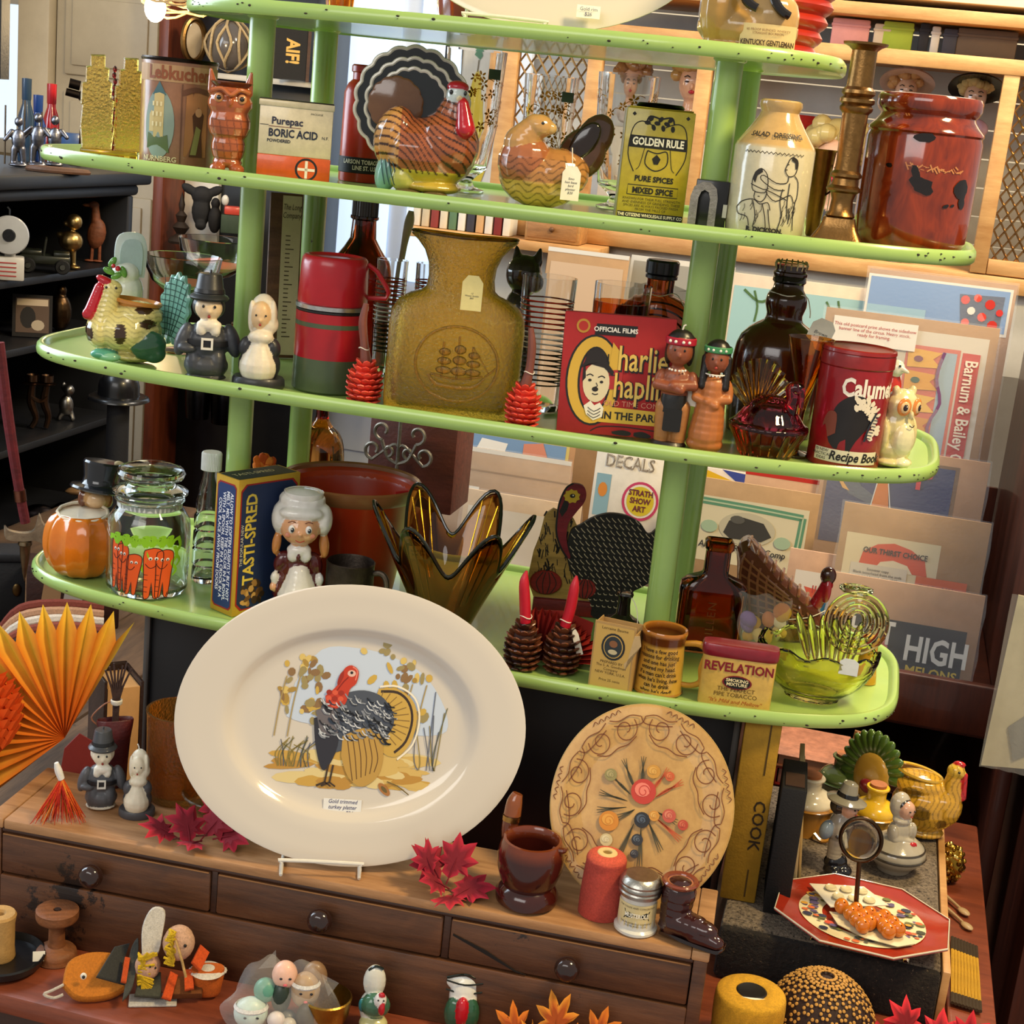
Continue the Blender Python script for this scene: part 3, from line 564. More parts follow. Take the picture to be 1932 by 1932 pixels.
# yellow glass bowl
o=thing('glass_turkey_bowl','yellow green textured glass turkey bowl with a looped tail behind the tobacco tin','bowl',1530,1330,Z0,44)
def dm(g,P,n=64,sm=4):
    P=spl(P,sm); return g.rings([[(r*cos(2*pi*j/n)*(1+.02*((j//2+i)%2)),r*sin(2*pi*j/n)*.8*(1+.02*((j//2+i)%2)),z+(6*cos(9*2*pi*j/n) if z>96 else 0)) for j in range(n)] for i,(r,z) in enumerate(P)])
g=dm(G('f2e998'),[(0,0),(46,0),(52,8),(84,36),(104,70),(112,104),(106,106),(96,72),(74,38),(42,16),(0,14)]); part(o,'bowl_glass',g,'gls',ang=25)
g=G('eeebb0'); 
for i,(a,b) in enumerate(((52,60),(40,47),(27,33),(14,20))): g.at(60,4,166,rx=.1,ry=.12).tube([(a*cos(t),4*i-8,b*sin(t)) for t in [2*pi*q/28 for q in range(28)]],7.5-i,8,closed=1)
g.at(50,4,228).lathe([(0,-6),(24,-6),(31,0),(31,6),(24,9),(0,9)],24,sy=.6); part(o,'loop_tail',g,'gls')
g=G('f4f1bc'); rnd.seed(8)
for i in range(6): g.at(-18+i*15,8-6*(i%2),80,ry=-.35+i*.1).ell(0,0,40,9,6,50,n=12,m=8)
part(o,'tail_feathers',g,'gls'); tag(o,58,-82,86,34,32,'',colr='d8dcd8')
o=thing('sweet_bag','cellophane bag of yellow wrapped sweets leaning out of the glass bowl','bag',1432,1262,Z0,20)
rnd.seed(21); L=[('c9a040',rnd.uniform(-34,44),rnd.uniform(-10,10),rnd.uniform(20,110)-0,rnd.uniform(14,22),12,rnd.uniform(10,18)) for i in range(14)]
for i,e in enumerate(L):
    g=G(('d6a02c','d8b868','8a6aa0','c8783a','e0d0a0')[i%5]).at(e[1],e[2],e[3],ry=rnd.uniform(-1,1)).loft([(-e[6],2,2),(-e[6]*.7,e[4]*.6,6),(0,e[4]*.8,10),(e[6]*.7,e[4]*.6,6),(e[6],2,2)],10,sm=2); part(o,'sweet',g,'pap')
g=G('f6f2e8').surf(lambda u,v:(-44+96*u+6*sin(9*v+5*u)+ (v-.5)*-30,-24+6*sin(7*u+11*v)+3*sin(23*u),6+130*v+4*sin(13*u)),24,24); part(o,'cellophane',g,'film')
o=thing('yellow_cruet','small mustard yellow ceramic cruet behind the looped glass tail','cruet',1632,1292,Z0,16)
part(o,'body',G('c8962c').lathe([(0,0),(18,0),(20,4),(15,40),(13,70),(16,84),(12,88),(0,86)],20,sm=3),'cer')
# tobacco tin
o=thing('tobacco_tin','yellow tobacco tin with a maroon lid at the front of the lowest tier','tin',1387,1352,Z0,20,rz=.06)
g=G('d2ab55').loft([(0,66,20),(1,69,22),(108,70,22.5)],40,p=4.5); part(o,'tin_body',g,'tin'); g=G('7e1626').loft([(106,71,23.5),(110,73,25),(126,73,25),(131,71,23),(132,60,18)],40,p=4.5); part(o,'lid',g,'tin','maroon hinged lid')
f=lambda z,q=0:(lambda c:V((c.x,-23.6-q,z+c.y)))
txt(o,'Revelation'.upper(),0,0,0,27,'7a1020',fn=f(86),sx=.84,bold=.8,name='brand_lettering',ls=1); txt(o,'R          N',0,0,0,37,'7a1020',fn=f(83,.2),sx=.86,bold=1,name='initials') if 0 else None
g=G('7a1020'); patch(g,oval(0,56,28,15),23.6); patch(g.col('151515'),oval(0,56,25,12.5),23.9); part(o,'oval_badge',g,'ink'); txt(o,'SMOKING\nMIXTURE',0,0,0,9.5,'f0e0b0',fn=f(56,.6),ls=.9,bold=.2)
txt(o,'THE PERFECT\nPIPE TOBACCO',0,0,0,12.5,'4a3412',fn=f(34),sx=.95,ls=.95); txt(o,'"It\'s Mild and Mellow"',0,0,0,11.5,'a04018',fn=f(14),shear=.25)
# arrow sliver and things behind
o=thing('wooden_stake','small pointed wooden stake beside the brown medicine bottle','stake',1232,1226,Z0,6); part(o,'stake',G('8a5426').prism([(-11,0),(12,0),(12,88),(8,104),(2,98)],10),'wd')
o=thing('amber_jug','round amber glass decanter with a red neck behind the orange pail','bottle',590,1048,Z0,44,Y=.238)
o.scale.x*=.85; o.scale.y*=.85; part(o,'glass',G('e8a050').lathe([(0,2),(42,0),(46,10),(52,110),(54,150),(50,190),(38,212),(22,224),(14,240),(13,268),(18,272),(18,280),(12,282)],36,sm=3),'gls'); part(o,'neck',G('7a1410').lathe([(14,236),(14,270),(19,273),(19,284),(0,286)],20),'gls')
o=thing('paper_zinnia','orange crepe paper flower peeking over the carton by the post','flower',484,1092,Z0,10)
part(o,'stem',G('4f6a2a').tube([(0,0,0),(3,0,80),(2,2,190)],2.4,6,sm=4),'pap'); rnd.seed(12)
for k in range(22):
    t=rnd.uniform(0,2*pi); q=rnd.uniform(.2,1); g=G(rnd.choice(('e0701c','c8541a','ea8a34'))).at(2+16*q*cos(t),0+10*q*sin(t),202+16*(1-q)+rnd.uniform(-10,8),ry=q*cos(t),rx=-q*sin(t)).ell(0,0,0,9,7,12,n=8,m=6); part(o,'petal',g,'pap')
# ---------------------------------------------------------------- middle tier
o=thing('turkey_planter','cream and turquoise ceramic turkey planter facing left at the left end of the middle tier','planter',218,694,Z1,50)
def strip_c(P,c,k=(.25,.06,.9),sp=9,dk=.72,th=.72):
    q=(P[:,0]*k[0]+P[:,1]*k[1]+P[:,2]*k[2]+3*np.sin(P[:,0]*.2))%sp; return np.where((q>sp*th)[:,None],c*dk,c)
def tk(P,c):
    c=np.where(((c[:,0:1]>.45)&(c[:,1:2]>.4)),strip_c(P,c),c)
    for x,z,a,b in((-16,62,11,22),(-74,56,9,18),(26,112,16,8),(34,84,16,9),(66,100,6,18)):
        k=((P[:,0]-x)/a)**2+((P[:,2]-z)/b)**2+(.6*np.sin(P[:,2]))*.3<1; c=np.where((k&(P[:,1]<10))[:,None],np.array(C('3a2616')),c)
    return c
blob(o,'body',[('ddd084',-4,0,64,66,52,46),('ddd084',-52,-4,60,28,36,38),('ddd084',16,0,96,48,42,30),('ddd084',(-46,-8,80),(-36,-8,140),26,18),('ddd084',-34,-8,148,20,17,19),('b41c2c',-44,-8,162,22,13,9,.5),('b41c2c',(-56,-14,150),(-70,-16,104),10,12),('b41c2c',-74,-18,96,12,9,14,.4),('2f5a40',36,-36,40,34,12,30,-.4),('2f5a40',48,-36,24,22,10,20,-.4),('4f9a86',-44,-20,14,26,16,12),('7fb89a',-34,-28,10,20,12,10),('c9bd74',10,0,10,44,36,12)],'cer',2,3,colf=tk)
part(o,'opening',G('c8843a').at(14,0,122,ry=.12).lathe([(0,-22),(30,-16),(40,0),(44,6),(47,4),(45,-2)],32,sy=.8),'cer','orange glazed open top')
part(o,'eye',G('161616').ell(-44,-23.5,152,2.4,1.6,2.6).ell(-26,-24.5,152,2.4,1.6,2.6),'cer')
fo=lambda a,b,n=15,am=.06:[(a*cos(t)*(1+am*cos(n*t)),b*sin(t)*(1+am*cos(n*t))) for t in [2*pi*i/90 for i in range(90)]]
g=G('7fb8a8').at(84,14,112,rz=-.75,ry=.14).prism(fo(36,74),14,.12); p=part(o,'tail_fan',g,'cer','turquoise scaled tail fan',colf=lambda P,c:c)
g=G('14382c'); rnd.seed(1)
for q in(-20,-10,0,10,20): stroke(g,[(q*.35,-58),(q*.9,-10),(q*1.15,30),(q*1.5,64)],1.5,8)
for z in range(-60,66,12): stroke(g,[(-32*math.sqrt(max(.05,1-(z/74)**2)),z),(-10,z+3),(10,z+3),(32*math.sqrt(max(.05,1-(z/74)**2)),z)],1.4,8.2)
Mt=MX.Translation((84,14,112))@MX.Rotation(-.75,4,'Z')@MX.Rotation(.14,4,'Y'); g.v=[Mt@v for v in g.v]; part(p,'scale_lines',g,'ink')
# bonnet vase, coupe glasses
o=thing('bonnet_planter','white ceramic planter shaped like a bonnet with a holly sprig behind the turkey planter','planter',236,668,Z1,30)
blob(o,'body',[('dfe4d8',0,0,50,34,30,50),('dfe4d8',0,0,110,30,26,40),('e8ebe2',-4,-4,146,26,24,22)],'cer',2.5,5)
g=G('d5e2dc').surf(lambda u,v:((14+22*sin(pi*u*.5)*0+ (v-.5)*62*(.75+.25*sin(pi*u))),-8+26*(2*v-1)**2*0.6-8*sin(pi*u),140+76*u-10*(2*v-1)**2*u),10,14); 
part(o,'brim',G('d5e2dc').at(6,-4,178,rz=.25).prism(spl([(-30,-36),(-32,6),(-26,34),(-6,42),(18,38),(28,10),(24,-40)],4),10,.2).col('b9cfce').at(8,-10,176,rz=.25).prism(spl([(-22,-30),(-24,4),(-18,26),(-4,32),(12,28),(18,6),(16,-32)],4),3),'cer')
g=G('5f9a3a'); 
for x,z,t in((-34,150,.4),(-20,142,-.5),(-8,150,1.2),(-28,166,-1)): g.at(x,-30,z,ry=t).ell(0,0,0,11,4,6)
g.col('c01c2a').at().ell(-18,-36,156,5).ell(-26,-35,160,4); part(o,'holly_sprig',g,'cer','green holly leaves with red berries')
for px,py,h,lab in((338,668,176,'clear glass saucer with an orange tinted bowl, the lower front one beside the pilgrim man'),(402,636,176,'clear glass saucer with an orange tinted bowl, the taller rear one by the left post')):
    o=thing('coupe_glass',lab,'glass',px,py,Z1,30,grp='saucer glasses on the middle tier')
    part(o,'bowl',G('f4f4f2').lathe([(4,h-74),(30,h-66),(56,h-46),(68,h-22),(72,h),(70,h+1),(65,h-22),(53,h-43),(28,h-61),(0,h-66)],40),'gls')
    part(o,'tinted_base',G('d85a34').lathe([(0,h-60),(27,h-59.5),(44,h-48),(0,h-48)],30),'wax','orange tinted bottom'); part(o,'stem',G('f2c0a0').lathe([(0,0),(36,0),(36,3),(8,8),(5,20),(5,h-82),(8,h-74),(0,h-74)],28),'gls')
# pilgrim candles
def pil_man(o,s=1,wax=('3d3f44','26282c','d9c09a','e2dac6'),hat=None):
    K,H,F,W_=wax
    blob(o,'body',[(K,0,0,24,42,34,28),(K,-20,-6,30,20,24,32),(K,18,-6,30,20,24,32),(K,0,2,70,42,32,40),(K,-44,-4,72,15,18,34,.3),(K,46,-2,74,15,18,34,-.3),(K,-36,-22,58,18,11,9),(W_,2,-20,104,24,14,12,0),(W_,-12,-24,96,10,8,12),(W_,14,-24,96,10,8,12),
     (H,0,4,136,31,26,27),(F,0,-12,134,25,20,24),(F,1,-30,130,5,5,5),(H,0,0,2,40,32,6)],'wax',2.2,3)
    g=G(hat or H).at(0,-2,154).lathe([(0,-2),(34,-4),(37,0),(34,4),(30,6),(27,10),(22,42),(20,45),(0,46)],32); g.tube([(0,0,45),(1,0,52)],2,6); part(o,'hat',g,'wax','dark tall crowned hat')
    part(o,'hat_band',G('17181a').at(0,-2,162).lathe([(28,0),(29,2),(27.5,9),(26,9)],32,closed=1),'wax')
    g=G('141414').ell(-10,-31,140,2.4,2,3).ell(11,-31,140,2.4,2,3).col('8c2a20').ell(1,-31,121,3,3,3); part(o,'eyes_and_mouth',g,'wax')
    g=G('e4dfd2').at(0,-37,70)
    for a in((-11,-11,11,-7),(-11,7,11,11),(-11,-7,-7,7),(7,-7,11,7)): g.slab(a[0],-1.5,a[1],a[2],3,a[3])
    part(o,'buckle',g,'wax','pale square belt buckle'); part(o,'belt',G('1a1b1e').at(0,0,64).lathe([(43,0),(44,2),(43,11),(42,11)],32,closed=1,sy=.82),'wax')
def pil_woman(o,wax=('2b2c30','e0d6c0','dcb98a')):
    K,W_,F=wax
    blob(o,'body',[(K,(0,2,42),(0,2,70),40,24),(W_,(-2,-10,40),(-2,-12,76),36,19),(K,-26,-6,78,14,17,20,.3),(K,24,-6,78,14,17,20,-.3),(W_,0,-14,98,24,20,14),(W_,0,-24,82,6,6,16),
     (W_,2,6,138,27,25,40),(W_,8,2,120,24,24,22),(F,-2,-12,138,19,17,27),(F,-3,-28,130,4,4,4),(W_,-20,-6,136,6,12,30),(W_,20,-6,134,7,12,34)],'wax',2.2,4)
    part(o,'eyes_and_mouth',G('161616').ell(-11,-27.5,140,1.8,1.6,2.2).ell(7,-28.5,140,1.8,1.6,2.2).col('a03028').ell(-3,-27.5,122,2.4,2,2.4),'wax')
    part(o,'base_ring',G(K).lathe([(0,0),(48,0),(50,4),(49,16),(46,20),(0,20)],32,sy=.86),'wax','black base')
o=thing('pilgrim_candle','large wax candle of a pilgrim man in charcoal coat on the middle tier','candle',380,724,Z1,34); pil_man(o)
o=thing('pilgrim_candle','large wax candle of a pilgrim woman in white bonnet and apron on the middle tier','candle',482,738,Z1,38); pil_woman(o)
# thermometer board
o=thing('thermometer_board','tall brown and cream advertising board with a tick scale leaning behind the left post','sign',527,676,Z1,4,rz=.25)
def lean(g,t): g.v=[MX.Rotation(t,4,'X')@v for v in g.v]; return g
part(o,'board',lean(G('6a4630').at(0,0,0).box(62,8,300,2),-.06),'wd'); g=G('cdbf98'); patch(g,[(-8,6),(28,6),(28,296),(-8,296)],5); part(o,'cream_face',lean(g,-.06),'pap','cream printed strip')
g=G('4a3a28')
for i in range(24): stroke(g,[(0,40+i*8),(16 if i%4==0 else 9,40+i*8)],1.8,5.6,0)
part(o,'tick_marks',lean(g,-.06),'ink')
txt(o,'The Long\nCompany',0,0,0,15,'3a2c1c',fn=lambda c:MX.Rotation(-.06,4,'X')@V((10+c.x*.6,-5.8,268+c.y)),shear=.2)
# amber bottle
o=thing('brown_bottle','tall brown glass bottle with a ribbed dark cap standing behind the red thermos','bottle',668,690,Z1,46)
part(o,'glass',G('8a3a14').lathe([(0,1),(54,1),(58,8),(58,172),(52,196),(34,222),(24,240),(22,274),(26,277),(26,282),(18,284),(16,240),(30,214),(48,180),(50,14),(0,8)],32),'gls')
part(o,'cap',ribbed(G('2e2019').at(0,0,280),[(22,0),(24.5,2),(24.5,30),(22,33),(0,34)],30,.05,60,0),'pla','dark ribbed screw cap')
# thermos
o=thing('thermos','red and green vacuum flask with a red cup lid and silver ring','flask',616,746,Z1,62)
part(o,'body',G('b01c26').lathe([(0,0),(62,0),(66,4),(66,160),(62,166),(0,166)],48),'pla',colf=lambda P,c:np.where((P[:,2:3]<70)|((P[:,2:3]>130)&(P[:,2:3]<139)),np.array(C('4d5a42')),c)) if 0 else None
for n_,a,b,c_ in(('green_base',0,68,'4c5a40'),('red_body',68.1,130,'a81a24'),('green_stripe',130.1,139,'4c5a40'),('red_body',139.1,158,'a81a24')):
    part(o,n_,G(c_).lathe([(66,a),(66,b)] if a else [(0,0),(62,0),(66,4),(66,b)],48,cap=(1,1)),'pla')
part(o,'dark_gasket',G('181818').lathe([(64,158),(66,159),(66,163),(64,164)],48),'pla'); part(o,'silver_ring',G('c8c8c4').lathe([(64,164),(67.5,165),(67.5,173),(65,174)],48,cap=(1,1)),'met')
part(o,'cup_lid',G('b51824').lathe([(64,174.1),(65,176),(62,250),(60,262),(56,267),(50,268),(46,264),(0,263)],48),'pla'); part(o,'cup_handle',G('b51824').tube([(60,-4,256),(78,-6,244),(98,-6,214),(102,-6,204),(98,-6,192),(64,-4,190)],5,8),'pla','red triangular cup handle')
# striped tumblers
def tumbler(o,r,h,c1='a01c14',c2='2a0e10',clear=.86,n=17):
    part(o,'glass',G('f6f6f4').lathe([(0,1),(r*.84,1),(r*.88,6),(r,h),(r-2.5,h),(r*.86-3,12),(0,10)],40),'gls')
    g=G(); 
    for i in range(n):
        q=.2+.62*i/(n-1); rr_=r*(.88+.12*q); g.col(c1 if q>.6 else('d8d2c8' if q>.46 else c2)); g.lathe([(rr_-.2,h*q),(rr_+.9,h*q+1.3),(rr_-.2,h*q+2.8)],40,closed=1)
    part(o,'threaded_rings',g,'cer','red white and dark raised rings')
for px,py,r,h,lab in((724,708,30,210,'striped tumbler standing between the red thermos and the amber water bottle'),(1012,778,51,244,'large striped tumbler between the amber water bottle and the red film box'),(796,690,26,186,'striped tumbler seen behind the left lip of the amber water bottle')):
    o=thing('striped_tumbler',lab,'glass',px,py,Z1,r*.84,grp='glasses with threaded rings'); tumbler(o,r,h)
o=thing('straight_tumbler','clear straight sided tumbler holding amber colour behind the red film box','glass',1150,776,Z1,46,grp=None)
part(o,'glass',ribbed(G('f6f6f4'),[(0,1),(48,1),(50,6),(54,228),(51,228),(47,12),(0,10)],14,.02,84,0),'gls'); part(o,'amber_band',G('e09048').lathe([(50.2,80),(53.2,196),(51,196),(48.6,80)],40,closed=1),'gls')
# amber water bottle
o=thing('water_bottle','big square amber crackle glass water bottle with two pouring lips and a moulded sailing ship','bottle',848,789,Z1,52,rz=-.06)
pz=lambda z:5 if z<170 else max(2.2,5-(z-170)/24)
out=[(0,112,40),(6,124,50),(30,126,53),(110,125,54),(180,126,54),(206,123,52),(228,112,48),(242,92,46),(250,72,44),(258,64,44),(280,61,44),(305,63,43),(330,72,42),(348,86,38),(358,97,34),(362,99,33)]
inn=[(361,93,29),(350,80,32),(326,64,34),(300,53,34),(262,53,33),(244,70,32),(224,96,33),(198,108,37),(110,111,39),(22,108,36),(16,92,28)]
g=G('fad84a').loft(out+inn,56,p=pz,sm=0); part(o,'bottle_glass',g,'crk',ang=60)
g=G('7a5a10').tube([tuple(q) for q in [( 97*math.copysign(abs(cos(t))**.9,cos(t)),33*math.copysign(abs(sin(t))**.9,sin(t)),362+ (4*abs(cos(t)))) for t in [2*pi*i/48 for i in range(48)]]],3,8,closed=1); part(o,'lip',g,'gls')
g=G('fad850').at(8,-54,112).tube([(76*cos(t),0,76*sin(t)) for t in [2*pi*i/48 for i in range(48)]],3,8,closed=1)
g.tube([(-50,0,-26),(-30,-2,-44),(30,-2,-44),(54,0,-22)],[3,5,5,2],8,sm=4).tube([(-46,0,-24),(0,-1,-30),(50,0,-20)],2.5,6,sm=3)
for x,h in((-26,62),(2,74),(28,58)):
    g.tube([(x,0,-30),(x,0,-30+h*1.18)],2,6)
    for q in range(3): g.ell(x+3,-1,-14+q*h*.3,15-2*q,4,h*.13)
g.tube([(54,0,-20),(74,0,0)],2,6).tube([(28,0,38),(60,0,-12)],1.3,6); part(o,'ship_relief',g,'crk','moulded sailing ship in a ring')
tag(o,24,-50,222,38,70,'12\nWater bottle\n$85',rx=-.05,colr='d6c98a')
# coral pine cone candles
for px,py,lab,tl in((678,770,'coral pink pine cone candle leaning on the red thermos',-.1),(976,816,'coral pink pine cone candle below the right corner of the amber water bottle',.08)):
    o=thing('pinecone_candle',lab,'candle',px,py,Z1,26,grp='coral pine cone candles on the middle tier'); part(o,'scales',cone_(o,36,82,'e8503c','d8402e',px),'wax')
    part(o,'taper',G('7a4438').tube([(0,0,76),(tl*60,0,110),(tl*60-6*(tl<0),2,150),(tl*40-4,4,184)],[11,8,8,5],10,sm=4),'wax','dull brownish taper'); part(o,'string',G('e6ded0').at(tl*60,0,102).tube([(9.5*cos(t),9.5*sin(t),2*sin(2*t)) for t in [2*pi*i/14 for i in range(14)]],1,6,closed=1),'pap')
# film box
o=thing('film_box','red film carton with yellow lettering and a man in a bowler hat','box',1152,830,Z1,12,rz=-.02)
Wf,Hf=208,222; Tl=MX.Rotation(-.05,4,'X')@MX.Rotation(-.035,4,'Y')
def TT(g): g.v=[Tl@v for v in g.v]; return g
part(o,'carton',TT(G('a8282a').at(0,16,0).box(Wf,32,Hf,2)),'pap'); ff=lambda dx,dz,q=.6:(lambda c:Tl@V((dx+c.x,-q,dz+c.y)))
g=G('1a1a1c'); 
patch(g,[(x-42,z+100) for x,z in oval(0,0,52,84,32)],.5); patch(g.col('d0a63c'),[(x-42,z+100) for x,z in oval(0,0,48,80,32)],.8); patch(g.col('1a1a1c'),[(x-40,z+100) for x,z in oval(0,0,31,62,32)],1.1); patch(g.col('a8282a'),[(x-40,z+100) for x,z in oval(0,0,27,58,32)],1.4)
patch(g.col('a8282a'),[(-14,86),(12,86),(12,124),(-14,120)],1.6); patch(g.col('d0a63c'),[(-16,112),(6,112),(4,156),(-10,172)],1.3); stroke(g.col('1a1a1c'),[(-17,150),(-16,112),(6,112)],2.4,1.7,0)
part(o,'letter_c',TT(g),'ink','large yellow letter C outlined in black')
g=G('d8c9a4'); patch(g,[(x-36,z+96) for x,z in oval(0,0,25,36,24)],2); patch(g.col('e8e0cc'),[(-56,52),(-44,62),(-36,54),(-26,60),(-18,50),(-20,34),(-36,26),(-50,36)],1.9)
patch(g.col('201a1a'),[(-66,122),(-52,130),(-22,124),(-6,110),(-4,118),(-18,134),(-22,150),(-40,160),(-56,152),(-60,134)],2.4); patch(g,[(-62,124),(-58,124),(-56,104),(-62,96)],2.3)
patch(g,oval(-37,84,6,4.5,12),2.5); 
for x,z in((-48,100),(-26,98)): patch(g.col('201a1a'),oval(x,z,3.4,2.6,10),2.5); stroke(g,[(x-7,z+8),(x,z+11),(x+6,z+8)],2,2.5,3)
stroke(g,[(-36,96),(-33,90),(-38,88)],1.5,2.5,2); stroke(g,[(-42,76),(-36,74),(-31,76)],1.8,2.5,2); 
for z in(44,38,50): stroke(g,[(-48,z),(-36,z-7),(-24,z)],1.3,2.6,2)
part(o,'portrait_print',TT(g),'ink','printed face under a black bowler hat')
g=G('181818'); patch(g,[(-46,184),(30,184),(33,204),(-43,204)],.8); part(o,'black_strip',TT(g),'ink'); txt(o,'OFFICIAL FILMS',0,0,0,12,'f0eadc',fn=ff(-7,194,1.2),bold=.3)
g=G('b8862e'); patch(g,oval(-68,198,13,13,16),.8); patch(g.col('b02a20'),oval(-68,198,9,9,16),1); part(o,'seal_print',TT(g),'ink')
for s,x,z in(('harlie',48,142),('haplin',46,92)):
    txt(o,s,0,0,0,64,'20181a',fn=ff(x+1.6,z-1.6,2.0),sx=.66,bold=2.6,name='title_shadow'); txt(o,s,0,0,0,64,'dcb85a',fn=ff(x,z,2.4),sx=.66,bold=.7,name='title_lettering')
txt(o,'OLD TIME COMEDY',0,0,0,14,'c9826a',fn=ff(46,60,2),sx=1.05); g=G('d0aa3c'); patch(g,[(-26,24),(102,24),(102,50),(-26,54)],.7); part(o,'yellow_strip',TT(g),'ink'); txt(o,'IN THE PARK',0,0,0,19,'1c1814',fn=ff(34,37,1.1),bold=.6)
g=G('1a1616'); patch(g,spl([(0,8),(20,12),(36,9),(34,3),(16,2),(2,4)],3),.8); patch(g,spl([(42,9),(58,12),(74,6),(70,1),(50,1),(42,3)],3),.8); stroke(g,[(-40,6),(-20,16),(30,18),(90,14)],2,.7); part(o,'shoe_print',TT(g),'ink')
# flask behind, cat, handle
o=thing('ribbed_flask','dark amber round flask with a black cap and string behind the red film box','bottle',1220,756,Z1,40)
part(o,'glass',G('7a3812').loft([(0,40,26),(6,50,30),(60,92,34),(120,98,36),(170,86,34),(200,60,30),(214,34,26),(220,26,24),(252,26,24)],40,sm=3),'gls'); part(o,'ribs',[G('4a200c'),[0]][0].at(0,0,0).rings([[(x*cos(0),y,z) for x,y,z in [((86-i*9)*cos(t),-34*math.sqrt(max(.1,1-((86-i*9)*cos(t)/100)**2))-.6,118+(86-i*9)*sin(t)*.9) for t in [pi*q/24 for q in range(25)]]+[((84-i*9)*cos(t),-34*math.sqrt(max(.1,1-((84-i*9)*cos(t)/100)**2))-.8,118+(84-i*9)*sin(t)*.9) for t in [pi*q/24 for q in range(24,-1,-1)]]] for i in range(1)],cap=(1,0)) if 0 else G('3a1808').tube([(90*cos(t),-20,118+84*sin(t)) for t in [pi*q/24 for q in range(25)]],2,6).tube([(76*cos(t),-27,118+72*sin(t)) for t in [pi*q/24 for q in range(25)]],2,6).tube([(62*cos(t),-31,118+60*sin(t)) for t in [pi*q/24 for q in range(25)]],2,6),'gls')
part(o,'cap',G('161416').lathe([(26,248),(30,250),(30,256),(28,258),(31,260),(31,284),(28,288),(0,288)],28),'pla','black cap'); part(o,'string',G('e8e0d0').tube([(-30,-24,222),(0,-30,216),(28,-24,224),(44,-20,206),(56,-14,180)],1,5,sm=4),'pap')
o=thing('cat_figurine','dark bronze brown seated cat figurine behind the right shoulder of the amber water bottle','figurine',962,742,Z1,24)
blob(o,'body',[('33271f',0,0,60,34,30,62),('33271f',-4,0,130,26,26,60),('33271f',4,-4,216,34,30,36),('33271f',24,-22,206,18,18,18),('33271f',(-10,0,240),(-14,0,262),11,4),('33271f',(26,-4,240),(30,-4,262),11,4)],'cer',2.6,3); part(o,'eyes',G('8a7040').ell(22,-36,216,3).ell(34,-28,216,3),'cer')
o=thing('bone_brush','long pale bone handled brush leaning behind the amber water bottle','brush',738,690,Z1,6)
part(o,'handle',G('b8a684').tube([(-6,8,0),(-2,8,120),(6,6,220),(12,4,262),(14,4,284)],[5,5,6,9,5],10,sm=4),'wax')
# native American figure candles
def eyes(o,z,y,dx,s=2): part(o,'eyes',G('141010').ell(-dx,y,z,s,s*.7,s*1.3).ell(dx,y,z,s,s*.7,s*1.3),'wax')
o=thing('figure_candle','wax candle of a standing boy with red headband and crossed arms before the film box','candle',1258,852,Z1,18)
SKN='8a4a2e'
blob(o,'body',[('a8703e',(-14,0,8),(-14,0,70),15,19),('a8703e',(16,0,8),(15,0,70),15,19),(SKN,0,0,96,26,20,24),(SKN,0,0,122,30,21,26),(SKN,-30,-4,124,11,13,18,.3),(SKN,32,-4,124,11,13,18,-.3),(SKN,(-34,-12,112),(10,-26,108),10,9),(SKN,(34,-12,116),(-4,-24,114),10,9),(SKN,0,-2,146,12,11,10),(SKN,0,-8,176,24,20,27),('15110f',0,5,190,28,22,26),('15110f',-20,6,172,8,14,24),('15110f',20,6,172,8,14,24),(SKN,0,-27,170,4,4,5)],'wax',2,3)
part(o,'loincloth',G('141210').loft([(62,23,20),(64,25,22),(86,25,22),(96,24,20)],24,p=2.6).at(2,-20,50).prism(rr(34,42,4),4),'wax','black loincloth'); part(o,'headband',G('a81830').at(0,-2,188).lathe([(27,0),(29,2),(29,12),(27,14)],28,closed=1,sy=.9),'wax','red headband with white dots')
g=G('f0e6d8'); 
for t in(-2.3,-1.9,-1.4,-1.0): g.ell(29*cos(t),29*sin(t)*.9-2,195,3)
part(o,'headband_dots',g,'wax'); g=G('f0e6d8')
for t in(-2.4,-2.1,-1.75,-1.4,-1.05,-.75): g.ell(20*cos(t),-6+17*sin(t),146-4*abs(sin(t)),2.3)
part(o,'necklace',g,'wax'); eyes(o,180,-26,9); part(o,'wick',G('efe6d4').tube([(0,0,214),(2,0,222),(6,0,224)],1.6,6),'wax'); part(o,'base',G('1a1410').lathe([(0,0),(33,0),(34,3),(30,8),(0,8)],28,sy=.8),'wax')
o=thing('figure_candle','wax candle of a standing girl with green headband and long tan dress','candle',1328,866,Z1,24)
DR='b06a36'
blob(o,'body',[(DR,(-3,0,36),(0,0,126),34,24),(DR,-3,0,18,36,31,18),(DR,-28,-2,122,10,12,22,.25),(DR,28,-2,122,10,12,22,-.25),(DR,(-30,-10,104),(8,-24,94),9,8),(DR,(30,-10,106),(-8,-22,100),9,8),(SKN,0,-2,148,10,10,10),(SKN,0,-8,176,22,19,25),('15110f',0,5,188,26,22,26),('15110f',(-21,-4,178),(-22,-14,128),8,7),('15110f',(21,-4,178),(22,-14,128),8,7),(SKN,0,-26,172,3,3,4)],'wax',2,3)
part(o,'headband',G('3f8a58').at(0,-2,190).lathe([(25,0),(27,2),(27,10),(25,12)],28,closed=1,sy=.92),'wax','green headband with white dots'); g=G('f0e6d8')
for t in(-2.3,-1.9,-1.4,-1.0): g.ell(27*cos(t),27*sin(t)*.9-2,196,2.6)
part(o,'headband_dots',g,'wax'); g=G('f0e6d8')
for t in(-2.2,-1.8,-1.35,-.95): g.ell(15*cos(t),-8+13*sin(t),148,2.3)
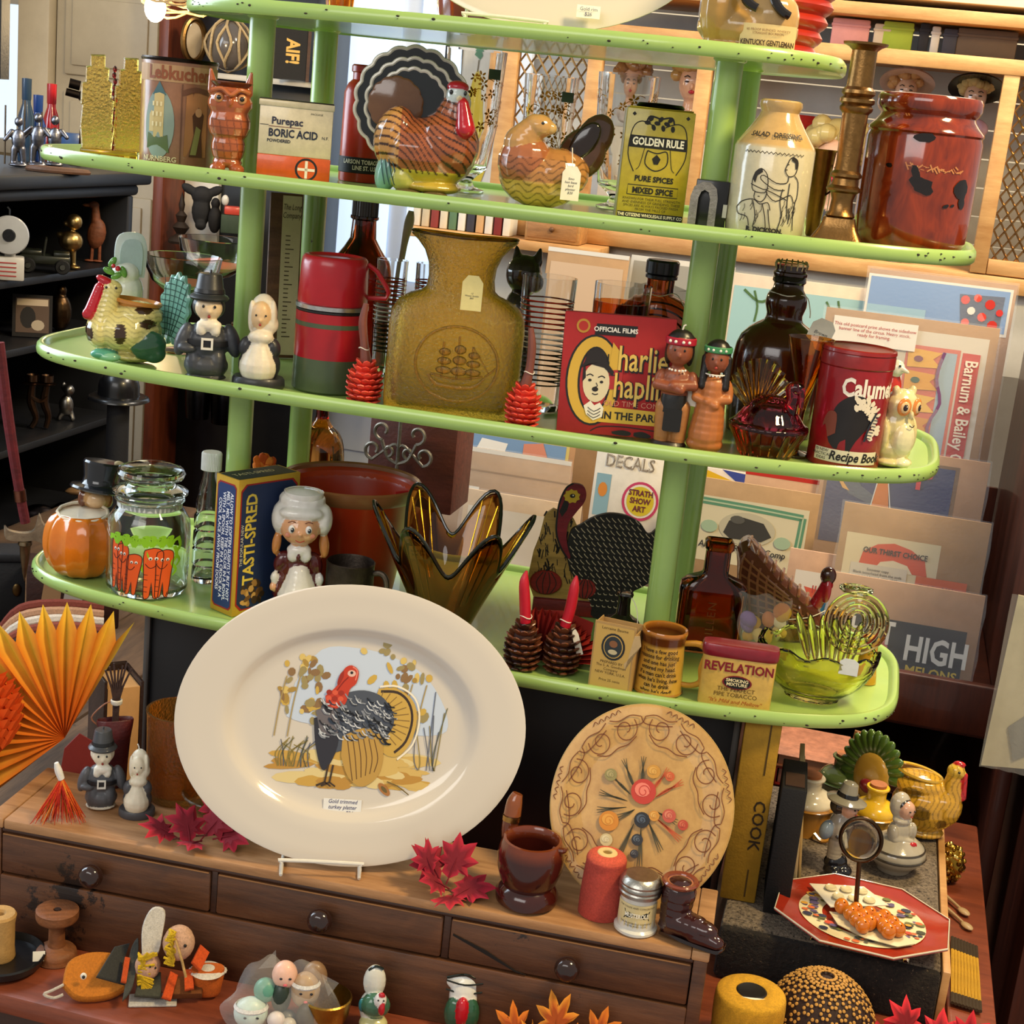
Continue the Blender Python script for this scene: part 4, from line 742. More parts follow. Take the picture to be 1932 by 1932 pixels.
part(o,'necklace',g,'wax'); eyes(o,180,-25,8); part(o,'mouth',G('a8342c').ell(0,-26,164,3,2,2.4),'wax'); part(o,'string',G('ece4d6').at(0,-2,152).tube([(23*cos(t),20*sin(t),2*sin(t)) for t in [2*pi*i/20 for i in range(20)]],1.3,6,closed=1),'pap'); tag(o,-36,4,84,34,54,'',ry=.08)
# jug bottle
o=thing('jug_bottle','very dark brown round shouldered bottle with a crown lip and a price tag','bottle',1448,828,Z1,70)
part(o,'glass',G('3a180a').lathe([(0,1),(70,1),(80,8),(84,60),(84,150),(74,196),(48,222),(36,230),(33,244),(38,262),(36,282),(28,296),(27,320),(31,322),(31,328),(28,330),(28,342)],40,sm=2),'cer'); part(o,'collar',G('5a2a10').lathe([(28,306),(31,310),(29,326),(26,330)],28,closed=1),'gls')
g=G('c8b88c'); 
for i in range(16): t=2*pi*i/16; g.at().tube([(28*cos(t),28*sin(t),334),(30*cos(t),30*sin(t),344),(26*cos(t),26*sin(t),352)],1.5,5)
g.tube([(29*cos(t),29*sin(t),348) for t in [2*pi*i/24 for i in range(24)]],1.5,5,closed=1); part(o,'crown_wire',g,'gold'); part(o,'string',G('ece4d6').tube([(-33,-14,288),(0,-37,284),(33,-14,286),(44,-22,262),(46,-30,246)],1.2,5,sm=4),'pap'); tag(o,58,-46,184,44,66,'Brown\nbottle\nold $22',ry=.3,rx=-.1)
# amber funnel glass
o=thing('amber_goblet','amber glass goblet with conical bowl between the dark bottle and red round tin','glass',1498,862,Z1,20)
part(o,'glass',G('e89a3a').lathe([(0,0),(34,0),(34,4),(8,10),(6,40),(8,80),(18,130),(44,218),(42,218),(15,132),(0,96)],36),'gls')
# glass turkey dish
o=thing('glass_turkey_dish','red and amber glass covered turkey dish with a ribbed fan tail','dish',1444,882,Z1,48)
g=ribbed(G('ea8848'),[(0,0),(44,0),(50,6),(60,30),(74,54),(76,60),(72,60),(56,32),(44,14),(0,12)],20,.06,80,0); part(o,'base_bowl',g,'gls'); g=ribbed(G('e8506a').at(0,0,61),[(76,0),(76,6),(66,14),(50,36),(34,52),(20,62),(0,66)],20,.02,80,3); part(o,'lid_body',g,'gls','ruby glass lid')
part(o,'head',G('e04460').tube([(34,-16,96),(38,-20,124),(36,-20,144),(44,-24,148),(52,-26,136),(54,-26,112)],[14,12,15,12,7,4],12,sm=4),'gls','ruby glass head and neck')
g=G('ecc868')
for i in range(11):
    t=-1.25+2.5*i/10; g.at(-28,12,86).tube([(6*sin(t),0,0),(46*sin(t),4,62*cos(t)+22),(58*sin(t),6,80*cos(t)+26)],[4,9,8],8,sm=3)
part(o,'tail_fan',g,'gls','amber ribbed glass tail')
# red round tin
o=thing('recipe_tin','red round tin with white brand letters and a feathered headdress picture','tin',1591,888,Z1,64)
part(o,'tin_body',G('96161e').lathe([(0,0),(66,0),(67,2),(67,198)],48),'tin'); part(o,'lid',G('8a1a1c').lathe([(67,198.5),(69,201),(69,222),(68,226),(70,228),(69,234),(66,236),(62,233),(0,232)],48),'tin')
Rw=67.5; wf=lambda dx,z,q=0:(lambda c:V(((Rw+q)*sin((c.x+dx)/Rw),-(Rw+q)*cos((c.x+dx)/Rw),z+c.y)))
txt(o,'Calumet',0,0,0,50,'e8e0d0',fn=wf(38,162,.4),sx=.68,bold=1.6,name='brand_lettering')
g=G('171214'); patch(g,spl([(-20,40),(-34,60),(-30,110),(-18,134),(4,148),(30,144),(46,120),(40,90),(20,60),(10,36)],3),.6); g.col('ded2ba'); rnd.seed(14)
for i in range(46):
    q=i/45; t=1.9-2.6*q; rr_=34+rnd.uniform(-6,14); x=20+rr_*cos(t)*.9; z=92+rr_*sin(t)*1.15; patch(g,oval(x,z,rnd.uniform(5,9),rnd.uniform(3,5),7,t),1.2+.02*i)
g.col('1c2430'); stroke(g,[(34,60),(40,90),(52,118)],4,3); 
for i in range(8): stroke(g,[(36+i*2,68+i*6),(46+i*2,66+i*6)],1.6,3.1,0)
patch(g.col('7a3a28'),spl([(-34,60),(-42,84),(-48,80),(-44,100),(-36,112),(-22,108),(-20,70)],3),1); part(o,'headdress_print',wrapg(g,Rw),'ink','printed feathered headdress')
g=G('d8cfae'); 
for i in range(16): x0=-58+i*8; g.add([(x0,-.6,12),(x0+8,-.6,12),(x0+8,-.6,38),(x0,-.6,38)],[(0,1,2,3)])
part(o,'white_band',wrapg(g,Rw),'ink'); txt(o,'Recipe Book',0,0,0,25,'181414',fn=wf(26,25,1.2),sx=.8,bold=.7,shear=.2); txt(o,'70 NEW\nPRACTICAL\nIDEAS',0,0,0,8,'181414',fn=wf(-42,25,1.2))
# owl and red bird
o=thing('owl_figurine','small cream ceramic owl with orange ringed eyes beside the red round tin','figurine',1680,886,Z1,36,rz=.75)
blob(o,'body',[('d2c48c',0,6,30,38,36,32),('d2c48c',0,6,74,36,34,40),('d8cc98',0,-2,114,33,30,30),('d2c48c',-34,6,56,10,24,38),('d2c48c',34,6,56,10,24,38),('e0d6aa',0,-22,52,24,18,34),('d8cc98',-20,-4,140,8,8,10),('d8cc98',20,-4,140,8,8,10),('d2c48c',0,0,8,40,38,10),('e4dcb8',0,-32,10,16,12,9)],'cer',2,4)
g=G()
for x in(-15,15): g.col('d8843a').at(x,-27,114,rx=.05,rz=x*.02).ell(0,0,0,14,5,17).col('e8c088').ell(0,-3.5,0,9,3,11).col('2a1410').ell(0,-5.5,0,5,2.4,6.5).col('f8f0e0').ell(1.5,-7,2,1.4,.8,1.8)
part(o,'eyes',g,'cer','orange and black painted eyes'); part(o,'beak',G('d8cc98').ell(0,-32,100,4,6,8),'cer'); part(o,'mouth_mark',G('3a2a18').tube([(-6,-38,82),(0,-40,79),(6,-38,82)],1,5,sm=3),'cer')
o=thing('parrot_figurine','small red and white ceramic bird half hidden behind the red round tin','figurine',1664,838,Z1,18)
blob(o,'body',[('b02418',0,0,40,24,20,42),('c43020',0,-2,92,20,18,44),('e8e0d4',4,-8,140,16,14,16),('e0d8c8',(10,-14,142),(26,-18,136),7,3),('3a2a2a',-4,6,60,18,12,40)],'cer',2.2,3); part(o,'eye',G('141414').ell(10,-21,146,2.4),'cer')
# ---------------------------------------------------------------- upper tier
o=thing('napkin_holder','translucent yellow glass holder of two stepped slabs at the left end','holder',206,294,Z2,20,rz=-.1,Y=0)
sl=[(-26,0),(-30,40),(-27,78),(-30,80),(-29,118),(-22,120),(-22,148),(-14,150),(-14,170),(12,172),(12,150),(20,148),(19,128),(26,122),(25,96),(30,90),(28,50),(32,40),(28,0)]
part(o,'base',G('d8a628').at(0,4).box(104,44,14,3),'gls'); part(o,'slab',G('f6da70').at(-24,-8,13,rz=.25).prism(sl,14,.04),'crk'); part(o,'slab',G('eccc60').at(34,10,13,rz=.35).prism(sl,14,.04),'crk')
g=G('7a1c28')
for i in range(14): g.ell(4+ (i%3),6,18+i*11,4,4,6,n=8,m=6)
part(o,'beaded_edge',g,'gls','dark red beaded edge')
o=thing('biscuit_tin','round faded tin printed with a castle tower and gothic letters beside the wooden owl','tin',332,310,Z2,66,Y=0)
part(o,'tin_body',G('96684c').lathe([(0,0),(66,0),(68,2),(69,188),(66,188),(66,4)],48,cap=(1,0)),'tin'); part(o,'rim',G('2c241e').lathe([(66,186),(70,186),(71,190),(69,193),(66,192)],48,closed=1),'met','dark rolled rim')
R_=69.3; g=G('b08a62'); 
for i in range(-6,7): g.add([(x,-.4,z) for x,z in((i*15-7.5,150),(i*15+7.5,150),(i*15+7.5,180),(i*15-7.5,180))],[(0,1,2,3)])
part(o,'top_band',wrapg(g,R_),'ink'); txt(o,'Lebkuchen',0,0,0,33,'8a4a2a',fn=lambda c:V(((R_+1)*sin(c.x/R_),-(R_+1)*cos(c.x/R_),165+c.y)),sx=.85,bold=1)
g=G('8a9a90'); patch(g,[(x-36,z+74) for x,z in oval(0,0,30,62,24)],.5); g.col('c9b078'); patch(g,[(-46,50),(-26,50),(-26,128),(-36,144),(-46,128)],1); patch(g,[(-56,60),(-46,60),(-46,90),(-51,98),(-56,90)],1.1); patch(g.col('4a6a70'),[(-50,126),(-22,126),(-36,150)],1.4); patch(g.col('5a6a42'),[(-60,30),(-14,24),(-18,56),(-34,50),(-58,58)],1.3)
patch(g.col('b07a50'),[(12,20),(58,20),(58,132),(40,142),(14,128)],.5); patch(g.col('5a3a2a'),[(22,20),(50,20),(46,60),(50,96),(38,110),(26,94),(30,60)],.9); patch(g.col('8a8a52'),[(24,24),(36,24),(44,70),(34,76)],1.2); patch(g.col('c99a70'),oval(38,100,7,8,12),1.3); g.col('6a4432'); stroke(g,[(6,4),(6,148)],2,.6,0); stroke(g,[(6,132),(30,140),(58,136)],9,1.4)
for i in range(9): patch(g.col('e0cfa0'),[(-49+(i%3)*8,70+(i//3)*18),(-45+(i%3)*8,70+(i//3)*18),(-45+(i%3)*8,78+(i//3)*18),(-49+(i%3)*8,78+(i//3)*18)],1.8)
part(o,'printed_scenes',wrapg(g,R_),'ink','faded castle and figure print'); txt(o,'NURNBERG',0,0,0,13,'ddcaa0',fn=lambda c:V(((R_+1)*sin((c.x-34)/R_),-(R_+1)*cos((c.x-34)/R_),12+c.y)),bold=.3)
o=thing('owl_vase','reddish brown glazed owl vase with pointed ears and quilted body by the front left post','vase',428,322,Z2,30,Y=-0.055)
T='a4552e'
def quilt(P,c):
    k=(((P[:,2]%14)<2.2)|(((P[:,0]+.2*P[:,2])%13)<2.2))&(P[:,2]<104)&(P[:,2]>24); return np.where(k[:,None],c*.55,c)
blob(o,'body',[(T,0,0,50,32,28,38),(T,0,0,92,40,34,40),(T,0,0,128,42,34,28),(T,0,0,150,40,33,16),(T,(-32,-4,150),(-38,-8,186),11,3),(T,(30,-4,150),(36,-8,186),11,3),(T,-18,-14,10,15,18,11),(T,18,-14,10,15,18,11),(T,0,-30,132,6,8,10),(T,0,0,22,28,24,12)],'cer',1.8,2,colf=quilt)
part(o,'mouth_ring',G('5e2e18').at(0,0,160).lathe([(30,-8),(38,2),(41,6),(38,8),(28,-4)],32,closed=1,sy=.82),'cer'); g=G()
for x in(-21,21): g.col('8a4424').at(x,-30,138,rx=.1,rz=x*.02).lathe([(0,-1)],8) if 0 else g.col('c98a5a').ell(x,-29,138,9,5,9).col('181210').ell(x,-33,138,4.5,3,4.5)
part(o,'eyes',g,'cer'); g=G('6e3418')
for z in(24,40,): pass
part(o,'brow',G('b4643a').tube([(-34,-26,150),(-16,-34,154),(0,-38,144),(16,-34,154),(34,-26,150)],4,8,sm=4),'cer')
# boric acid tin
o=thing('medicine_tin','flat cream and orange powder tin with a white cross in a black ring','tin',552,338,Z2,6,rz=-.02,Y=-0.05)
part(o,'upper_body',G('cfc3a6').at(0,24,46).box(136,48,90,2),'tin'); part(o,'lower_body',G('cc5418').at(0,24,0).box(137,49,46.5,2),'tin'); part(o,'lid',G('c4b99c').at(0,24,134).box(140,52,12,2),'tin'); part(o,'lid_edge',G('3a3830').at(0,24,145.5).box(138,50,2.5,1),'met')
f=lambda dx,dz,q=.8:(lambda c:V((dx+c.x,-q,dz+c.y)))
txt(o,'Purepac',0,0,0,18,'2a2a40',fn=f(-16,108),bold=.5); txt(o,'BORIC ACID',0,0,0,20,'1c2238',fn=f(-4,86),bold=.6,sx=.82); txt(o,'N.F.',0,0,0,8,'1c2238',fn=f(56,84)); txt(o,'POWDERED',0,0,0,8,'1c2238',fn=f(-30,72),bold=.2); txt(o,'PACKAGE',0,0,0,5,'444444',fn=f(38,126))
g=G('6a2a1a'); stroke(g,[(-50,98),(10,98)],1,.7,0); stroke(g.col('2a2a30'),[(-66,100),(-50,100)],1,.7,0); g.col('17171c'); patch(g,oval(24,24,21,21,28),1.0); patch(g.col('cc5418'),oval(24,24,17,17,28),1.3); g.col('e8e0d0'); stroke(g,[(24,8),(24,40)],5,1.7,0); stroke(g,[(8,24),(40,24)],5,1.7,0); part(o,'cross_emblem',g,'ink','white cross in a black ring')
o=thing('tobacco_jar','red round tobacco tin with a black band behind the big turkey','tin',676,348,Z2,34,Y=0.1)
part(o,'tin_body',G('b02c18').lathe([(0,0),(38,0),(39,3),(38,160),(32,176),(24,184),(24,196),(27,198),(27,208),(24,211),(0,211)],36),'pla'); g=G('141414').lathe([(39,16),(39.8,17),(39.6,44),(38.8,45)],36,closed=1); part(o,'black_band',g,'ink'); txt(o,'LARSON TOBACCO CO\nLINE ST. U.S.A.',0,0,0,11,'e8dcc8',fn=lambda c:V((40.6*sin((c.x*.8+14)/40),-40.6*cos((c.x*.8+14)/40),31+c.y)),bold=.3)
# big turkey
o=thing('turkey_figurine','large glazed turkey figurine with a black and white scalloped tail and red head','figurine',800,364,Z2,70,Y=-0.025)
cx,cz=-36,158
def fan(R,n,am): return [(cx+R*(1+am*abs(sin(n*t)))*cos(t),cz+R*(1+am*abs(sin(n*t)))*sin(t)) for t in [2*pi*i/140 for i in range(140)]]
for i,(R,y) in enumerate(((106,44),(86,32),(68,20))):
    p=part(o,'tail_fan',G('1a2024').at(0,y).prism(fan(R,9,.05),12,.03),'cer','black scalloped tail layer'); part(p,'white_edge',G('d8d0be').at(0,y-5.4).tube([(x,0,z) for x,z in fan(R-3,9,.05)],3.6,7,closed=1),'cer')
part(o,'tail_centre',G('6e4a30').at(-30,10).prism(fan(50,7,.04),12,.1),'cer')
def tkc(P,c):
    q=(P[:,2]*.62+8*np.sin(P[:,0]*.045+.6)+P[:,0]*.5+P[:,1]*.25)%9; z=P[:,2]
    base=np.where((z<46)[:,None],np.array(C('c9b23c')),np.where((P[:,0]<-52)[:,None],np.array(C('c08a4c')),np.array(C('9c5634'))))
    m=(c[:,0]>.3)&(c[:,2]<.12)&(c[:,1]<.16)&(c[:,1]>.05); o_=np.where(m[:,None],base,c); return np.where((m&(q<2.6)&(z>40))[:,None],np.array(C('3a1e16')),o_)
FB='b0602f'
blob(o,'body',[(FB,0,0,76,92,74,66),(FB,34,-18,96,62,60,62),(FB,(38,-20,130),(46,-28,176),38,22),(FB,-62,-8,100,40,42,58,.2),('7fb0a4',-70,-16,38,24,26,40,.25),('b9b45a',-40,-30,30,26,26,28),('c9d4d0',46,-34,184,21,20,23),('b01828',46,-32,200,21,20,12),('b01828',58,-56,176,7,8,7),('b01828',(58,-58,170),(66,-66,128),11,18),('b9a040',10,-10,16,60,50,14)],'cer',2.4,3,colf=tkc)
g=G('141414').ell(34,-51,190,3.6,2.4,4.4).ell(60,-50,190,3,2.4,4.2); part(o,'eyes',g,'cer'); part(o,'beak',G('e0cfa8').at(50,-56,180,rx=1.2).lathe([(6,0),(4,6),(0,12)],12),'cer'); 
g=G('2a4a50')
for i in range(5): g.at().tube([(-84+i*7,-40-i*1.5,60),(-80+i*8,-44-i,36),(-74+i*9,-44,14)],1.2,5,sm=3)
part(o,'wing_lines',g,'cer'); part(o,'feet',G('5a4a30').ell(-30,-44,4,26,16,6).ell(20,-50,4,24,16,6),'cer')
# gold flower glasses
for px,py,r,h,lab in((876,372,56,256,'tall footed glass with gold flowers, directly behind the big turkey'),(1018,380,51,226,'tall footed glass with gold flowers, behind the brown hen'),(1160,392,58,244,'tall footed glass with gold flowers, left of the yellow spice tin')):
    o=thing('gold_flower_glass',lab,'glass',px,py,Z2,r*.6,grp='gold decorated glasses',Y=0.15); part(o,'glass',G('f4f4f2').lathe([(0,0),(r*.62,0),(r*.64,4),(r*.3,10),(r*.2,20),(r*.36,30),(r*.66,44),(r*.86,h*.45),(r,h),(r-2.5,h),(r*.83,h*.45),(r*.6,50),(0,40)],36),'gls')
    g=G('a8761c'); rnd.seed(px)
    for i in range(34):
        q=rnd.uniform(.32,.86); x=rnd.uniform(-1.45,1.45)*r; z=h*q; s_=rnd.uniform(5,9)
        for k in range(5): t=k*1.257+x; patch(g,oval(x+s_*.8*cos(t),z+s_*.8*sin(t),s_*.55,s_*.28,7,t),.6)
        if i%2: stroke(g,[(x,z),(x+10,z+9),(x+22,z+6)],1.4,.6,3)
    for i,p in enumerate(g.v): q=p.z/h; R=r*(.79+.21*q)+.9-p.y*.2; a=p.x/r; g.v[i]=V((R*sin(a),-R*cos(a),p.z))
    part(o,'gold_flowers',g,'gold','gold flower sprays')
    if px<1150: part(o,'sticker',G('5a6660').at(r*.62,-r*.78,h*.84,rz=.6).slab(-13,-1,-9,13,0,9),'pap')
# hen
o=thing('hen_figurine','lustrous brown turkey hen planter with tucked head and dark raised tail','figurine',1022,398,Z2,56,Y=-0.03)
def hc(P,c):
    q=(P[:,2]*.8+5*np.sin(P[:,0]*.16))%10; k=(q<2.6)&(P[:,2]<96)&(c[:,0]>.25); c=np.where((P[:,2]<52)[:,None]&(c[:,0:1]>.25),np.array(C('c8a24c')),c); return np.where(k[:,None],c*.42,c)
blob(o,'body',[('b07a44',-8,0,60,80,62,58),('a0603c',-40,-14,84,52,50,54),('b07a44',20,-10,70,62,52,46),('b88a50',(-50,-20,118),(-28,-26,150),34,24),('c09458',-20,-30,152,27,24,22),('c8a466',2,-34,150,11,11,11),('4a3020',64,10,110,44,26,50,.5),('4a3020',84,16,140,34,20,48,.45)],'cer',2.4,3,colf=hc)
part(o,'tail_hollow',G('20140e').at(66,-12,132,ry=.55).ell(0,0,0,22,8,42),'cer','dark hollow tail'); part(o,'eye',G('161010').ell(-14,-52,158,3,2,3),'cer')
part(o,'tag_string',G('ece4d2').tube([(44,-52,120),(46,-60,104),(48,-62,86)],1,5),'pap'); tag(o,48,-62,26,34,62,'Smo\nhen base\nbird\nplanter\n$20')
# spice tin
F=at(1287,424,Z2); Lp=at(1161,411,Z2); e1=Lp-F; kb=(F-O).dot(FW)/FPX; wl_=e1.length/kb
o=put('spice_tin','yellow mixed spice tin printed with black shield and lettering','tin',F,face=math.atan2(e1.y,e1.x)+pi); Ht=203
g=cbx(G('b8a42c'),-wl_,0,0,96,0,Ht,2); part(o,'tin_body',g,'tin'); part(o,'lid',cbx(G('8a7c28'),-wl_+4,-4,4,92,Ht-.5,Ht+3,1).col('17150f').at(-wl_/2,46,Ht+3).lathe([(0,0),(44,0),(46,3),(42,8),(0,10)],32),'met','dark round press lid')
f=lambda z,q=.9,dx=0:(lambda c:V((-wl_/2+dx+c.x,-q,z+c.y))); K='15140e'
g=G(K); patch(g,[(-wl_+10,132),(-10,132),(-10,154),(-wl_+10,154)],.5); part(o,'black_banner',g,'ink'); txt(o,'GOLDEN RULE',0,0,0,19,'f0ead0',fn=f(143,1.2),sx=.76,bold=.7)
txt(o,'PURE SPICES',0,0,0,14,K,fn=f(76),sx=.95,bold=.5); txt(o,'MIXED SPICE',0,0,0,15,K,fn=f(54),sx=.9,bold=.6); txt(o,'KNOWN FOR THEIR FULL STRENGTH\nAND EVENNESS OF GRINDING, THESE\nSPICES ARE ALWAYS PACKED FRESH\nFROM THE MILLS OF',0,0,0,6.4,'3a3410',fn=f(29)); g=G(K)
patch(g,[(-wl_+2,3),(-2,3),(-2,14),(-wl_+2,14)],.5); stroke(g,[(-wl_+16,46),(-16,46),(-16,64),(-wl_+16,64),(-wl_+16,46)],1.4,.6,0); cx=-wl_/2
for s in(-1,1):
    stroke(g,[(cx+s*10,172),(cx+s*34,180),(cx+s*50,166),(cx+s*54,120),(cx+s*40,88)],1.8,.7); stroke(g,[(cx,186),(cx+s*20,190),(cx+s*26,178)],3,.7); stroke(g,[(cx+s*24,132),(cx+s*30,100),(cx+s*36,92)],1.2,.7); patch(g,oval(cx+s*50,192,4,4,4),.7)
for i in range(9): patch(g,oval(cx-24+i*6,178+9*sin(i*2.1),6,4,8,i),.8)
stroke(g,[(cx-18,128),(cx-20,104),(cx,92),(cx+20,104),(cx+18,128),(cx,124),(cx-18,128)],2,.7); patch(g,[(cx-8,114),(cx,122),(cx+8,114),(cx+4,104),(cx-4,104)],.8); part(o,'line_print',g,'ink'); txt(o,'THE CITIZENS WHOLESALE SUPPLY CO',0,0,0,8,'f0e8c0',fn=f(8.5,1.2),sx=.86,bold=.2)
g=G('8f7c22').at(0,0,0); g.slab(.4,10,20,.9,86,190); part(o,'side_panel',g,'ink')
o=thing('letter_block','grey metal printing letter shaped like an arch on a black block','printing block',1328,434,Z2,6,Y=-0.05)
part(o,'arch',G('8e8a84').prism([(-33,0),(-33,60),(-28,78),(-14,88),(2,88),(14,78),(18,60),(18,0),(4,0),(4,58),(0,70),(-8,74),(-14,70),(-18,58),(-18,0)],16),'dul'); part(o,'block',G('18181a').at(6,30).box(62,44,92,2),'pla'); part(o,'sticker',G('cfcabb').slab(30,4,26,37.6,12,50),'pap')
# salad dressing crock
o=thing('stoneware_crock','cream stoneware salad dressing crock printed with two figures in black','crock',1438,456,Z2,70,Y=-0.03)
part(o,'crock',G('c8bd9c').lathe([(0,0),(70,0),(73,4),(75,30),(75,166),(72,174),(50,206),(38,226),(35,234),(37,240),(40,246),(39,254),(34,257),(28,256),(26,240),(28,228),(0,220)],48),'cer',colf=lambda P,c:np.where(P[:,2:3]>168,np.array(C('bf9c62')),c))
R_=75.6; fw_=lambda z,dx=0:(lambda c:V(((R_+.5)*sin((c.x+dx)/R_),-(R_+.5)*cos((c.x+dx)/R_),z+c.y)))
txt(o,'SALAD  DRESSING',0,0,0,19,'221c14',fn=lambda c:V(((65-c.y*.46)*sin(c.x/60),-(65-c.y*.46)*cos(c.x/60),191+c.y*.66)),bold=.5,sx=.6)
g=G('241e18'); stroke(g,[(-58+i*4,158+(2 if i%2 else -2)) for i in range(30)],1.6,.5,0)
LN=[[(-30,120),(-34,104),(-30,86),(-8,84),(-4,98),(-8,118),(-20,128),(-30,120)],[(-36,98),(-12,90),(-2,92)],[(-26,84),(-26,72),(-14,66),(-6,74),(-4,86)],[(-62,52),(-50,64),(-28,70),(-14,62),(0,66),(6,52)],[(-62,52),(-56,40),(-36,36),(-30,20)],[(-28,68),(-20,40),(-22,18)],[(-10,64),(-2,40),(2,18)],[(2,54),(6,34),(10,18)],
 [(30,150),(26,138),(24,128),(32,118),(44,122),(48,136),(46,148),(36,154),(30,150)],[(32,118),(30,106),(10,104),(-14,116),(-18,108),(8,92),(28,92)],[(44,120),(54,108),(56,80),(50,70),(40,84),(14,70),(-2,80)],[(24,94),(22,70),(28,44),(24,18)],[(54,76),(52,50),(56,18)],[(36,106),(36,70),(40,40)],[(42,60),(44,30)],[(-2,80),(-6,88),(4,86),(34,74)],[(26,140),(30,140)],[(24,130),(28,130)],[(-20,76),(-16,76)]]
for L in LN: stroke(g,L,1.7,.5,3)
patch(g,[(34,154),(46,150),(49,136),(44,132),(42,144),(34,148)],.5); patch(g,[(-34,108),(-30,122),(-18,128),(-16,122),(-26,114),(-28,100)],.5); rnd.seed(6)
for i in range(30): x=rnd.choice((rnd.uniform(-54,-4),rnd.uniform(24,54))); z=rnd.uniform(22,60); stroke(g,[(x,z),(x+3,z+7),(x+2,z+14)],1,.5,0)
part(o,'figure_print',wrapg(g,R_),'ink','black line print of two people')
txt(o,'R. DICKSON.',0,0,0,12,'1c1814',fn=fw_(14),bold=.7); txt(o,'EARL CAPS & FUEL',0,0,0,11,'1c1814',fn=fw_(3.5),bold=.9,sx=.9)
o=thing('jigger','tapered bronze metal cup with a hanging wire handle behind the stoneware crock','cup',1530,448,Z2,10,Y=0.06)
part(o,'cup',G('8a5a34').lathe([(0,0),(10,0),(12,4),(24,156),(27,160),(23,160),(10,8),(0,6)],28),'met'); part(o,'handle',G('2a1c14').tube([(24,-4,130),(34,-8,118),(28,-8,92),(6,-10,72),(-6,-10,66)],2,6,sm=4),'met'); part(o,'hanging_wires',G('c9bda0').tube([(18,0,110),(10,-6,40),(-4,-8,2)],1,5,sm=3).tube([(20,0,110),(22,-6,50),(8,-8,6)],1,5,sm=3),'pap')
o=thing('candlestick','tall turned brass candlestick with a square flared foot in front of the red brown jar','candlestick',1578,466,Z2,34,Y=-0.04)
g=G('8e6a3e').loft([(0,50,44),(4,51,45),(14,46,40),(30,36,31),(44,31,27),(50,30,26)],40,p=7,sm=2); g.lathe([(24,50),(28,54),(22,62),(20,84),(24,96),(32,100),(33,104),(25,110),(23,122),(29,126),(29,131),(23,137),(22,150),(24,240),(30,246),(31,251),(27,256),(32,260),(32,266),(26,271),(31,276),(30,282),(24,288),(23,352),(30,358),(40,362),(41,366),(22,367),(18,350),(0,348)],32); part(o,'stem_and_foot',g,'met')
o=thing('glazed_jar','large red brown glazed pottery jar with black chipped patches at the right end','jar',1722,480,Z2,96,Y=0.03)
jm=proc('red_brown_glaze','5e1c0a','94340f',sc=(1,1,.35),ns=.03,rough=.12,bump=.0,c3='1a0f0c',th=.655,coat=.6,det=3,dist=.6)
part(o,'jar',G().lathe([(0,0),(88,0),(98,6),(104,20),(106,60),(107,200),(104,210),(107,214),(106,218),(96,228),(88,238),(86,244),(92,250),(96,258),(96,272),(92,279),(86,280),(80,274),(78,250),(84,236),(96,214),(98,30),(0,14)],56),jm)
part(o,'scratch_band',wrapg((lambda g:[g.col('c98a5a')]+[stroke(g,[(x,150+rnd.uniform(-6,6)),(x+6,150+rnd.uniform(-6,6))],rnd.uniform(1,3),.4,0) for x in range(-30,70,4)] and g)(G()) if 0 else [stroke(g2,[(x,152+rnd.uniform(-7,7)),(x+7,150+rnd.uniform(-7,7))],rnd.uniform(1,3.4),.4,0) for g2 in [G('b8784a')] for x in range(-26,80,4)][-1],107.2),'ink','worn pale scratches')
for x,z,a,b,t in((10,120,22,16,-.3),(-4,140,6,20,.5),(2,204,18,10,.1),(90,120,16,22,.3),(96,96,8,14,0),(60,88,6,4,.3),(74,90,4,3,.2),(-56,150,6,5,0)): g=G('150d0b'); patch(g,[(x+(p-x)*(1+.25*sin(5*i)),z+(q-z)*(1+.25*cos(7*i))) for i,(p,q) in enumerate(oval(x,z,a,b,18,t))],.6); part(o,'chipped_patch',wrapg(g,107.2),'cer','black chipped glaze patch')
# ---------------------------------------------------------------- top tier
def platter(o,a,b,lean_,z0,col='d3cabd',nm='plate_body'):
    M=MX.Translation((0,0,z0))@MX.Rotation(lean_,4,'X'); g=G(col); R=[]
    for q,y in ((.02,25),(.3,25),(.6,24.5),(.655,23),(.69,16),(.72,8),(.745,5),(.79,3.5),(.9,1.5),(.985,-1),(1,0),(1,3),(.985,5),(.76,12),(.71,28),(.64,32),(.3,32),(.02,32)):
        R.append([M@V((a*q*cos(t),y,b+ (b*q)*sin(t))) if q>.75 else M@V(((a-.0*b)*q*cos(t)*1.0,y,b+b*q*sin(t)*(1-.06*(q<.75)))) for t in [2*pi*i/96 for i in range(96)]])
    g.rings(R); return part(o,nm,g,'chi',ang=60),M
def easel(o,w,h,lean_,x0=0):
    g=G('e4ded0'); 
    g.tube([(x0-w/2,60,3.6),(x0-w/2,-10,3.6),(x0-w/2,-16,8),(x0-w/2,-16,h),(x0-w/2+5,-16,h+4),(x0+w/2-5,-16,h+4),(x0+w/2,-16,h),(x0+w/2,-16,8),(x0+w/2,-10,3.6),(x0+w/2,60,3.6)],3.4,8,sm=3); g.tube([(x0-w/2,60,3.6),(x0-w/2+10,104,150),(x0,122,190),(x0+w/2-10,104,150),(x0+w/2,60,3.6)],3,8,sm=3); return part(o,'wire',g,'pla')
o=thing('platter','cream oval platter standing on edge on the top tier, cut by the picture edge','platter',1020,52,Z3,0,Y=0); platter(o,330,255,-.25,10); part(o,'price_label',G('eceadf').at(86,-14,48,rx=-.25).slab(-22,-1,-10,22,0,14),'pap'); txt(o,'Gold rim\n$26',0,0,0,9,'3a3a6a',fn=lambda c:V((86+c.x,-18,50+c.y)))
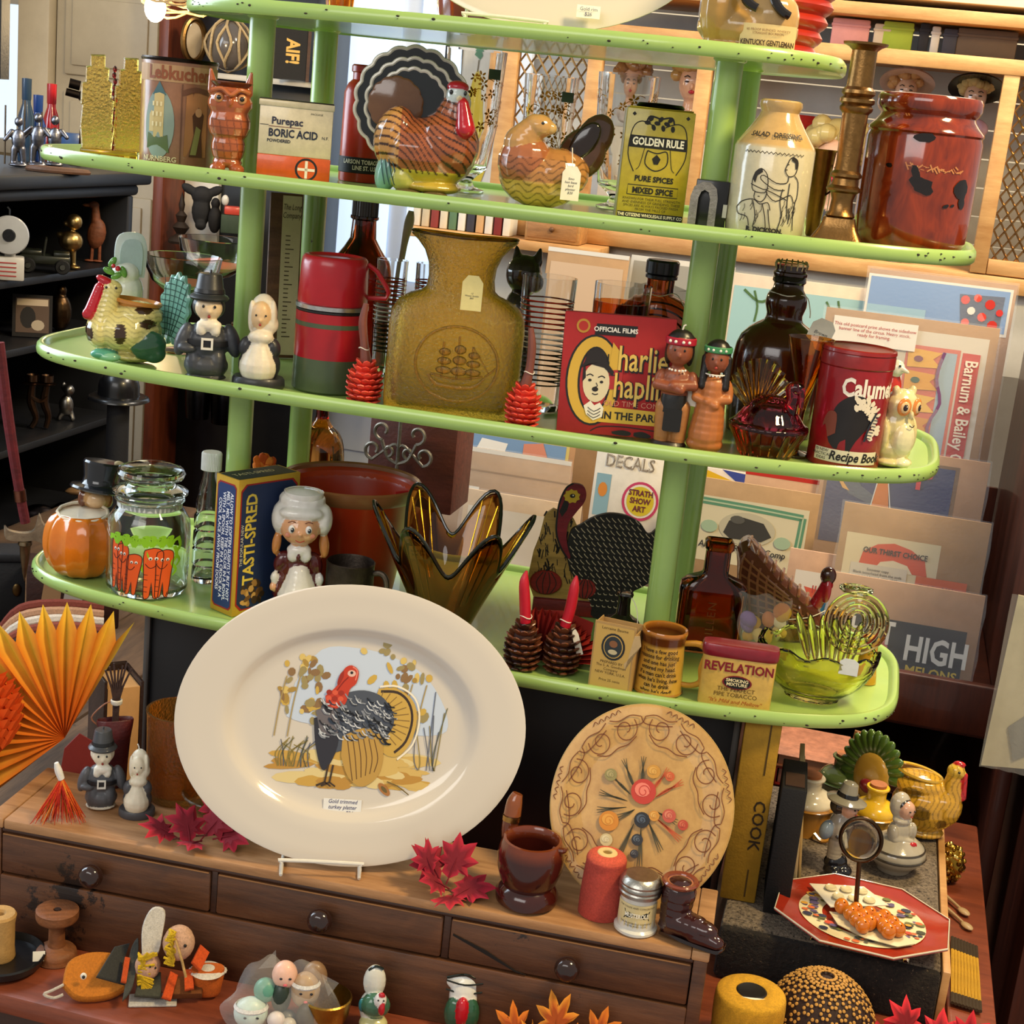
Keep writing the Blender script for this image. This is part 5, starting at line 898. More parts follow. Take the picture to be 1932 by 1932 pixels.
o=thing('plate_stand','white wire plate stand under the platter on the top tier','stand',951,52,Z3,0,Y=-.0105); easel(o,150,20,-.25)
o=thing('red_planter','dark red tapered ceramic planter behind the left side of the top platter','planter',772,40,Z3,0,lift=0); o.location=at(772,14,Z3+.012); o.location=V((o.location.x,.16,Z3+.001)) if 0 else V((at(772,30,Z3).x,.14,Z3+.001))
part(o,'planter',G('7a1610').lathe([(0,0),(96,0),(100,4),(118,130),(112,130),(94,8),(0,8)],40),'cer')
o=thing('amber_votive','small amber glass votive at the left of the top tier','glass',640,20,Z3,0,Y=0.06); part(o,'cup',ribbed(G('e0982a'),[(0,0),(22,0),(25,4),(30,70),(27,70),(21,10),(0,8)],12,.08,72,0),'gls')
o=thing('ribbed_vase','big red ribbed ceramic vase behind the whiskey decanter on the top tier','vase',1400,104,Z3,0); o.location=V((at(1400,100,Z3).x+.0,.165,Z3+.001))
P=[(0,0),(96,0)]; 
for i in range(8): P+=[(104+7*i,12+i*30),(112+7*i,24+i*30),(104+7*i,36+i*30)]
part(o,'vase',G('b02a12').lathe(P+[(150,256),(0,250)],48,sm=2),'pla')
o=thing('whiskey_decanter','tan ceramic whiskey decanter with black boots and a paper label on the top tier','decanter',1424,108,Z3,30,Y=-0.02)
blob(o,'body',[('b08a50',0,0,40,98,60,46),('b08a50',-8,0,110,84,52,70),('c09a60',40,-20,60,56,44,60),('a8803f',-50,-10,70,46,46,76),('b08a50',0,0,180,64,44,60),('b08a50',0,0,6,98,60,8)],'cer',3.4,3)
g=G('17120f').tube([(-14,-58,120),(-10,-66,92),(0,-70,80),(14,-72,74)],[9,10,9,8],10,sm=3).tube([(36,-56,124),(44,-66,92),(58,-70,74),(74,-66,66)],[9,9,9,8],10,sm=3); part(o,'boots',g,'cer','black glossy boots')
g=G('d8bf86').surf(lambda u,v:(-12+104*u,-68+16*(2*u-.9)**2,2+46*v),10,4); part(o,'paper_label',g,'pap'); f=lambda z:(lambda c:V((40+c.x,-72+16*((c.x+52)/52-.9)**2,z+c.y)))
txt(o,'KENTUCKY GENTLEMAN',0,0,0,13,'3a2410',fn=f(14),sx=.68,bold=.4); txt(o,'80 PROOF BLENDED WHISKEY\nSTRAIGHT BOURBON',0,0,0,6,'6a3a18',fn=f(34))
# ---------------------------------------------------------------- on the drawer chest
o=thing('platter','large cream oval platter painted with a turkey standing before the lowest tier','platter',642,1646,ZC,0)
LE=-.26; BB=236; pl,M=platter(o,329,BB,LE,11)
wv=lambda g,dy=0: (setattr(g,'v',[M@V((v.x*1.13,24.3+v.y*.5+dy,v.z*1.13-4+BB)) for v in g.v]),g)[1]
g=G('c3cfe0'); patch(g,spl([(-100,60),(-60,112),(0,118),(60,108),(120,80),(160,20),(130,-6),(-60,0),(-110,10)],4),.2); p=part(o,'sky_print',wv(g),'ink','pale blue printed sky')
rnd.seed(31); g=G()
for i in range(60): g.col(rnd.choice(('d2b064','c89e48','dcc68a','b98a3c'))); patch(g,oval(rnd.uniform(-110,120),-64+rnd.uniform(-26,22),rnd.uniform(16,44),rnd.uniform(4,10),10,rnd.uniform(-.15,.15)),.6+.02*i)
for i in range(70):
    cx_,cz_,r_=rnd.choice(((40,104,44),(96,70,34),(110,30,26),(-96,88,26),(-70,70,20),(-118,40,22),(70,96,40),(-66,24,26)))
    g.col(rnd.choice(('c9a64a','a8863c','8a6a44','d6ba6a','9a8a5a'))); patch(g,oval(cx_+rnd.gauss(0,r_*.45),cz_+rnd.gauss(0,r_*.4),rnd.uniform(4,10),rnd.uniform(3,7),8,rnd.random()*3),1.9+.02*i)
for x in(-92,-114,96,120): stroke(g.col('a8905a'),[(x,70),(x-8,30),(x-14,-20)],2,3.2)
for i in range(26): 
    x=rnd.choice((rnd.uniform(-125,-60),rnd.uniform(110,150))); z=-50 if x<0 else -44; g.col(rnd.choice(('6a6a4a','8a7a3c','5a6070'))); stroke(g,[(x,z-14),(x+rnd.uniform(-8,8),z+6),(x+rnd.uniform(-22,22),z+rnd.uniform(18,34) if x<0 else z+rnd.uniform(40,130))],1.5,3.3)
part(o,'landscape_print',wv(g),'ink','ochre printed trees and grass')
g=G('3a3a44'); patch(g.col('c8a24c'),spl([(40,60),(70,62),(98,46),(108,18),(100,-18),(78,-40),(50,-30),(30,20)],4),4); stroke(g.col('3a2a20'),[(44,56),(72,56),(92,42),(100,16),(92,-16),(74,-34)],4,4.3); stroke(g.col('f0e6d0'),[(42,63),(72,65),(102,49),(112,18),(104,-20),(80,-44)],3,4.4)
for i in range(11): t=1.5-i*.24; stroke(g.col('8a6a34'),[(40+22*cos(t),14+20*sin(t)),(44+52*cos(t),12+44*sin(t))],1.4,4.5,0)
patch(g.col('4a505c'),spl([(-60,-4),(-52,30),(-20,48),(16,56),(50,46),(70,14),(54,-14),(10,-26),(-30,-40),(-58,-30)],4),5); patch(g.col('2c2c36'),spl([(-64,10),(-58,-30),(-44,-66),(-30,-54),(-20,-20),(-30,20)],4),5.4); patch(g.col('6a6468'),spl([(-62,22),(-34,30),(-18,6),(-28,-14),(-52,-10)],4),5.6)
patch(g.col('bb9348'),spl([(-14,-14),(20,0),(46,-6),(56,-34),(50,-70),(24,-88),(0,-74),(-14,-44)],4),6)
for i in range(6): stroke(g.col('6a4a22'),[(-6+i*9,-16),(0+i*9.5,-44),(8+i*7,-80+3*i)],1.6,6.3)
patch(g.col('c03a22'),spl([(-48,44),(-34,56),(-24,70),(-20,86),(-8,92),(4,84),(2,66),(-8,56),(-14,34),(-32,26),(-46,34)],4),7); patch(g.col('e0b8a8'),oval(-7,80,7,5,14),7.3); patch(g.col('16161c'),oval(-7,81,2.6,2.2,10),7.6); patch(g.col('9a2a18'),spl([(-20,84),(-26,78),(-30,64),(-26,62),(-20,74)],3),7.4); stroke(g.col('8a2014'),[(-30,52),(-20,66),(-12,74)],2,7.5); stroke(g.col('e8806a'),[(-6,90),(2,84),(0,70)],2,7.5)
for i in range(9): patch(g.col('d8583a' if i%2 else '9a2a18'),oval(-42+(i%3)*10,32+(i//3)*9,5,4,8),7.7)
for i in range(150):
    x=rnd.uniform(-50,68); z=rnd.uniform(-20,50-abs(x-8)*.25); stroke(g.col(rnd.choice(('14161e','c9ccd0','2a3648','8a8e96'))),[(x-5,z+4),(x,z-2),(x+7,z-3)],2,8,2)
for x in(-34,-26): stroke(g.col('3a2c22'),[(x,-58),(x-4,-84),(x-18,-90)],3,5.8,0); stroke(g,[(x-4,-84),(x+6,-90)],2.4,5.8,0)
part(o,'turkey_print',wv(g),'ink','printed turkey with fanned tail'); g=G('a8703a'); patch(g,oval(62,-90,13,6,14,-.7),4); stroke(g.col('6a5a30'),[(66,-78),(84,-84),(104,-96)],1.6,4); patch(g.col('c8c4cc') if 0 else g,oval(62,-90,7,3,10,-.7),4.2); part(o,'acorn_print',wv(g),'ink')
g=G('e9e7e2').slab(-36,-1,-14,36,0,14); g.v=[M@V((v.x-6,22.5+v.y,BB+v.z-140)) for v in g.v]; part(o,'price_label',g,'pap'); txt(o,'Gold trimmed\nturkey platter\n          $26',0,0,0,9.5,'34346a',fn=lambda c:M@V((c.x-6,20.9,BB+c.y-140)),shear=.25,name='handwriting')
o=thing('plate_stand','white wire plate stand holding the turkey platter on the chest','stand',604,1650,ZC,0); easel(o,146,26,LE)
# paper turkey
cF=aty(122,1392,-.19); o=put('paper_turkey','orange tissue paper turkey with a yellow pleated fan tail left of the chest','decoration',V((cF.x,cF.y,ZD)))
hF=(cF.z-ZD)/o.scale.z
part(o,'card_stand',G('7a2420').at(20,2,0).prism([(-50,0),(46,0),(44,hF*.6),(30,hF-8),(6,hF+6),(-20,hF-20)],4),'pap','dark red card base')
g=G(); n=15; vs=[];cs=[]
for i in range(2*n+1):
    t=-2.25+2.8*i/(2*n); deep=i%2
    for q in(0,.12,.4,.7,.92,1):
        R=(206+(20 if not deep else -14))*q; y=(-16 if deep else 20)*(.15+q)-34*q*(1-q); vs.append((R*sin(t),y,hF+R*cos(t))); c1=np.array(C('e8780a')); c2=np.array(C('f4d650')); u=min(1,q*1.3)**1.5; cs.append(tuple(c1*(1-u)+c2*u) if not deep else tuple(np.array(C('dd6606'))*(1-u*.5)+np.array(C('ee9a20'))*u*.5))
g.add(vs,[(a*6+b,(a+1)*6+b,(a+1)*6+b+1,a*6+b+1) for a in range(2*n) for b in range(5)]); g.c=cs; part(o,'fan_tail',g,'pap','yellow pleated paper fan',ang=20)
g=G('e8560c')
for i in range(14):
    for j in range(10):
        t=-1.6+i*.26; ph=-1.2+j*.27; g.at(-150+70*sin(t)*cos(ph),-30-56*cos(t)*cos(ph),hF+56+66*sin(ph)+7*(i%2),rz=t*.6,ry=.3).add([(-13,0,0),(0,-11,9),(13,0,0),(0,0,-14)],[(0,1,2),(0,1,3),(1,2,3)])
g.at().ell(-150,-24,hF+56,64,50,66,n=24,m=16).ell(-150,-24,hF-30,30,26,40); part(o,'honeycomb_body',g,'pap','orange honeycomb paper body',ang=10)
# striped pouch and book
o=thing('striped_pouch','folded cloth pouch in brown white and black curved stripes behind the paper turkey','pouch',120,1268,ZD+.0,0); 
for i,(c_,a) in enumerate((('6a2a22',0),('e6ded2',1),('2a2426',2),('8a4434',3),('d8c8b4',4),('b98a68',5),('7a3628',6))):
    part(o,'stripe_band',G(c_).tube([(-130+a*2,-30+a*12,8+a*9),(-80,-26+a*12,34+a*11),(-10,-20+a*12,46+a*10),(70,-16+a*12,40+a*10)],[7,11,13,11],10,sm=4),'fab')
o=thing('old_book','old dark book standing upright, tan page edges forward, beside the black box','book',232,1500,ZD,0,rz=.3,Y=-.15)
part(o,'cover',G('2c1a14').at(-36,60).box(6,100,310,1).at(32,60).box(6,100,304,1).at(-2,108).box(66,5,308,1),'lea'); part(o,'page_block',G('b88a56').at(-2,56,6).box(60,90,290,1),'pap','tan page edges')
o=thing('quiver','maroon leather holster holding a bundle of dark twigs before the old book','holder',214,1462,ZC,0,rz=.2,Y=-.235)
part(o,'leather_pouch',G('4e1a1e').loft([(0,20,7),(4,24,9),(60,26,11),(110,29,13),(150,34,14),(153,33,12),(148,30,10),(60,20,6)],20,p=2.4,cap=(1,1)),'lea'); g=G('3a2622')
for i in range(7): g.tube([(-6+i*2,0,100),(-4+i*1.5,0,196),(-22+i*8,-2+i%3*2,262+6*(i%3))],[2.6,2.4,1.8],6,sm=3)
part(o,'twig_bundle',g,'wd'); part(o,'tie',G('e4dccc').at(1,0,190).lathe([(9,-5),(11,-2),(11,4),(9,6)],14,closed=1),'fab'); part(o,'side_strap',G('8a5a44').tube([(-30,0,140),(-44,0,160),(-20,0,188),(-2,0,190)],1.6,6,sm=4),'lea')
# bottle brush feather
o=thing('feather_tassel','small red and orange feathery tassel with a white tip on the chest','tassel',116,1548,ZC,0)
rnd.seed(3); 
for s in(-1,1):
    g=G()
    for i in range(60): g.col(rnd.choice(('d83a1c','e8661c','f08a2c','c02818'))); a=rnd.uniform(-.3,.3)+s*.35; l=rnd.uniform(60,96); g.tube([(-2,0,78),(-2+sin(a)*l*.4,-4+rnd.uniform(-10,8),78-l*.35),(-2+sin(a)*l+rnd.uniform(-6,6),-6+rnd.uniform(-16,12),max(1,76-l*.9))],[2,1.6,.5],4,sm=2)
    p=part(o,'fibre_tuft',g,'fab'); p['kind']='stuff'
part(o,'white_tip',G('e6e0d8').tube([(-2,0,76),(-8,0,92),(-12,0,106)],[6,7,4],10,sm=3),'wax')
o=thing('pilgrim_candle','small grey wax pilgrim man candle with a buckle hat on the chest','candle',190,1534,ZC,26); o.scale*=.72
pil_man(o,wax=('55565a','d8ceb8','e4d8be','e6dfce'),hat='3c3e42')
o=thing('pilgrim_candle','small cream and grey wax pilgrim woman candle on the chest','candle',258,1548,ZC,26); o.scale*=.68
pil_woman(o,wax=('4a4a4e','e6dcc4','e8dcc0')); part(o,'wick',G('ece4d4').tube([(0,4,176),(-2,4,186),(-5,4,192)],1.8,6),'wax')
# amber crackle glass
o=thing('crackle_tumbler','amber crackle glass tumbler tucked behind the left edge of the turkey platter','glass',334,1462,ZC,0,Y=-.225)
part(o,'glass',G('f0b050').lathe([(0,2),(50,0),(54,6),(58,80),(60,150),(62,158),(57,158),(54,80),(49,14),(0,10)],36),'crk')
o=thing('crackle_dish','amber crackle glass dish edge below the tumbler behind the platter','dish',416,1548,ZC,40); part(o,'glass',G('f8d494').lathe([(0,0),(40,0),(60,14),(74,34),(71,36),(56,18),(0,6)],36),'crk')
# leaves
def leaf_pts(s,lob=7,dp=.6,tw=.3):
    P=[]
    for i in range(lob*4):
        t=-2.5+5.0*i/(lob*4-1); r=s*((1,.74,dp,.76)[i%4])*(.75+.25*cos(t)); P.append((r*sin(t),r*cos(t)+s*.25))
    return [(0,-s*.35)]+P[::-1] if 0 else P+[(0,-s*.3)]
def leaf(root,x,y,z,s,rx,ry,rz,col,c2,n=7,dp=.6):
    P=leaf_pts(s,n,dp); v=[(0,s*.2,0)]+[(a*.55,b*.55+s*.08,s*.03) for a,b in P]+[(a,b,-s*.10*((a*a+b*b)/s/s)+s*.06*sin(a*.3)) for a,b in P]; m=len(P)
    s*=1.5; x*=1.1
    P=[(a*1.5,b*1.5) for a,b in P]; v=[(a*1.5,b*1.5,c*1.5) for a,b,c in v]; g=G(col).at(x,y,z*1.2,rx,ry,rz); g.add(v,[(0,1+i,1+(i+1)%m) for i in range(m)]+[(1+i,1+m+i,1+m+(i+1)%m,1+(i+1)%m) for i in range(m)])
    g.c=[C(c2)]*(1+m)+[C(col)]*m; g.col(c2).tube([(0,-s*.5,2),(0,0,2.5),(0,s*.8,-s*.03)],[1.6,1.2,.5],5); return part(root,'leaf',g,'pap',ang=25)
o=thing('maple_sprig','crimson artificial maple leaf sprig at the lower left of the turkey platter','leaf sprig',366,1592,ZC,0)
for a in ((-44,6,12,32,.5,-.2,1.3),(-10,-8,16,36,.7,.1,.3),(26,6,18,34,.9,.3,-.9),(50,-10,12,30,.4,.5,-1.7),(4,-22,8,26,.3,0,2.6),(34,30,30,34,1.1,0,-.2)): leaf(o,*a,rnd.choice(('b01c34','c42438','8e1628')),'7a1424')
part(o,'stem',G('5a2a1c').tube([(-40,0,6),(0,0,12),(40,4,14)],1.5,5),'mat')
o=thing('maple_sprig','crimson artificial maple leaf sprig at the lower right of the turkey platter','leaf sprig',846,1692,ZC,0)
for a in ((-26,22,26,36,.9,-.2,.9),(2,30,30,36,1.0,.2,-.3),(-16,-2,18,30,.6,-.3,1.9),(22,-6,10,38,.3,.1,-.9),(6,-18,7,30,.2,.1,2.9),(-36,10,40,26,1.2,-.4,.5)): leaf(o,*a,rnd.choice(('b8203a','cc2c3c','9a182c')),'7a1424')
part(o,'stem',G('5a2a1c').tube([(-20,10,8),(0,0,12),(16,-8,8)],1.5,5),'mat')
# pipe shaped pot
o=thing('pipe_planter','glossy dark brown ceramic planter shaped like a tobacco pipe bowl with a gold banded stem','planter',992,1724,ZC,48)
g=G('3a120c').lathe([(0,0),(50,0),(58,6),(60,20),(54,32),(48,38),(54,50),(62,76),(63,104),(58,124),(55,132),(50,133),(46,128),(44,110),(40,60),(0,54)],48)
part(o,'pipe_bowl',g,'cer',colf=lambda P,c:np.where(P[:,2:3]>121,np.array(C('6e3018')),c)); part(o,'stem',G('6e3418').tube([(-38,40,84),(-46,52,120),(-44,54,150),(-42,56,166)],[16,16,15,13],16,sm=4),'cer'); part(o,'gold_band',G('b88a4a').tube([(-45,53,138),(-44.4,54,148)],[17.5,17.5],18),'gold'); part(o,'mouthpiece',G('8a4a24').tube([(-44,54,150),(-42,57,176),(-38,60,192)],[17,15,10],16,sm=3),'cer')
part(o,'spout_lip',G('5a2412').tube([(40,-16,124),(56,-24,126),(64,-10,124)],[5,6,4],8,sm=3),'cer')
# painted round plate
o=thing('painted_plate','round tan wooden plate with carved scrolls and a painted flower spray','plate',1188,1690,ZC,0,Y=-.258)
Rp=174; Lp_=-.5; Mp=MX.Translation((0,0,4))@MX.Rotation(Lp_,4,'X'); pz_=lambda g,dy=0:(setattr(g,'v',[Mp@V((v.x,v.y,v.z+Rp)) for v in g.v]),g)[1]
tanw=proc('tan_painted_wood','a87c3a','c79c54',ns=.02,rough=.45,bump=.02,c3='8a6028',th=.7,coat=.2)
g=G(); g.rings([[(Rp*q*cos(t),y,Rp*q*sin(t)) for t in [2*pi*i/96 for i in range(96)]] for q,y in((.02,2),(.66,2),(.8,1),(.97,-3),(1,-2),(1,6),(.96,10),(.02,12))]); part(o,'plate_body',pz_(g),tanw)
part(o,'edge',pz_(G('d2b070').rings([[(r*cos(t),y,r*sin(t)) for t in [2*pi*i/96 for i in range(96)]] for r,y in((Rp,-2.5),(Rp+1.5,1),(Rp,6))],cap=(0,0))),'mat')
g=G('6e3c1c'); off=4.5
def scroll(cx_,cz_,r,a0,d,w=2.2,n=1.6): return [(cx_+r*(1-.75*i/16)*cos(a0+d*n*2*pi*i/16),cz_+r*(1-.75*i/16)*sin(a0+d*n*2*pi*i/16)) for i in range(17)]
for k in range(7):
    a=k*2*pi/7+.35; ca,sa=cos(a),sin(a); rot=lambda P:[(x*ca-y*sa,x*sa+y*ca) for x,y in P]
    for s in(1,-1):
        stroke(g,rot(scroll(132,s*26,24,s*1.2,s,n=1.3)),2,off,2); stroke(g,rot([(158,s*4),(150,s*20),(150,s*44),(140,s*62)]),1.8,off); stroke(g,rot([(146,s*8),(136,s*30),(128,s*58),(136,s*70)]),2,off)
    for j in range(5): stroke(g,rot([(162,-30+j*12),(168,-26+j*12),(162,-20+j*12)]),1.6,off,3)
    stroke(g,rot([(112,-40),(106,-20),(108,0),(104,22),(114,42)]),2,off)
part(o,'carved_scrolls',pz_(g),'ink','burnt brown carved scroll border')
g=G(); rnd.seed(17); off=3
for x,z,t,c_ in((-60,40,2.5,0),(-70,10,3.0,0),(-40,62,2.0,0),(-30,-20,3.6,0),(34,58,.9,1),(60,44,.5,1),(58,-14,-.4,0),(70,-40,-.6,1),(40,-60,-1.0,0),(-8,70,1.6,0),(-70,-16,3.3,0),(10,-90,-1.5,0),(-26,-80,-2,0)):
    for s in(-.35,0,.35): stroke(g.col(('4a4430','b8502a')[c_]),[(x*.4,z*.4),(x*.75+6*s,z*.75),(x+14*cos(t+s),z+14*sin(t+s))],[1,3,1],off,3)
for x,z,r,c1,c2 in((0,24,24,'b8382c','e07a68'),(-58,-34,19,'c8802a','d89a40'),(-58,-66,12,'c9b88a','d8cca8'),(4,-24,15,'22242c','4a5668'),(0,-58,11,'2a2c34','5a6674'),(54,-10,13,'b85040','d07a60'),(82,-22,10,'b0402c','c86a4a'),(-66,44,12,'8a8050','a89a6a'),(14,60,13,'c08a38','d0a050'),(46,56,9,'c0562c','d07a48'),(-2,-82,8,'34343c','6a6a70'),(26,-14,10,'c88a38','d8a858')):
    patch(g.col(c1),oval(x,z,r,r*.9,18),off+1); patch(g.col(c2),oval(x-r*.1,z+r*.12,r*.62,r*.5,14),off+1.6); stroke(g.col(c1),scroll(x,z,r*.5,0,1,n=1.2),1.6,off+2,2)
part(o,'painted_flowers',pz_(g),'ink','painted roses and leaves')
# thread spool, ointment jar, boot
o=thing('thread_spool','coral thread cone spool standing in front of the painted plate','spool',1132,1738,ZC,36)
part(o,'thread',G('c04a3c').lathe([(0,2),(38,2),(42,6),(41,60),(38,100),(38,112),(34,120),(26,124),(18,124),(0,120)],40,sm=3),'fab',colf=lambda P,c:np.where(P[:,2:3]>112,np.array(C('e06048')),c*(1-.06*np.sin(P[:,2:3]*2.1+P[:,0:1]*.1)))); part(o,'core',G('e0c486').at(0,0,119).lathe([(8,0),(19,0),(20,4),(18,7),(9,7),(8,4)],24,closed=1),'pap','pale cardboard core'); part(o,'hole',G('8a6a30').at(0,0,119).lathe([(0,0),(8,0),(8,5),(0,5)],16),'pap')
o=thing('ointment_jar','small milk glass ointment jar with a dented silver lid and printed label','jar',1198,1768,ZC,34)
part(o,'jar_body',G('d8d4c8').lathe([(0,0),(38,0),(41,3),(41,8),(36,12),(35,70),(37,76),(36,84),(0,84)],36),'cer'); part(o,'lid',G('b4b0a6').lathe([(36,76),(40,77),(41,84),(39,87),(41,90),(41,95),(39,98),(40,102),(36,110),(30,114),(0,112)],36,cap=(0,1)),'met','dented silver lid')
R_=35.6; g=G('d8c48e'); 
for i in range(-5,6): g.add([(x,-.3,z) for x,z in((i*9-4.5,18),(i*9+4.5,18),(i*9+4.5,66),(i*9-4.5,66))],[(0,1,2,3)])
g.col('16140f'); patch(g,[(-26,34),(-22,44),(-26,54),(26,54),(22,44),(26,34)],.6); part(o,'label',wrapg(g,R_),'pap'); wj=lambda z:(lambda c:V(((R_+1.2)*sin(c.x/R_),-(R_+1.2)*cos(c.x/R_),z+c.y)))
txt(o,'MUSTEROLE',0,0,0,12,'f0e8d0',fn=wj(44),sx=.7,bold=.4); txt(o,'FOR COLDS AND CONGESTION',0,0,0,5,'2a2416',fn=wj(60)); txt(o,'THE MUSTEROLE COMPANY\nCLEVELAND, U.S.A.',0,0,0,5,'2a2416',fn=wj(25))
o=thing('boot_figurine','small dark brown glazed ceramic ankle boot at the right end of the chest','figurine',1290,1776,ZC,0,rz=-.35); o.scale*=1.16
blob(o,'boot',[('361614',(-24,4,16),(-22,6,74),24,29),('361614',(-20,2,24),(18,-2,26),25,22),('361614',(18,-2,20),(58,-6,14),21,12),('361614',-22,4,10,28,22,10),('361614',30,-3,30,26,18,14)],'cer',1.8,3); part(o,'sole',G('1c0c0a').prism(spl([(-42,-2),(-38,4),(-8,5),(20,4),(58,5),(68,8),(64,-1),(20,-3)],3),32,.05),'cer'); part(o,'cuff',G('7a3a28').at(-22,6,92,rx=.0).lathe([(22,-4),(29,0),(31,5),(28,8),(22,6),(19,0)],28,closed=1),'cer'); part(o,'inside',G('a86848').at(-22,6,94).lathe([(0,0),(22,0),(22,2),(0,2)],24),'lea')
# ---------------------------------------------------------------- desk front
o=thing('round_tray','black enamelled round tray at the left corner of the desk front','tray',4,1852,ZD,60); part(o,'tray',G('121214').lathe([(0,0),(64,0),(76,8),(80,20),(76,22),(70,10),(0,6)],40),'pla')
o=thing('cork_bobbin','pale cork bobbin with a hole standing in the black tray','bobbin',-2,1828,ZD,30,lift=.0035); part(o,'bobbin',G('b88e52').lathe([(8,0),(28,0),(30,4),(28,20),(28,60),(31,76),(28,80),(12,80),(9,76)],28,closed=1),'mat')
o=thing('wooden_spool','empty turned wooden thread spool with a white tag on the desk front','spool',106,1826,ZD,34)
part(o,'spool',G('84502c').lathe([(0,0),(36,0),(38,4),(37,16),(30,22),(17,28),(15,54),(17,72),(34,80),(39,86),(39,98),(36,102),(8,102),(7,96),(0,96)],36,sm=2),'wd'); part(o,'hole',G('2a1408').at(0,0,102).lathe([(0,0),(6,0),(6,.6),(0,.6)],14),'mat'); part(o,'price_tag',G('e2dccb').at(-30,-26,20,rx=-.5).slab(-12,-1,-8,10,0,10),'pap')
def felt(o,n,P,col,x,y,z,rx=-1.0,rz=0,ry=0,th=7,lab=None): return part(o,n,G(col).at(x,y,z,rx=rx,rz=rz,ry=ry).prism(P,th,.06),'fab',lab)
o=thing('felt_pumpkin_witch','orange felt pumpkin pouch with a small witch in a grey hat lying on the desk','ornament',200,1884,ZD,0)
felt(o,'pumpkin_pouch',spl([(-80,0),(-72,40),(-40,56),(0,56),(36,44),(46,4),(10,-24),(-50,-26),(-80,0)],4),'c8761c',0,6,14,th=18)
felt(o,'hat_cone',[(-36,-22),(-20,44),(6,64),(4,20),(20,-10)],'3a3a36',18,0,34,ry=.5); felt(o,'hat_brim',spl([(-12,-54),(4,-30),(10,20),(8,62),(-4,40),(-8,-10),(-12,-54)],4),'4a4b45',44,-4,40,ry=.1); felt(o,'hat_band',[(-5,-20),(5,-20),(5,26),(-5,26)],'c8501c',33,-10,44,ry=.25)
part(o,'face',G('d8a888').ell(74,0,48,24,20,24),'fab'); g=G('d8b01c'); rnd.seed(5)
for i in range(34): a=rnd.uniform(-1.3,1.3); g.tube([(56,-10+rnd.uniform(-8,10),48+26*sin(a)),(64,-16,48+24*sin(a*1.1)),(70+rnd.uniform(-6,22),-18,46+34*sin(a*1.2))],2.2,5,sm=2)
part(o,'yarn_hair',g,'fab'); part(o,'eyes',G('16120f').ell(78,-19,56,2).ell(88,-16,52,2),'pla'); part(o,'bead_eye',G('e8e0d0').ell(-42,-8,38,6,3,6).col('181410').ell(-42,-11,38,3),'pla'); part(o,'ribbon',G('cfc4b4').tube([(-78,0,20),(-98,-10,16),(-112,-14,12),(-94,-16,6),(-78,-10,8)],2.6,6,sm=4),'fab')
o=thing('felt_scarecrow_doll','felt doll with white bonnet orange sleeves and a lace trimmed orange bag','ornament',326,1880,ZD,0)
felt(o,'bonnet',spl([(-24,-34),(-26,10),(-10,40),(14,36),(12,0),(4,-34),(-24,-34)],4),'d6cec0',-36,16,104,rx=-.4,th=12); part(o,'head',G('dcae8e').ell(6,6,92,30,24,30),'fab'); g=G('e0b824')
for i in range(40): a=rnd.uniform(-1.6,1.2); g.tube([(-12,-6,92+32*sin(a)),(-8+rnd.uniform(-8,8),-16,92+30*sin(a+.15)),(-10+rnd.uniform(-10,10),-18,92+26*sin(a+.4))],2.4,5,sm=2)
part(o,'yarn_hair',g,'fab'); part(o,'nose_stick',G('c8a060').tube([(0,-20,110),(14,-32,78),(22,-34,52)],2.6,6),'wd'); part(o,'eye',G('181410').ell(18,-17,98,3,2,3),'pla')
felt(o,'sleeve',[(-12,-18),(10,-22),(14,18),(-8,20)],'d8541c',46,-6,72,ry=.6); felt(o,'sleeve',[(-10,-26),(8,-26),(10,22),(-6,24)],'d8541c',-6,-20,30,ry=.35); felt(o,'sleeve',[(-9,-20),(8,-20),(9,16),(-8,18)],'d8541c',28,-18,40,ry=-.2); felt(o,'legs',[(-34,-16),(34,-16),(36,16),(-34,18)],'7a4418',20,-14,22,th=16); felt(o,'skirt',[(-30,-20),(20,-24),(16,22),(-22,24)],'4a4a3c',-40,-10,26)
part(o,'bag',G('d2661c').at(62,-4,6).loft([(0,22,14),(6,26,18),(40,32,20),(46,30,18)],20,p=2.6),'fab'); g=G('e6dccb').at(62,-4,50).lathe([(0,3),(26,1),(32,-3)],24); 
for i in range(22): t=2*pi*i/22; g.at(62+33*cos(t),-4+21*sin(t),47).ell(0,0,0,3.6,3,2.6,n=6,m=5)
part(o,'lace_trim',g,'fab','white lace trim'); part(o,'felt_base',G('cfc8bc').at(-36,-16,0).box(88,40,4,2),'fab')
hd=[('doll_head','pink doll head with painted face, uppermost in the cellophane packet','e8b8a0',-10,14,92,24,22,23,1),('doll_head','doll head in a pale green cap, leftmost in the cellophane packet','c8d8cc',-68,-6,34,32,26,26,1),('felt_ball','teal green felt bead under the top doll head','5f9a84',-44,10,66,22,20,20,0),('felt_ball','dark green oval bead in the middle of the cellophane packet','26342a',-14,4,58,19,18,26,0),('doll_head','tan doll head with white collar on the right of the cellophane packet','b89a78',30,8,70,28,24,30,1),('felt_ball','brown round bead at the back right of the cellophane packet','8a6a4a',46,26,84,24,20,26,0),('felt_ball','dark striped seed bead at the front right of the cellophane packet','3a322a',36,-14,32,20,16,27,0),('felt_ball','white and red swirled bead at the front of the cellophane packet','e0d4cc',-20,-20,30,17,14,14,0),('felt_ball','cream bead beside the red swirled bead in the cellophane packet','cfc4b0',4,-22,22,15,13,13,0),('felt_ball','grey bead low in the middle of the cellophane packet','6a6a60',-2,0,18,22,18,18,0)]
pk=at(540,1945,ZD)
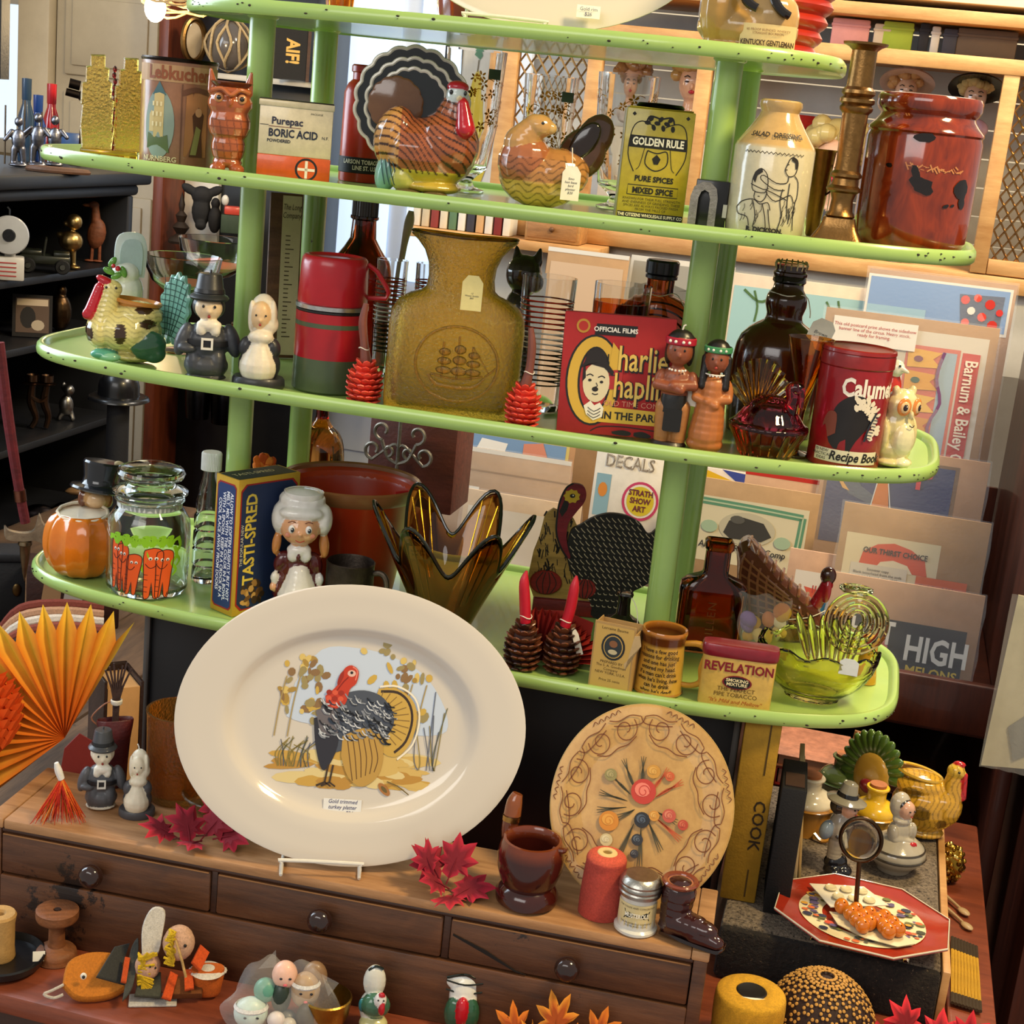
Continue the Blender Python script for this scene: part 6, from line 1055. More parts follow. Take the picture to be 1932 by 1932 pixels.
for n_,lab,c_,x,y,z,a,b,c2,fc in hd:
    o=put(n_,lab,'doll head' if fc else 'bead',pk,grp='pieces in the cellophane packet'); part(o,'ball',G(c_).ell(x,y,z,a,b,c2,n=20,m=14),'wax')
    if fc:
        g=G('d8606a').ell(x+2,y-b*.96,z-c2*.35,4,2,2.2).col('1c1c24')
        for s in(-1,1): g.ell(x+s*a*.35+2,y-b*.94,z+c2*.12,3,1.6,2)
        part(o,'face_paint',g,'pla'); 
        if c_!='e8b8a0': part(o,'cap_band',G('f0ece4').at(x,y,z+c2*.3).lathe([(a*.94,0),(a*1.02,3),(a*.9,8)],24,closed=1,sy=b/a),'fab')
o=put('cellophane_packet','crumpled clear cellophane packet over the doll heads','packet',pk)
g=G('f8f6f0').surf(lambda u,v:(-112+200*u+14*sin(8*v+3*u),-50+70*v+7*sin(11*u+3)+4*sin(19*u*v),4+112*v*(1-.5*(2*u-1)**4)+10*sin(9*u)*v+5*sin(21*u+13*v)),30,22); part(o,'film',g,'film',ang=25); g=G('f8f6f0').add([(-60,20,96),(-30,24,128),(-26,20,100)],[(0,1,2)]).add([(58,10,96),(92,4,84),(74,0,62)],[(0,1,2)]); part(o,'film_corner',g,'film')
o=thing('brass_dish','small brass coloured scalloped dish right of the cellophane packet','dish',612,1962,ZD,40); part(o,'dish',G('b0883a').lathe([(0,0),(30,0),(44,30),(48,56),(45,58),(38,30),(24,6),(0,5)],32),'met')
for px,lab,tp in((703,'white and green ceramic turkey shaker with a slim upright tail, left of two','a'),(868,'white and green ceramic turkey shaker with a wide ridged tail, right of two','b')):
    o=thing('turkey_shaker',lab,'shaker',px,1958,ZD,30,grp='ceramic turkey shakers')
    if tp=='a': L=[('d8d6c8',-4,6,92,22,14,34),('d8d6c8',-4,6,40,26,22,34),('3f6a50',2,-8,52,28,20,24),('e8e4dc',10,-22,72,12,10,15),('b81c28',14,-30,58,6,6,14),('b81c28',12,-26,84,6,5,6),('2f7a80',-24,-6,50,7,8,13),('cfc98c',0,-6,14,28,22,16)]
    else: L=[('e4e2d8',0,8,88,36,10,18),('e4e2d8',0,6,60,28,20,40),('2f5a40',-14,-6,34,20,18,34),('2f5a40',14,-6,34,20,18,34),('c01424',0,-18,44,13,12,28),('e8e4dc',0,4,20,30,22,22)]
    blob(o,'body',L,'cer',2.2,3); 
    g=G('15211c')
    if tp=='b':
        for z in(78,96): g.tube([(-34,-2,z),(0,-6,z-4),(34,-2,z)],1.8,6,sm=4)
    g.tube([(-16,2,116),(-4,0,126),(10,2,120)] if tp=='a' else [(-34,4,98),(0,2,108),(34,4,98)],2.6,6,sm=4); part(o,'dark_edge',g,'cer')
    if tp=='a': part(o,'eyes',G('141414').ell(6,-31,76,1.8).ell(16,-31,76,1.8),'cer')
o=thing('oak_leaf_sprig','orange yellow artificial oak leaf sprig at the bottom edge of the desk','leaf sprig',1040,2012,ZD,0)
for a in ((-62,6,30,34,1.1,-.5,.5),(0,10,46,36,1.2,0,.1),(66,6,40,34,1.1,.4,-.4),(-30,-10,24,30,.9,.2,.9),(30,-10,26,30,.9,-.2,-.6)): leaf(o,*a,rnd.choice(('d8781c','e0902a')),'a84a12',7,.5)
part(o,'stem',G('6a4a1c').tube([(0,0,0),(0,4,30),(4,8,60)],2,6),'mat')
o=thing('twine_cone','big yellow twine cone with a dark hole and a price label','spool',1400,2012,ZD,50); o.scale.z*=.66
part(o,'twine',G('d8a024').lathe([(0,0),(52,0),(60,10),(66,80),(66,150),(58,164),(40,168),(28,164),(24,150),(0,146)],48,sm=3),'fab',colf=lambda P,c:c*(1-.14*((np.sin(P[:,2:3]*.9+P[:,0:1]*.25)>.4)))); part(o,'hole',G('181614').at(0,0,158).lathe([(0,0),(28,0),(30,6),(26,9),(20,8),(0,7)],28),'pla','black plastic core'); part(o,'price_label',G('e8e0c8').at(8,-36,158,rx=-.9,rz=.2).slab(-28,-1,-14,28,0,14),'pap'); txt(o,'thread\n$14',0,0,0,10,'4a4a4a',fn=lambda c:MX.Translation((8,-36,158))@MX.Rotation(.2,4,'Z')@MX.Rotation(-.9,4,'X')@V((c.x,-1.6,c.y)),name='handwriting')
o=thing('openwork_basket','brown and gold openwork domed basket behind the yellow twine cone','basket',1540,2002,ZD,70)
part(o,'dome',G('2a140a').lathe([(0,0),(88,0),(100,24),(95,62),(76,100),(44,124),(0,132)],44,sm=3),'mat'); g=G('b8863c'); rnd.seed(11)
for i in range(15):
    for j in range(7):
        ph=.15+j*.2; t=2*pi*(i+.5*(j%2))/15; R=103*cos(ph)+1; z=24+112*sin(ph); 
        for k in range(6):
            a=k*pi/3; g.at(R*cos(t),R*sin(t),z,rz=t,ry=-ph).ell(1,9*cos(a)*(.5+.5*cos(ph)),9*sin(a),2.2,3.6,3.6,n=6,m=4)
p=part(o,'flower_openwork',g,'mat'); p['kind']='stuff'
o=thing('red_leaf_spray','large red artificial maple leaf spray at the bottom right corner','leaf sprig',1776,2024,ZD,0); o.scale*=.8
for a in ((-80,10,50,44,1.0,-.3,.7),(-20,0,44,46,.9,.1,-.2),(36,10,54,42,1.2,.2,-.2),(90,-6,36,44,.8,.4,-.9),(-110,-10,30,40,.6,-.3,1.4)): leaf(o,*a,rnd.choice(('c01828','d42430')),'7a0c18',7,.58)
g=G('e0701c')
for i in range(16): g.at().tube([(10+rnd.uniform(-8,8),0,40),(10+rnd.uniform(-14,14),-4,66),(10+rnd.uniform(-26,26),-8,92)],[1.8,2,1],5)
part(o,'orange_stamens',g,'pap'); part(o,'petal',G('d02030').at(70,-4,50,rx=.5,ry=.4).ell(0,0,20,22,8,38),'wax'); part(o,'petal',G('c81c2c').at(44,0,50,rx=.5,ry=-.1).ell(0,0,20,18,7,34),'wax')
# ---------------------------------------------------------------- on the riser
o=thing('cook_book','tall yellow book standing with its spine forward at the left of the riser','book',1383,1748,RZ,0,face=.06,Y=-.06)
part(o,'spine',G('a8801e').at(0,70).box(66,150,336,3),'mat'); txt(o,'COOK',0,0,0,30,'2a1c08',fn=lambda c:V((14+c.y,-5.8,140-c.x)),bold=.4); g=G('4a3408'); stroke(g,[(12,60),(12,10)],3,5.8,0); stroke(g,[(14,326),(14,230)],3,5.8,0); part(o,'rules',g,'ink')
o=thing('black_case','tall narrow black slipcase with a brown page block right of the yellow book','box',1455,1768,RZ,0,face=.06,Y=-.075); part(o,'case',G('121113').at(0,70).box(46,140,262,2),'mat'); part(o,'page_edge',G('3a2416').at(0,40,262).box(36,60,3,1),'pap')
o=thing('folded_papers','cream folded papers leaning on the right side of the black case','paper',1492,1690,RZ,0,face=.06,Y=.02); part(o,'sheet',G('cfb98a').at(0,0,0,ry=-.09).box(9,150,215,1),'pap'); part(o,'sheet',G('b89e6a').at(10,6,0,ry=-.12).box(5,130,195,1),'pap')
o=put('octagonal_plate','red octagonal plate with a fruit border, propped above the riser front','plate',at(1620,1766,RZ),lift=.0)
oc8=lambda r,z,q=.93:[(r*cos(pi/8+i*pi/4)*1.02,r*sin(pi/8+i*pi/4)*q,z) for i in range(8)]
Mq=MX.Translation((0,0,30))@MX.Rotation(-.02,4,'X')
def onp_(g): g.v=[Mq@v for v in g.v]; return g
part(o,'plate_body',onp_(G('9c2c18').rings([oc8(90,-8),oc8(150,2),oc8(168,7),oc8(168,10),oc8(150,6),oc8(100,1),oc8(2,1)])),'cer'); part(o,'edge_line',onp_(G('e0d4b8').rings([oc8(168.4,9),oc8(169,10.5),oc8(168,12.3),oc8(166.5,11.8)],closed=1)),'cer')
def flat(P,z): return [(x,y*.93,z) for x,y in P]
def ring_(g,r1,r2,z1,z2,n=64,a0=0,a1=2*pi): 
    Q=[(a0+(a1-a0)*i/n) for i in range(n+1)]; return g.add([(r*cos(t),r*sin(t)*.93,z) for t in Q for r,z in((r1,z1),(r2,z2))],[(2*i,2*i+1,2*i+3,2*i+2) for i in range(n)])
g=G('d8c698'); ring_(g,74,118,2.2,4.6); part(o,'fruit_border',onp_(g),'ink','cream border band'); g=G('d8c698'); ring_(g,84,136,2.7,6.5) if 0 else None; rnd.seed(10)
for i in range(90):
    t=rnd.uniform(0,2*pi); r=rnd.uniform(80,112); g.col(rnd.choice(('b8401c','c8602c','2c2c40','5a4a6a','6a6a30','c8902c','3a3a20'))); a=rnd.uniform(4,10); g.add([(r*cos(t)+a*cos(q),(r*sin(t)+a*.8*sin(q))*.93,5.2+.02*i) for q in [2*pi*k/9 for k in range(9)]],[tuple(range(9))])
g.f=g.f; part(o,'fruit_print',onp_(g),'ink','printed orange fruit and dark leaves'); g=G('d8c698'); ring_(g,0,40,2.2,2.2); part(o,'centre_disc',onp_(g),'ink')
for x in(-80,90): part(o,'clear_foot',G('f0f0f0').at(x,-30,0).box(12,60,22,2),'gls')
pl0=o.location.copy(); ko=o.scale.copy(); 
def onplate(n,lab,cat,x,y,grp=None,rz=0):
    q=put(n,lab,cat,pl0,grp); q.rotation_euler=o8.rotation_euler; q.scale=ko; q.location=pl0+MX.Rotation(o8.rotation_euler.z,3,'Z')@V((x*ko.x,y*ko.y,41*ko.z)); q.rotation_euler=(0,0,o8.rotation_euler.z+rz); return q
o8=o
o=onplate('button_card','white card of six cream buttons lying on the red plate','card',-34,44,rz=-.1); part(o,'card',G('d6cbb2').add([(-76,18,0),(22,54,6),(78,6,6),(-20,-52,0),(-76,18,1.5),(22,54,7.5),(78,6,7.5),(-20,-52,1.5)],[(3,2,1,0),(4,5,6,7),(0,1,5,4),(1,2,6,5),(2,3,7,6),(3,0,4,7)]),'pap')
for i in range(6): x=-34+(i%3)*28+(i//3)*20; y=14+(i%3)*8-(i//3)*28; part(o,'button',G('d2c498').at(x,y,5+(i%3)).lathe([(0,0),(11,0),(12,2),(10,4),(7,3),(0,3)],16),'cer')
o=onplate('bead_packet','torn paper sheet under orange beads on the red plate','paper',10,-46); part(o,'sheet',G('cfc09a').add([(-70,22,0),(-10,40,0),(40,26,0),(92,-24,1),(60,-50,0),(0,-46,0),(-50,-20,0)],[tuple(range(7))]).add([(-70,22,1.2),(-10,40,1.2),(40,26,1.2),(92,-24,2.2),(60,-50,1.2),(0,-46,1.2),(-50,-20,1.2)],[tuple(range(7))]),'pap')
k=0
for j,row in enumerate(((-44,30),(-14,28),(14,24),(44,26),(-24,8),(4,6),(32,6),(62,6),(-10,-12),(16,-14),(46,-14),(74,-12),(4,-32),(56,-30))):
    k+=1; b=onplate('bead','polished orange bead on the red plate, '+('%s of the back row'%NTH[k-1] if k<5 else '%s of the second row'%NTH[k-5] if k<9 else '%s of the third row'%NTH[k-9] if k<13 else '%s of the front row'%NTH[k-13])+' from the left','bead',row[0]*.9,-46+row[1]*.9,grp='orange beads on the red plate'); part(b,'bead_ball',G('c8701c').at(0,0,13,rx=.5,ry=.4).lathe([(1.6,-13),(8,-11),(13,-5),(14,0),(13,5),(8,11),(1.6,13),(1.2,0)],18,closed=1,sm=0),'cer')
o=onplate('quizzing_glass','round framed magnifying glass on a thin brass stem standing in the red plate','magnifying glass',-14,-8)
part(o,'stem',G('5a4430').tube([(0,0,0),(0,0,6),(-8,0,104)],[9,4.5,4.5],10).tube([(0,0,-2),(0,0,3)],[26,22],20),'met'); part(o,'frame',G('4a3a2a').at(-12,0,146,ry=-.04).tube([(37*cos(t),0,42*sin(t)) for t in [2*pi*i/40 for i in range(40)]],4,8,closed=1),'met'); part(o,'lens',G('f4f4f0').at(-12,0,146,ry=-.04).ell(0,0,0,36,5,41,n=28,m=16),'gls')
# pilgrim figurines
o=thing('pilgrim_figurine','grey glazed pilgrim man figurine with a wide hat behind the magnifying glass','figurine',1572,1658,RZ,22,rz=.6)
blob(o,'body',[('14141a',-8,-8,10,18,22,12),('14141a',12,-8,10,18,22,12),('14141a',0,0,24,24,18,18),('a89c8a',(-6,0,40),(-4,0,66),14,16),('a08a78',0,0,60,18,16,14),('9a9488',0,0,96,27,22,34),('7a8a9a',-30,0,92,14,13,20,.3),('9a9488',28,-4,92,13,13,22,-.3),('3a3a40',0,-16,84,20,8,6),('c89a80',6,-8,136,17,16,17),('2a2420',-8,6,138,18,16,18)],'cer',1.9,3); part(o,'hat',G('8a8474').at(2,0,150,ry=.12).lathe([(0,-2),(36,-2),(38,2),(30,6),(20,9),(18,14),(14,34),(8,38),(0,39)],28),'cer'); part(o,'hat_band',G('17171a').at(3,0,158,ry=.12).lathe([(20.5,0),(21,3),(19,9),(17,8)],28,closed=1),'cer'); part(o,'face_paint',G('141414').ell(8,-24,140,2).ell(16,-22,140,2).col('a83a30').ell(12,-24,130,3,2,1.6),'cer')
o=thing('pilgrim_figurine','grey glazed pilgrim woman figurine with a wide skirt holding a red heart','figurine',1684,1654,RZ,34,rz=.75)
part(o,'skirt',G('a39a88').lathe([(0,0),(30,0),(34,8),(50,24),(56,36),(52,50),(40,60),(26,70),(0,72)],36,sm=2),'cer'); part(o,'skirt_bands',G('3a342c').lathe([(52,47),(53.5,49),(51,52)],36,closed=1).lathe([(57,33),(57.8,35.5),(57,38)],36,closed=1),'cer')
blob(o,'body',[('a39a88',0,0,78,25,20,26),('a39a88',-22,-8,80,9,12,18),('a39a88',22,-8,80,9,12,18),('a39a88',(-20,-14,70),(10,-24,66),8,7),('b4ab98',0,-2,104,20,17,9),('c89a80',2,-8,126,16,15,18),('17130f',0,2,132,17,16,16),('b0a692',-2,8,130,21,18,26)],'cer',1.9,3); part(o,'heart',G('b81820').ell(8,-32,64,7,4,6).ell(14,-31,60,5,4,8),'cer','red heart'); part(o,'face_paint',G('141414').ell(-3,-23,129,1.8).ell(8,-23,129,1.8).col('a83a30').ell(3,-23,118,2.6,1.6,1.4),'cer')
def weave(P,c): return np.where((((P[:,2]%9)<1.8)|(((np.arctan2(P[:,1],P[:,0])*20+4*np.floor(P[:,2]/9))%10)<1.6))[:,None],c*.5,c)
def pot(n,lab,px,py,r,h,c1,c2,lidc,Y=None,cork=1):
    o=thing(n,lab,'pot',px,py,RZ,r*.8,grp='lidded pots on the riser',Y=Y); part(o,'basket_base',G(c1).lathe([(0,0),(r*.8,0),(r*.86,4),(r*.95,h*.5),(r,h*.55),(r*1.04,h*.58),(r,h*.62),(0,h*.62)],40,sm=2),'cer',colf=weave)
    part(o,'lid',G(lidc).lathe([(r*.95,h*.62),(r*.96,h*.68),(r*.8,h*.8),(r*.5,h*.88),(r*.42,h*.94),(r*.44,h*1.1),(r*.52,h*1.14),(r*.5,h*1.18),(r*.36,h*1.18),(0,h*1.1)],36,sm=2),'cer'); part(o,'cork' if cork else 'knob',G('a8663a').at(0,0,h*1.12).lathe([(0,0),(r*.34,0),(r*.38,h*.12),(0,h*.13)],20),'mat'); return o
o=pot('honey_pot','round basket weave pot with a white lid and cork, left of the pilgrim man figurine',1516,1580,50,94,'a8742c','8a5a20','ddd2ba'); part(o,'basket_handle',G('a8742c').tube([(20,-44,14),(36,-50,4),(52,-44,10)],4,6,sm=3),'cer')
pot('honey_pot','basket weave pot with a bright yellow lid between the two pilgrim figurines',1640,1598,42,96,'b88a2c','8a6a20','e0b42c'); pot('honey_pot','green glazed pot with a cork half hidden behind the white lidded pot',1580,1530,44,86,'3a4a2a','2a3a1c','4a5a34')
o=thing('wooden_paddle','thin wooden stick carrying a round paper price tag behind the green pot','stick',1588,1500,RZ,4); part(o,'stick',G('9a6430').at(ry=.09).box(13,6,120,1),'wd'); part(o,'price_tag',G('e6decb').at(20,-6,92).prism(oval(0,0,17,19,20),1),'pap'); part(o,'string',G('ece4d2').tube([(10,-4,118),(18,-7,112)],1,5),'pap')
o=thing('turkey_planter','yellow ceramic turkey planter with a green fan tail, facing right on the riser','planter',1734,1592,RZ,42)
def yt(P,c):
    q=(P[:,0]*.8+4*np.sin(P[:,2]*.12)+P[:,1]*.2)%8; k=(q<2)&(c[:,0]>.3); c=np.where(k[:,None],c*.55,c)
    for x,z,a,b in((-6,62,20,14),(-26,96,18,10),(36,44,9,12)): c=np.where(((((P[:,0]-x)/a)**2+((P[:,2]-z)/b)**2)<1)[:,None]&(P[:,1:2]<0),c*.3,c)
    return c
blob(o,'body',[('c8982c',0,0,62,62,48,52),('c8982c',-16,0,104,54,40,24),('c8982c',34,-4,70,34,36,42),('c8982c',(42,-6,90),(42,-6,140),22,13),('d8b03c',44,-8,146,17,14,15),('b81c20',(60,-8,140),(64,-8,96),7,7),('b81c20',48,-6,160,12,8,6),('6a8a3a',(-60,-20,50),(-10,-36,30),8,6),('c8982c',0,0,12,44,36,12)],'cer',2.2,2,colf=yt)
part(o,'opening',G('5a3a16').at(-20,-2,124,ry=.14).lathe([(0,-18),(38,-10),(42,0)],32,sy=.7,cap=(1,0)).col('d0a83a').lathe([(42,-3),(46,0),(45,4),(41,2)],32,sy=.7,closed=1),'cer','dark brown open top'); part(o,'eye',G('141414').ell(50,-21,149,2.4),'cer')
g=G('4f6a2c')
for i in range(15):
    t=-2.0+3.5*i/14; g.at(-104,10,98,rz=-.5).ell(46*sin(t),0,62*cos(t),12,9,26,ry=t)
p=part(o,'tail_fan',g.col('b8903a').at(-104,2,92,rz=-.5).ell(0,0,0,40,10,50),'cer','green scalloped tail fan'); g=G('8a2a30'); g.at(-104,-8,78,rz=-.5).ell(-4,-4,0,16,6,14); part(p,'tail_flower',g,'cer'); part(o,'sticker',G('c9cfe0').at(-84,-8,128,rz=-.5,ry=.3).prism([(-10,-28),(12,-22),(8,30),(-8,22)],1),'pap')
# right edge of desk
o=thing('beaded_brooch','oval gold beaded pine cone brooch lying at the right edge of the desk','brooch',1784,1668,ZD,0); g=G('a07a2c'); rnd.seed(19); g.ell(0,10,22,26,22,34,n=14,m=10)
for i in range(110): t=rnd.uniform(0,2*pi); u=rnd.uniform(-.95,.95); q=math.sqrt(1-u*u); g.col(rnd.choice(('c8a040','8a6420','e0c468','5a3a14'))); g.at().ell(26*q*cos(t),10+22*q*sin(t),22+34*u,4.5,4.5,4.5,n=6,m=4)
p=part(o,'beads',g,'gold')
for i,(x,y,lab) in enumerate(((1800,1712,'small pale bone spoon on the desk edge, upper of two'),(1806,1738,'small pale bone spoon on the desk edge, lower of two'))):
    o=thing('bone_spoon',lab,'spoon',x,y,ZD,0,grp='bone spoons on the desk edge',rz=-.85); part(o,'spoon',G('b0946a').tube([(-34,0,5),(-6,0,6),(16,0,5)],[5,3,3],8,sm=3).ell(28,0,5,15,9,4),'wax')
    if i==0: part(o,'white_tip',G('e4dccc').ell(-40,0,6,10,7,7),'wax')
for i in range(9):
    b=at(1796+i*5.6,1772+i*2.2,ZD+.003); e=at(1796+i*6.6,1896+i*2.0,ZD+.003); o=put('pencil',NTH[i]+' thin yellow stick from the left in the dark-ended row on the desk edge','pencil',(b+e)/2,grp='yellow sticks on the desk edge',face=0); L_=(e-b).length/o.scale.x; o.rotation_euler=(0,0,math.atan2((b-e).y,(b-e).x)); 
    o.scale=(o.scale.x,)*3; part(o,'shaft',G('d0a02c').tube([(-L_*.36,0,0),(L_*.3,0,0)],3.1,6),'wd'); part(o,'dark_end',G('3a2c18').tube([(L_*.3,0,0),(L_*.5,0,0)],3.6,6),'mat'); part(o,'dark_end',G('3a2c18').tube([(-L_*.5,0,0),(-L_*.36,0,0)],3.6,6),'mat')
# ---------------------------------------------------------------- card rack behind the stand
YR=.55
kraft='b08d68'
rk=bpy.data.objects.new('card_rack',None); LK(rk); prop(rk,'dark mahogany display rack holding rows of sleeved prints behind the stand','rack')
zl=aty(1832,1292,YR).z; xr=.70
bx(rk,'front_lip',-.235,YR,zl-.075,xr-.012,YR+.018,zl,maho,.003); bx(rk,'side_panel',xr-.011,YR-.02,-.98,xr+.012,1.31,.42,maho,.003); bx(rk,'side_panel',-.32,YR+.2,-.98,-.30,1.31,zl+.03,maho,.003)
for i in range(0): bx(rk,'divider',-.2,YR+.12*i,zl-.07,xr-.0115,YR+.12*i+.01,zl+.05*i-.03,maho,.002)
bx(rk,'shelf_board',-.235,YR+.02,zl-.085,xr-.0115,1.29,zl-.0755,maho,.002); bx(rk,'lower_board',-.235,YR-.01,-.42,xr-.0115,1.17,-.40,maho,.002); bx(rk,'back_panel',-.235,1.30,-.98,xr-.0115,1.31,.0,maho,.002)
def card(name,lab,x0,y0,x1,yb,Y,col,pics=(),cat='print',texts=(),film=0,tilt=-.12,z0=None,grp=None):
    """a mounted print: (x0,y0)-(x1,..) its upper edge in the photograph, carried down to the rack"""
    a=aty(x0,y0,Y); b=aty(x1,y0+(x1-x0)*.115,Y); zb=zl-.07 if z0 is None else z0; w_=(b-a).length; m=(a+b)/2; h_=m.z-zb
    o=bpy.data.objects.new(name,None); LK(o); o.location=(m.x,Y,zb); o.scale=(w_/(x1-x0),)*3; prop(o,lab,cat,grp or 'sleeved prints in the card rack'); k=o.scale.x; W_=x1-x0; H_=h_/k/cos(tilt)
    M=MX.Translation((0,0,0))@MX.Rotation(tilt,4,'X')
    def tr_(g): g.v=[M@v for v in g.v]; return g
    part(o,'mount_board',tr_(G(col).box(W_,5,H_,.8)),'pap')
    # pictures use photograph pixels measured from the card's upper left corner
    for i,(nm,kind,c,geo) in enumerate(pics):
        g=G(c); q=.35*(i+1); 
        P=0 if kind=='l' else [(x-W_/2,H_-y) for x,y in (geo if kind=='p' else [(geo[0],geo[3]),(geo[2],geo[3]),(geo[2],geo[1]),(geo[0],geo[1])] if kind=='r' else oval(*geo) if kind=='o' else geo)]
        if kind=='l':
            for L in geo: stroke(g,[(x-W_/2,H_-y) for x,y in zip(L[1::2],L[2::2])],L[0],2.5+q,3)
        else: patch(g,P,2.5+q)
        part(o,nm,tr_(g),'ink')
    for s,x,y,sz,c,kw in texts: txt(o,s,0,0,0,sz,c,fn=lambda v,x=x,y=y,r=kw.get('r',0):M@V((x-W_/2+(v.x if not r else v.y),-2.5-.35*(len(pics)+2),H_-y+(v.y if not r else -v.x))),**{k_:v_ for k_,v_ in kw.items() if k_!='r'})
    if film: 
        g=G('ffffff').surf(lambda u,v:((u-.5)*(W_+8)+1.5*sin(17*v),-7+2*sin(9*u+7*v)+1.3*sin(31*v+5*u),v*(H_+4)),12,16); part(o,'plastic_sleeve',tr_(g),'film')
    return o
# back row
card('landscape_print','kraft mounted blue sky print with red flowers at the top right of the rack',1640,512,1926,1,1.10,'a07c5c',[('picture_border','r','e4ddd0',(0,10,280,104)),('sky','r','6a92c4',(5,15,275,98)),('horizon','r','8ab4c8',(5,70,120,98)),('blossoms','p','3a4a6a',[(180,30),(266,26),(264,96),(190,92)])]+[('flower','o',c,(x,y,r,r,9)) for x,y,r,c in((192,40,9,'d02a24'),(215,34,8,'e04a3a'),(240,44,10,'c82a20'),(206,60,8,'e8dcd0'),(228,70,9,'d83a2c'),(250,84,10,'c8281c'),(198,84,8,'e04a40'),(260,58,7,'d0302a'))],film=1)
card('beach_print','pale turquoise beach print with dark palm fronds in the back row of the rack',1372,520,1642,1,1.12,'cbb8a0',[('sea','r','9cc0c0',(10,24,262,200)),('cloud','o','d8d4cc',(200,130,40,20,16)),('fronds','l','4a6a3a',[(5,30,30,60,50,80,44),(4,50,30,60,60,58,90),(4,190,34,210,60,230,50),(4,212,30,220,50,244,66)]),('sand','p','d0a868',[(60,200),(150,110),(170,200)])])
card('photo_print','grey mottled landscape print at the top of the rack behind the ribbed flask',1180,486,1380,1,1.13,'bdb6aa',[('picture','r','9a9488',(6,10,194,100)),('hills','p','6a665c',[(6,60),(60,40),(120,56),(194,36),(194,80),(6,80)])])
card('kraft_mount','plain kraft card left of the amber flask in the back row of the rack',1020,470,1176,1,1.10,'a8845e',[('white_edge','r','d8d0c4',(0,0,156,8)),('beige_panel','r','c8a888',(8,26,148,120))])
# circus
card('circus_print','circus poster print with yellow pennants and a vertical red title in a clear sleeve',1556,588,1892,1,.98,'9e7a54',
 [('print_paper','r','d8cdbc',(150,24,320,300)),('picture','r','d06a58',(166,52,270,290)),('sky_strip','r','9ab0c0',(236,60,264,290)),('dark_photo','r','4a4644',(60,90,160,250)),('letter_strip','r','c8342a',(274,56,308,296))]+[('pennant','p',c,[(170,y),(236,y+4),(220,y+18),(238,y+34),(172,y+38)]) for y,c in((58,'e0a83a'),(102,'d89a30'),(146,'e0b04a'),(190,'c88a3a'),(234,'d8a040'))]+[('figure','o',c,(192,y,9,6,10)) for y,c in((78,'7a3a50'),(120,'3a5a4a'),(166,'8a4a6a'),(210,'5a3a4a'))]+[('label','r','ece4d8',(18,14,182,66)),('scroll_edge','l','7a4a78',[(6,240,60,232,110,246,160,230,210,244,286)])],
 texts=[('This old postcard print shows the sideshow\nbanner line of the circus. Heavy stock,\nready for framing.',100,38,9,'b83a34',{}),('Barnum & Bailey Gr',292,176,34,'f0e4d0',{'r':1,'sx':.78,'bold':.6})],film=1)
# left cards
card('pinup_print','yellow bordered print of a woman in red at the left of the rack',846,806,1082,1,1.00,'a47c58',[('yellow_border','r','d8c070',(18,10,226,200)),('blue_foliage','r','7a9ac0',(24,14,220,200)),('highlight','p','f0ece4',[(60,20),(110,24),(96,80),(40,70)]),('figure','p','d88a70',[(140,20),(176,14),(196,60),(188,110),(140,100)]),('red_dress','p','c8283a',[(130,60),(160,70),(190,62),(190,120),(128,120)])])
card('kraft_mount','wide kraft card with a white top edge at the left of the rack',842,846,1074,1,.92,'ab8a68',[('white_edge','r','e0dad0',(0,0,232,8)),('fold','r','96744e',(0,40,232,43)),('white_strip','r','e8e4dc',(24,60,40,110)),('price_sticker','r','e8e4dc',(44,72,66,94))],texts=[('$10',55,83,14,'3a3a4a',{})],film=1)
card('kraft_mount','kraft card with cream lower panel in front of the left cards in the rack',872,930,1094,1,.82,'c4a888',[('white_panel','r','dcd2c4',(10,30,212,160))],texts=[('Gravity',60,50,12,'8a8aa8',{})],film=1)
card('decal_sheet','white decal sheet with outlined lettering and a round pink and yellow badge',1122,850,1262,1,.90,'ddd5c8',[('tall_picture','r','8ab0c0',(6,50,34,130)),('plant','o','d88a3a',(20,80,9,14,10)),('badge_ring','o','c8406a',(94,92,35,37,28)),('badge_white','o','ece4d4',(94,92,30,32,28)),('badge_middle','o','d8c030',(94,92,26,28,28))],texts=[('DECALS',66,24,33,'8a7a68',{'sx':.8,'bold':.5}),('DECALS',65,23,32,'eae2d4',{'sx':.8}),('STRATH\nSHOW\nART',94,92,15,'6a2a3a',{'bold':.5,'sx':.85})])
card('colour_print','bright yellow blue and red print behind the right posts of the stand',1270,882,1470,1,.94,'d8c8b8',[('yellow','p','e8b820',[(44,0),(150,30),(130,60),(44,50)]),('blue','p','3a4a9a',[(90,0),(180,6),(176,24),(120,20)]),('red_bar','r','c82a24',(136,30,200,54)),('cream','r','e8d8a0',(60,54,140,70))],film=0)
card('kraft_mount','kraft card edge with a red strip above it behind the stock certificate',1404,898,1568,1,.90,'c09878',[('red_strip','r','c02a20',(0,-2,160,6))])
card('flight_print','dark blue travel print with an orange tail fin and red letter',1556,842,1872,1,.88,'a88260',[('border','r','8a6a4a',(8,18,262,200)),('blue_field','r','3c4470',(14,24,254,200)),('nose','p','5a6478',[(26,60),(60,40),(80,80),(130,110),(150,130),(60,100)]),('light','p','d8a860',[(30,66),(44,76),(60,94),(46,90)]),('tail_fin','p','cf7a30',[(112,60),(130,58),(140,120),(106,120)]),('fin_edge','l','d8dce0',[(2,112,60,104,124),(2,130,58,144,124)])],texts=[('P',198,50,70,'d8404a',{'bold':1})],film=1)
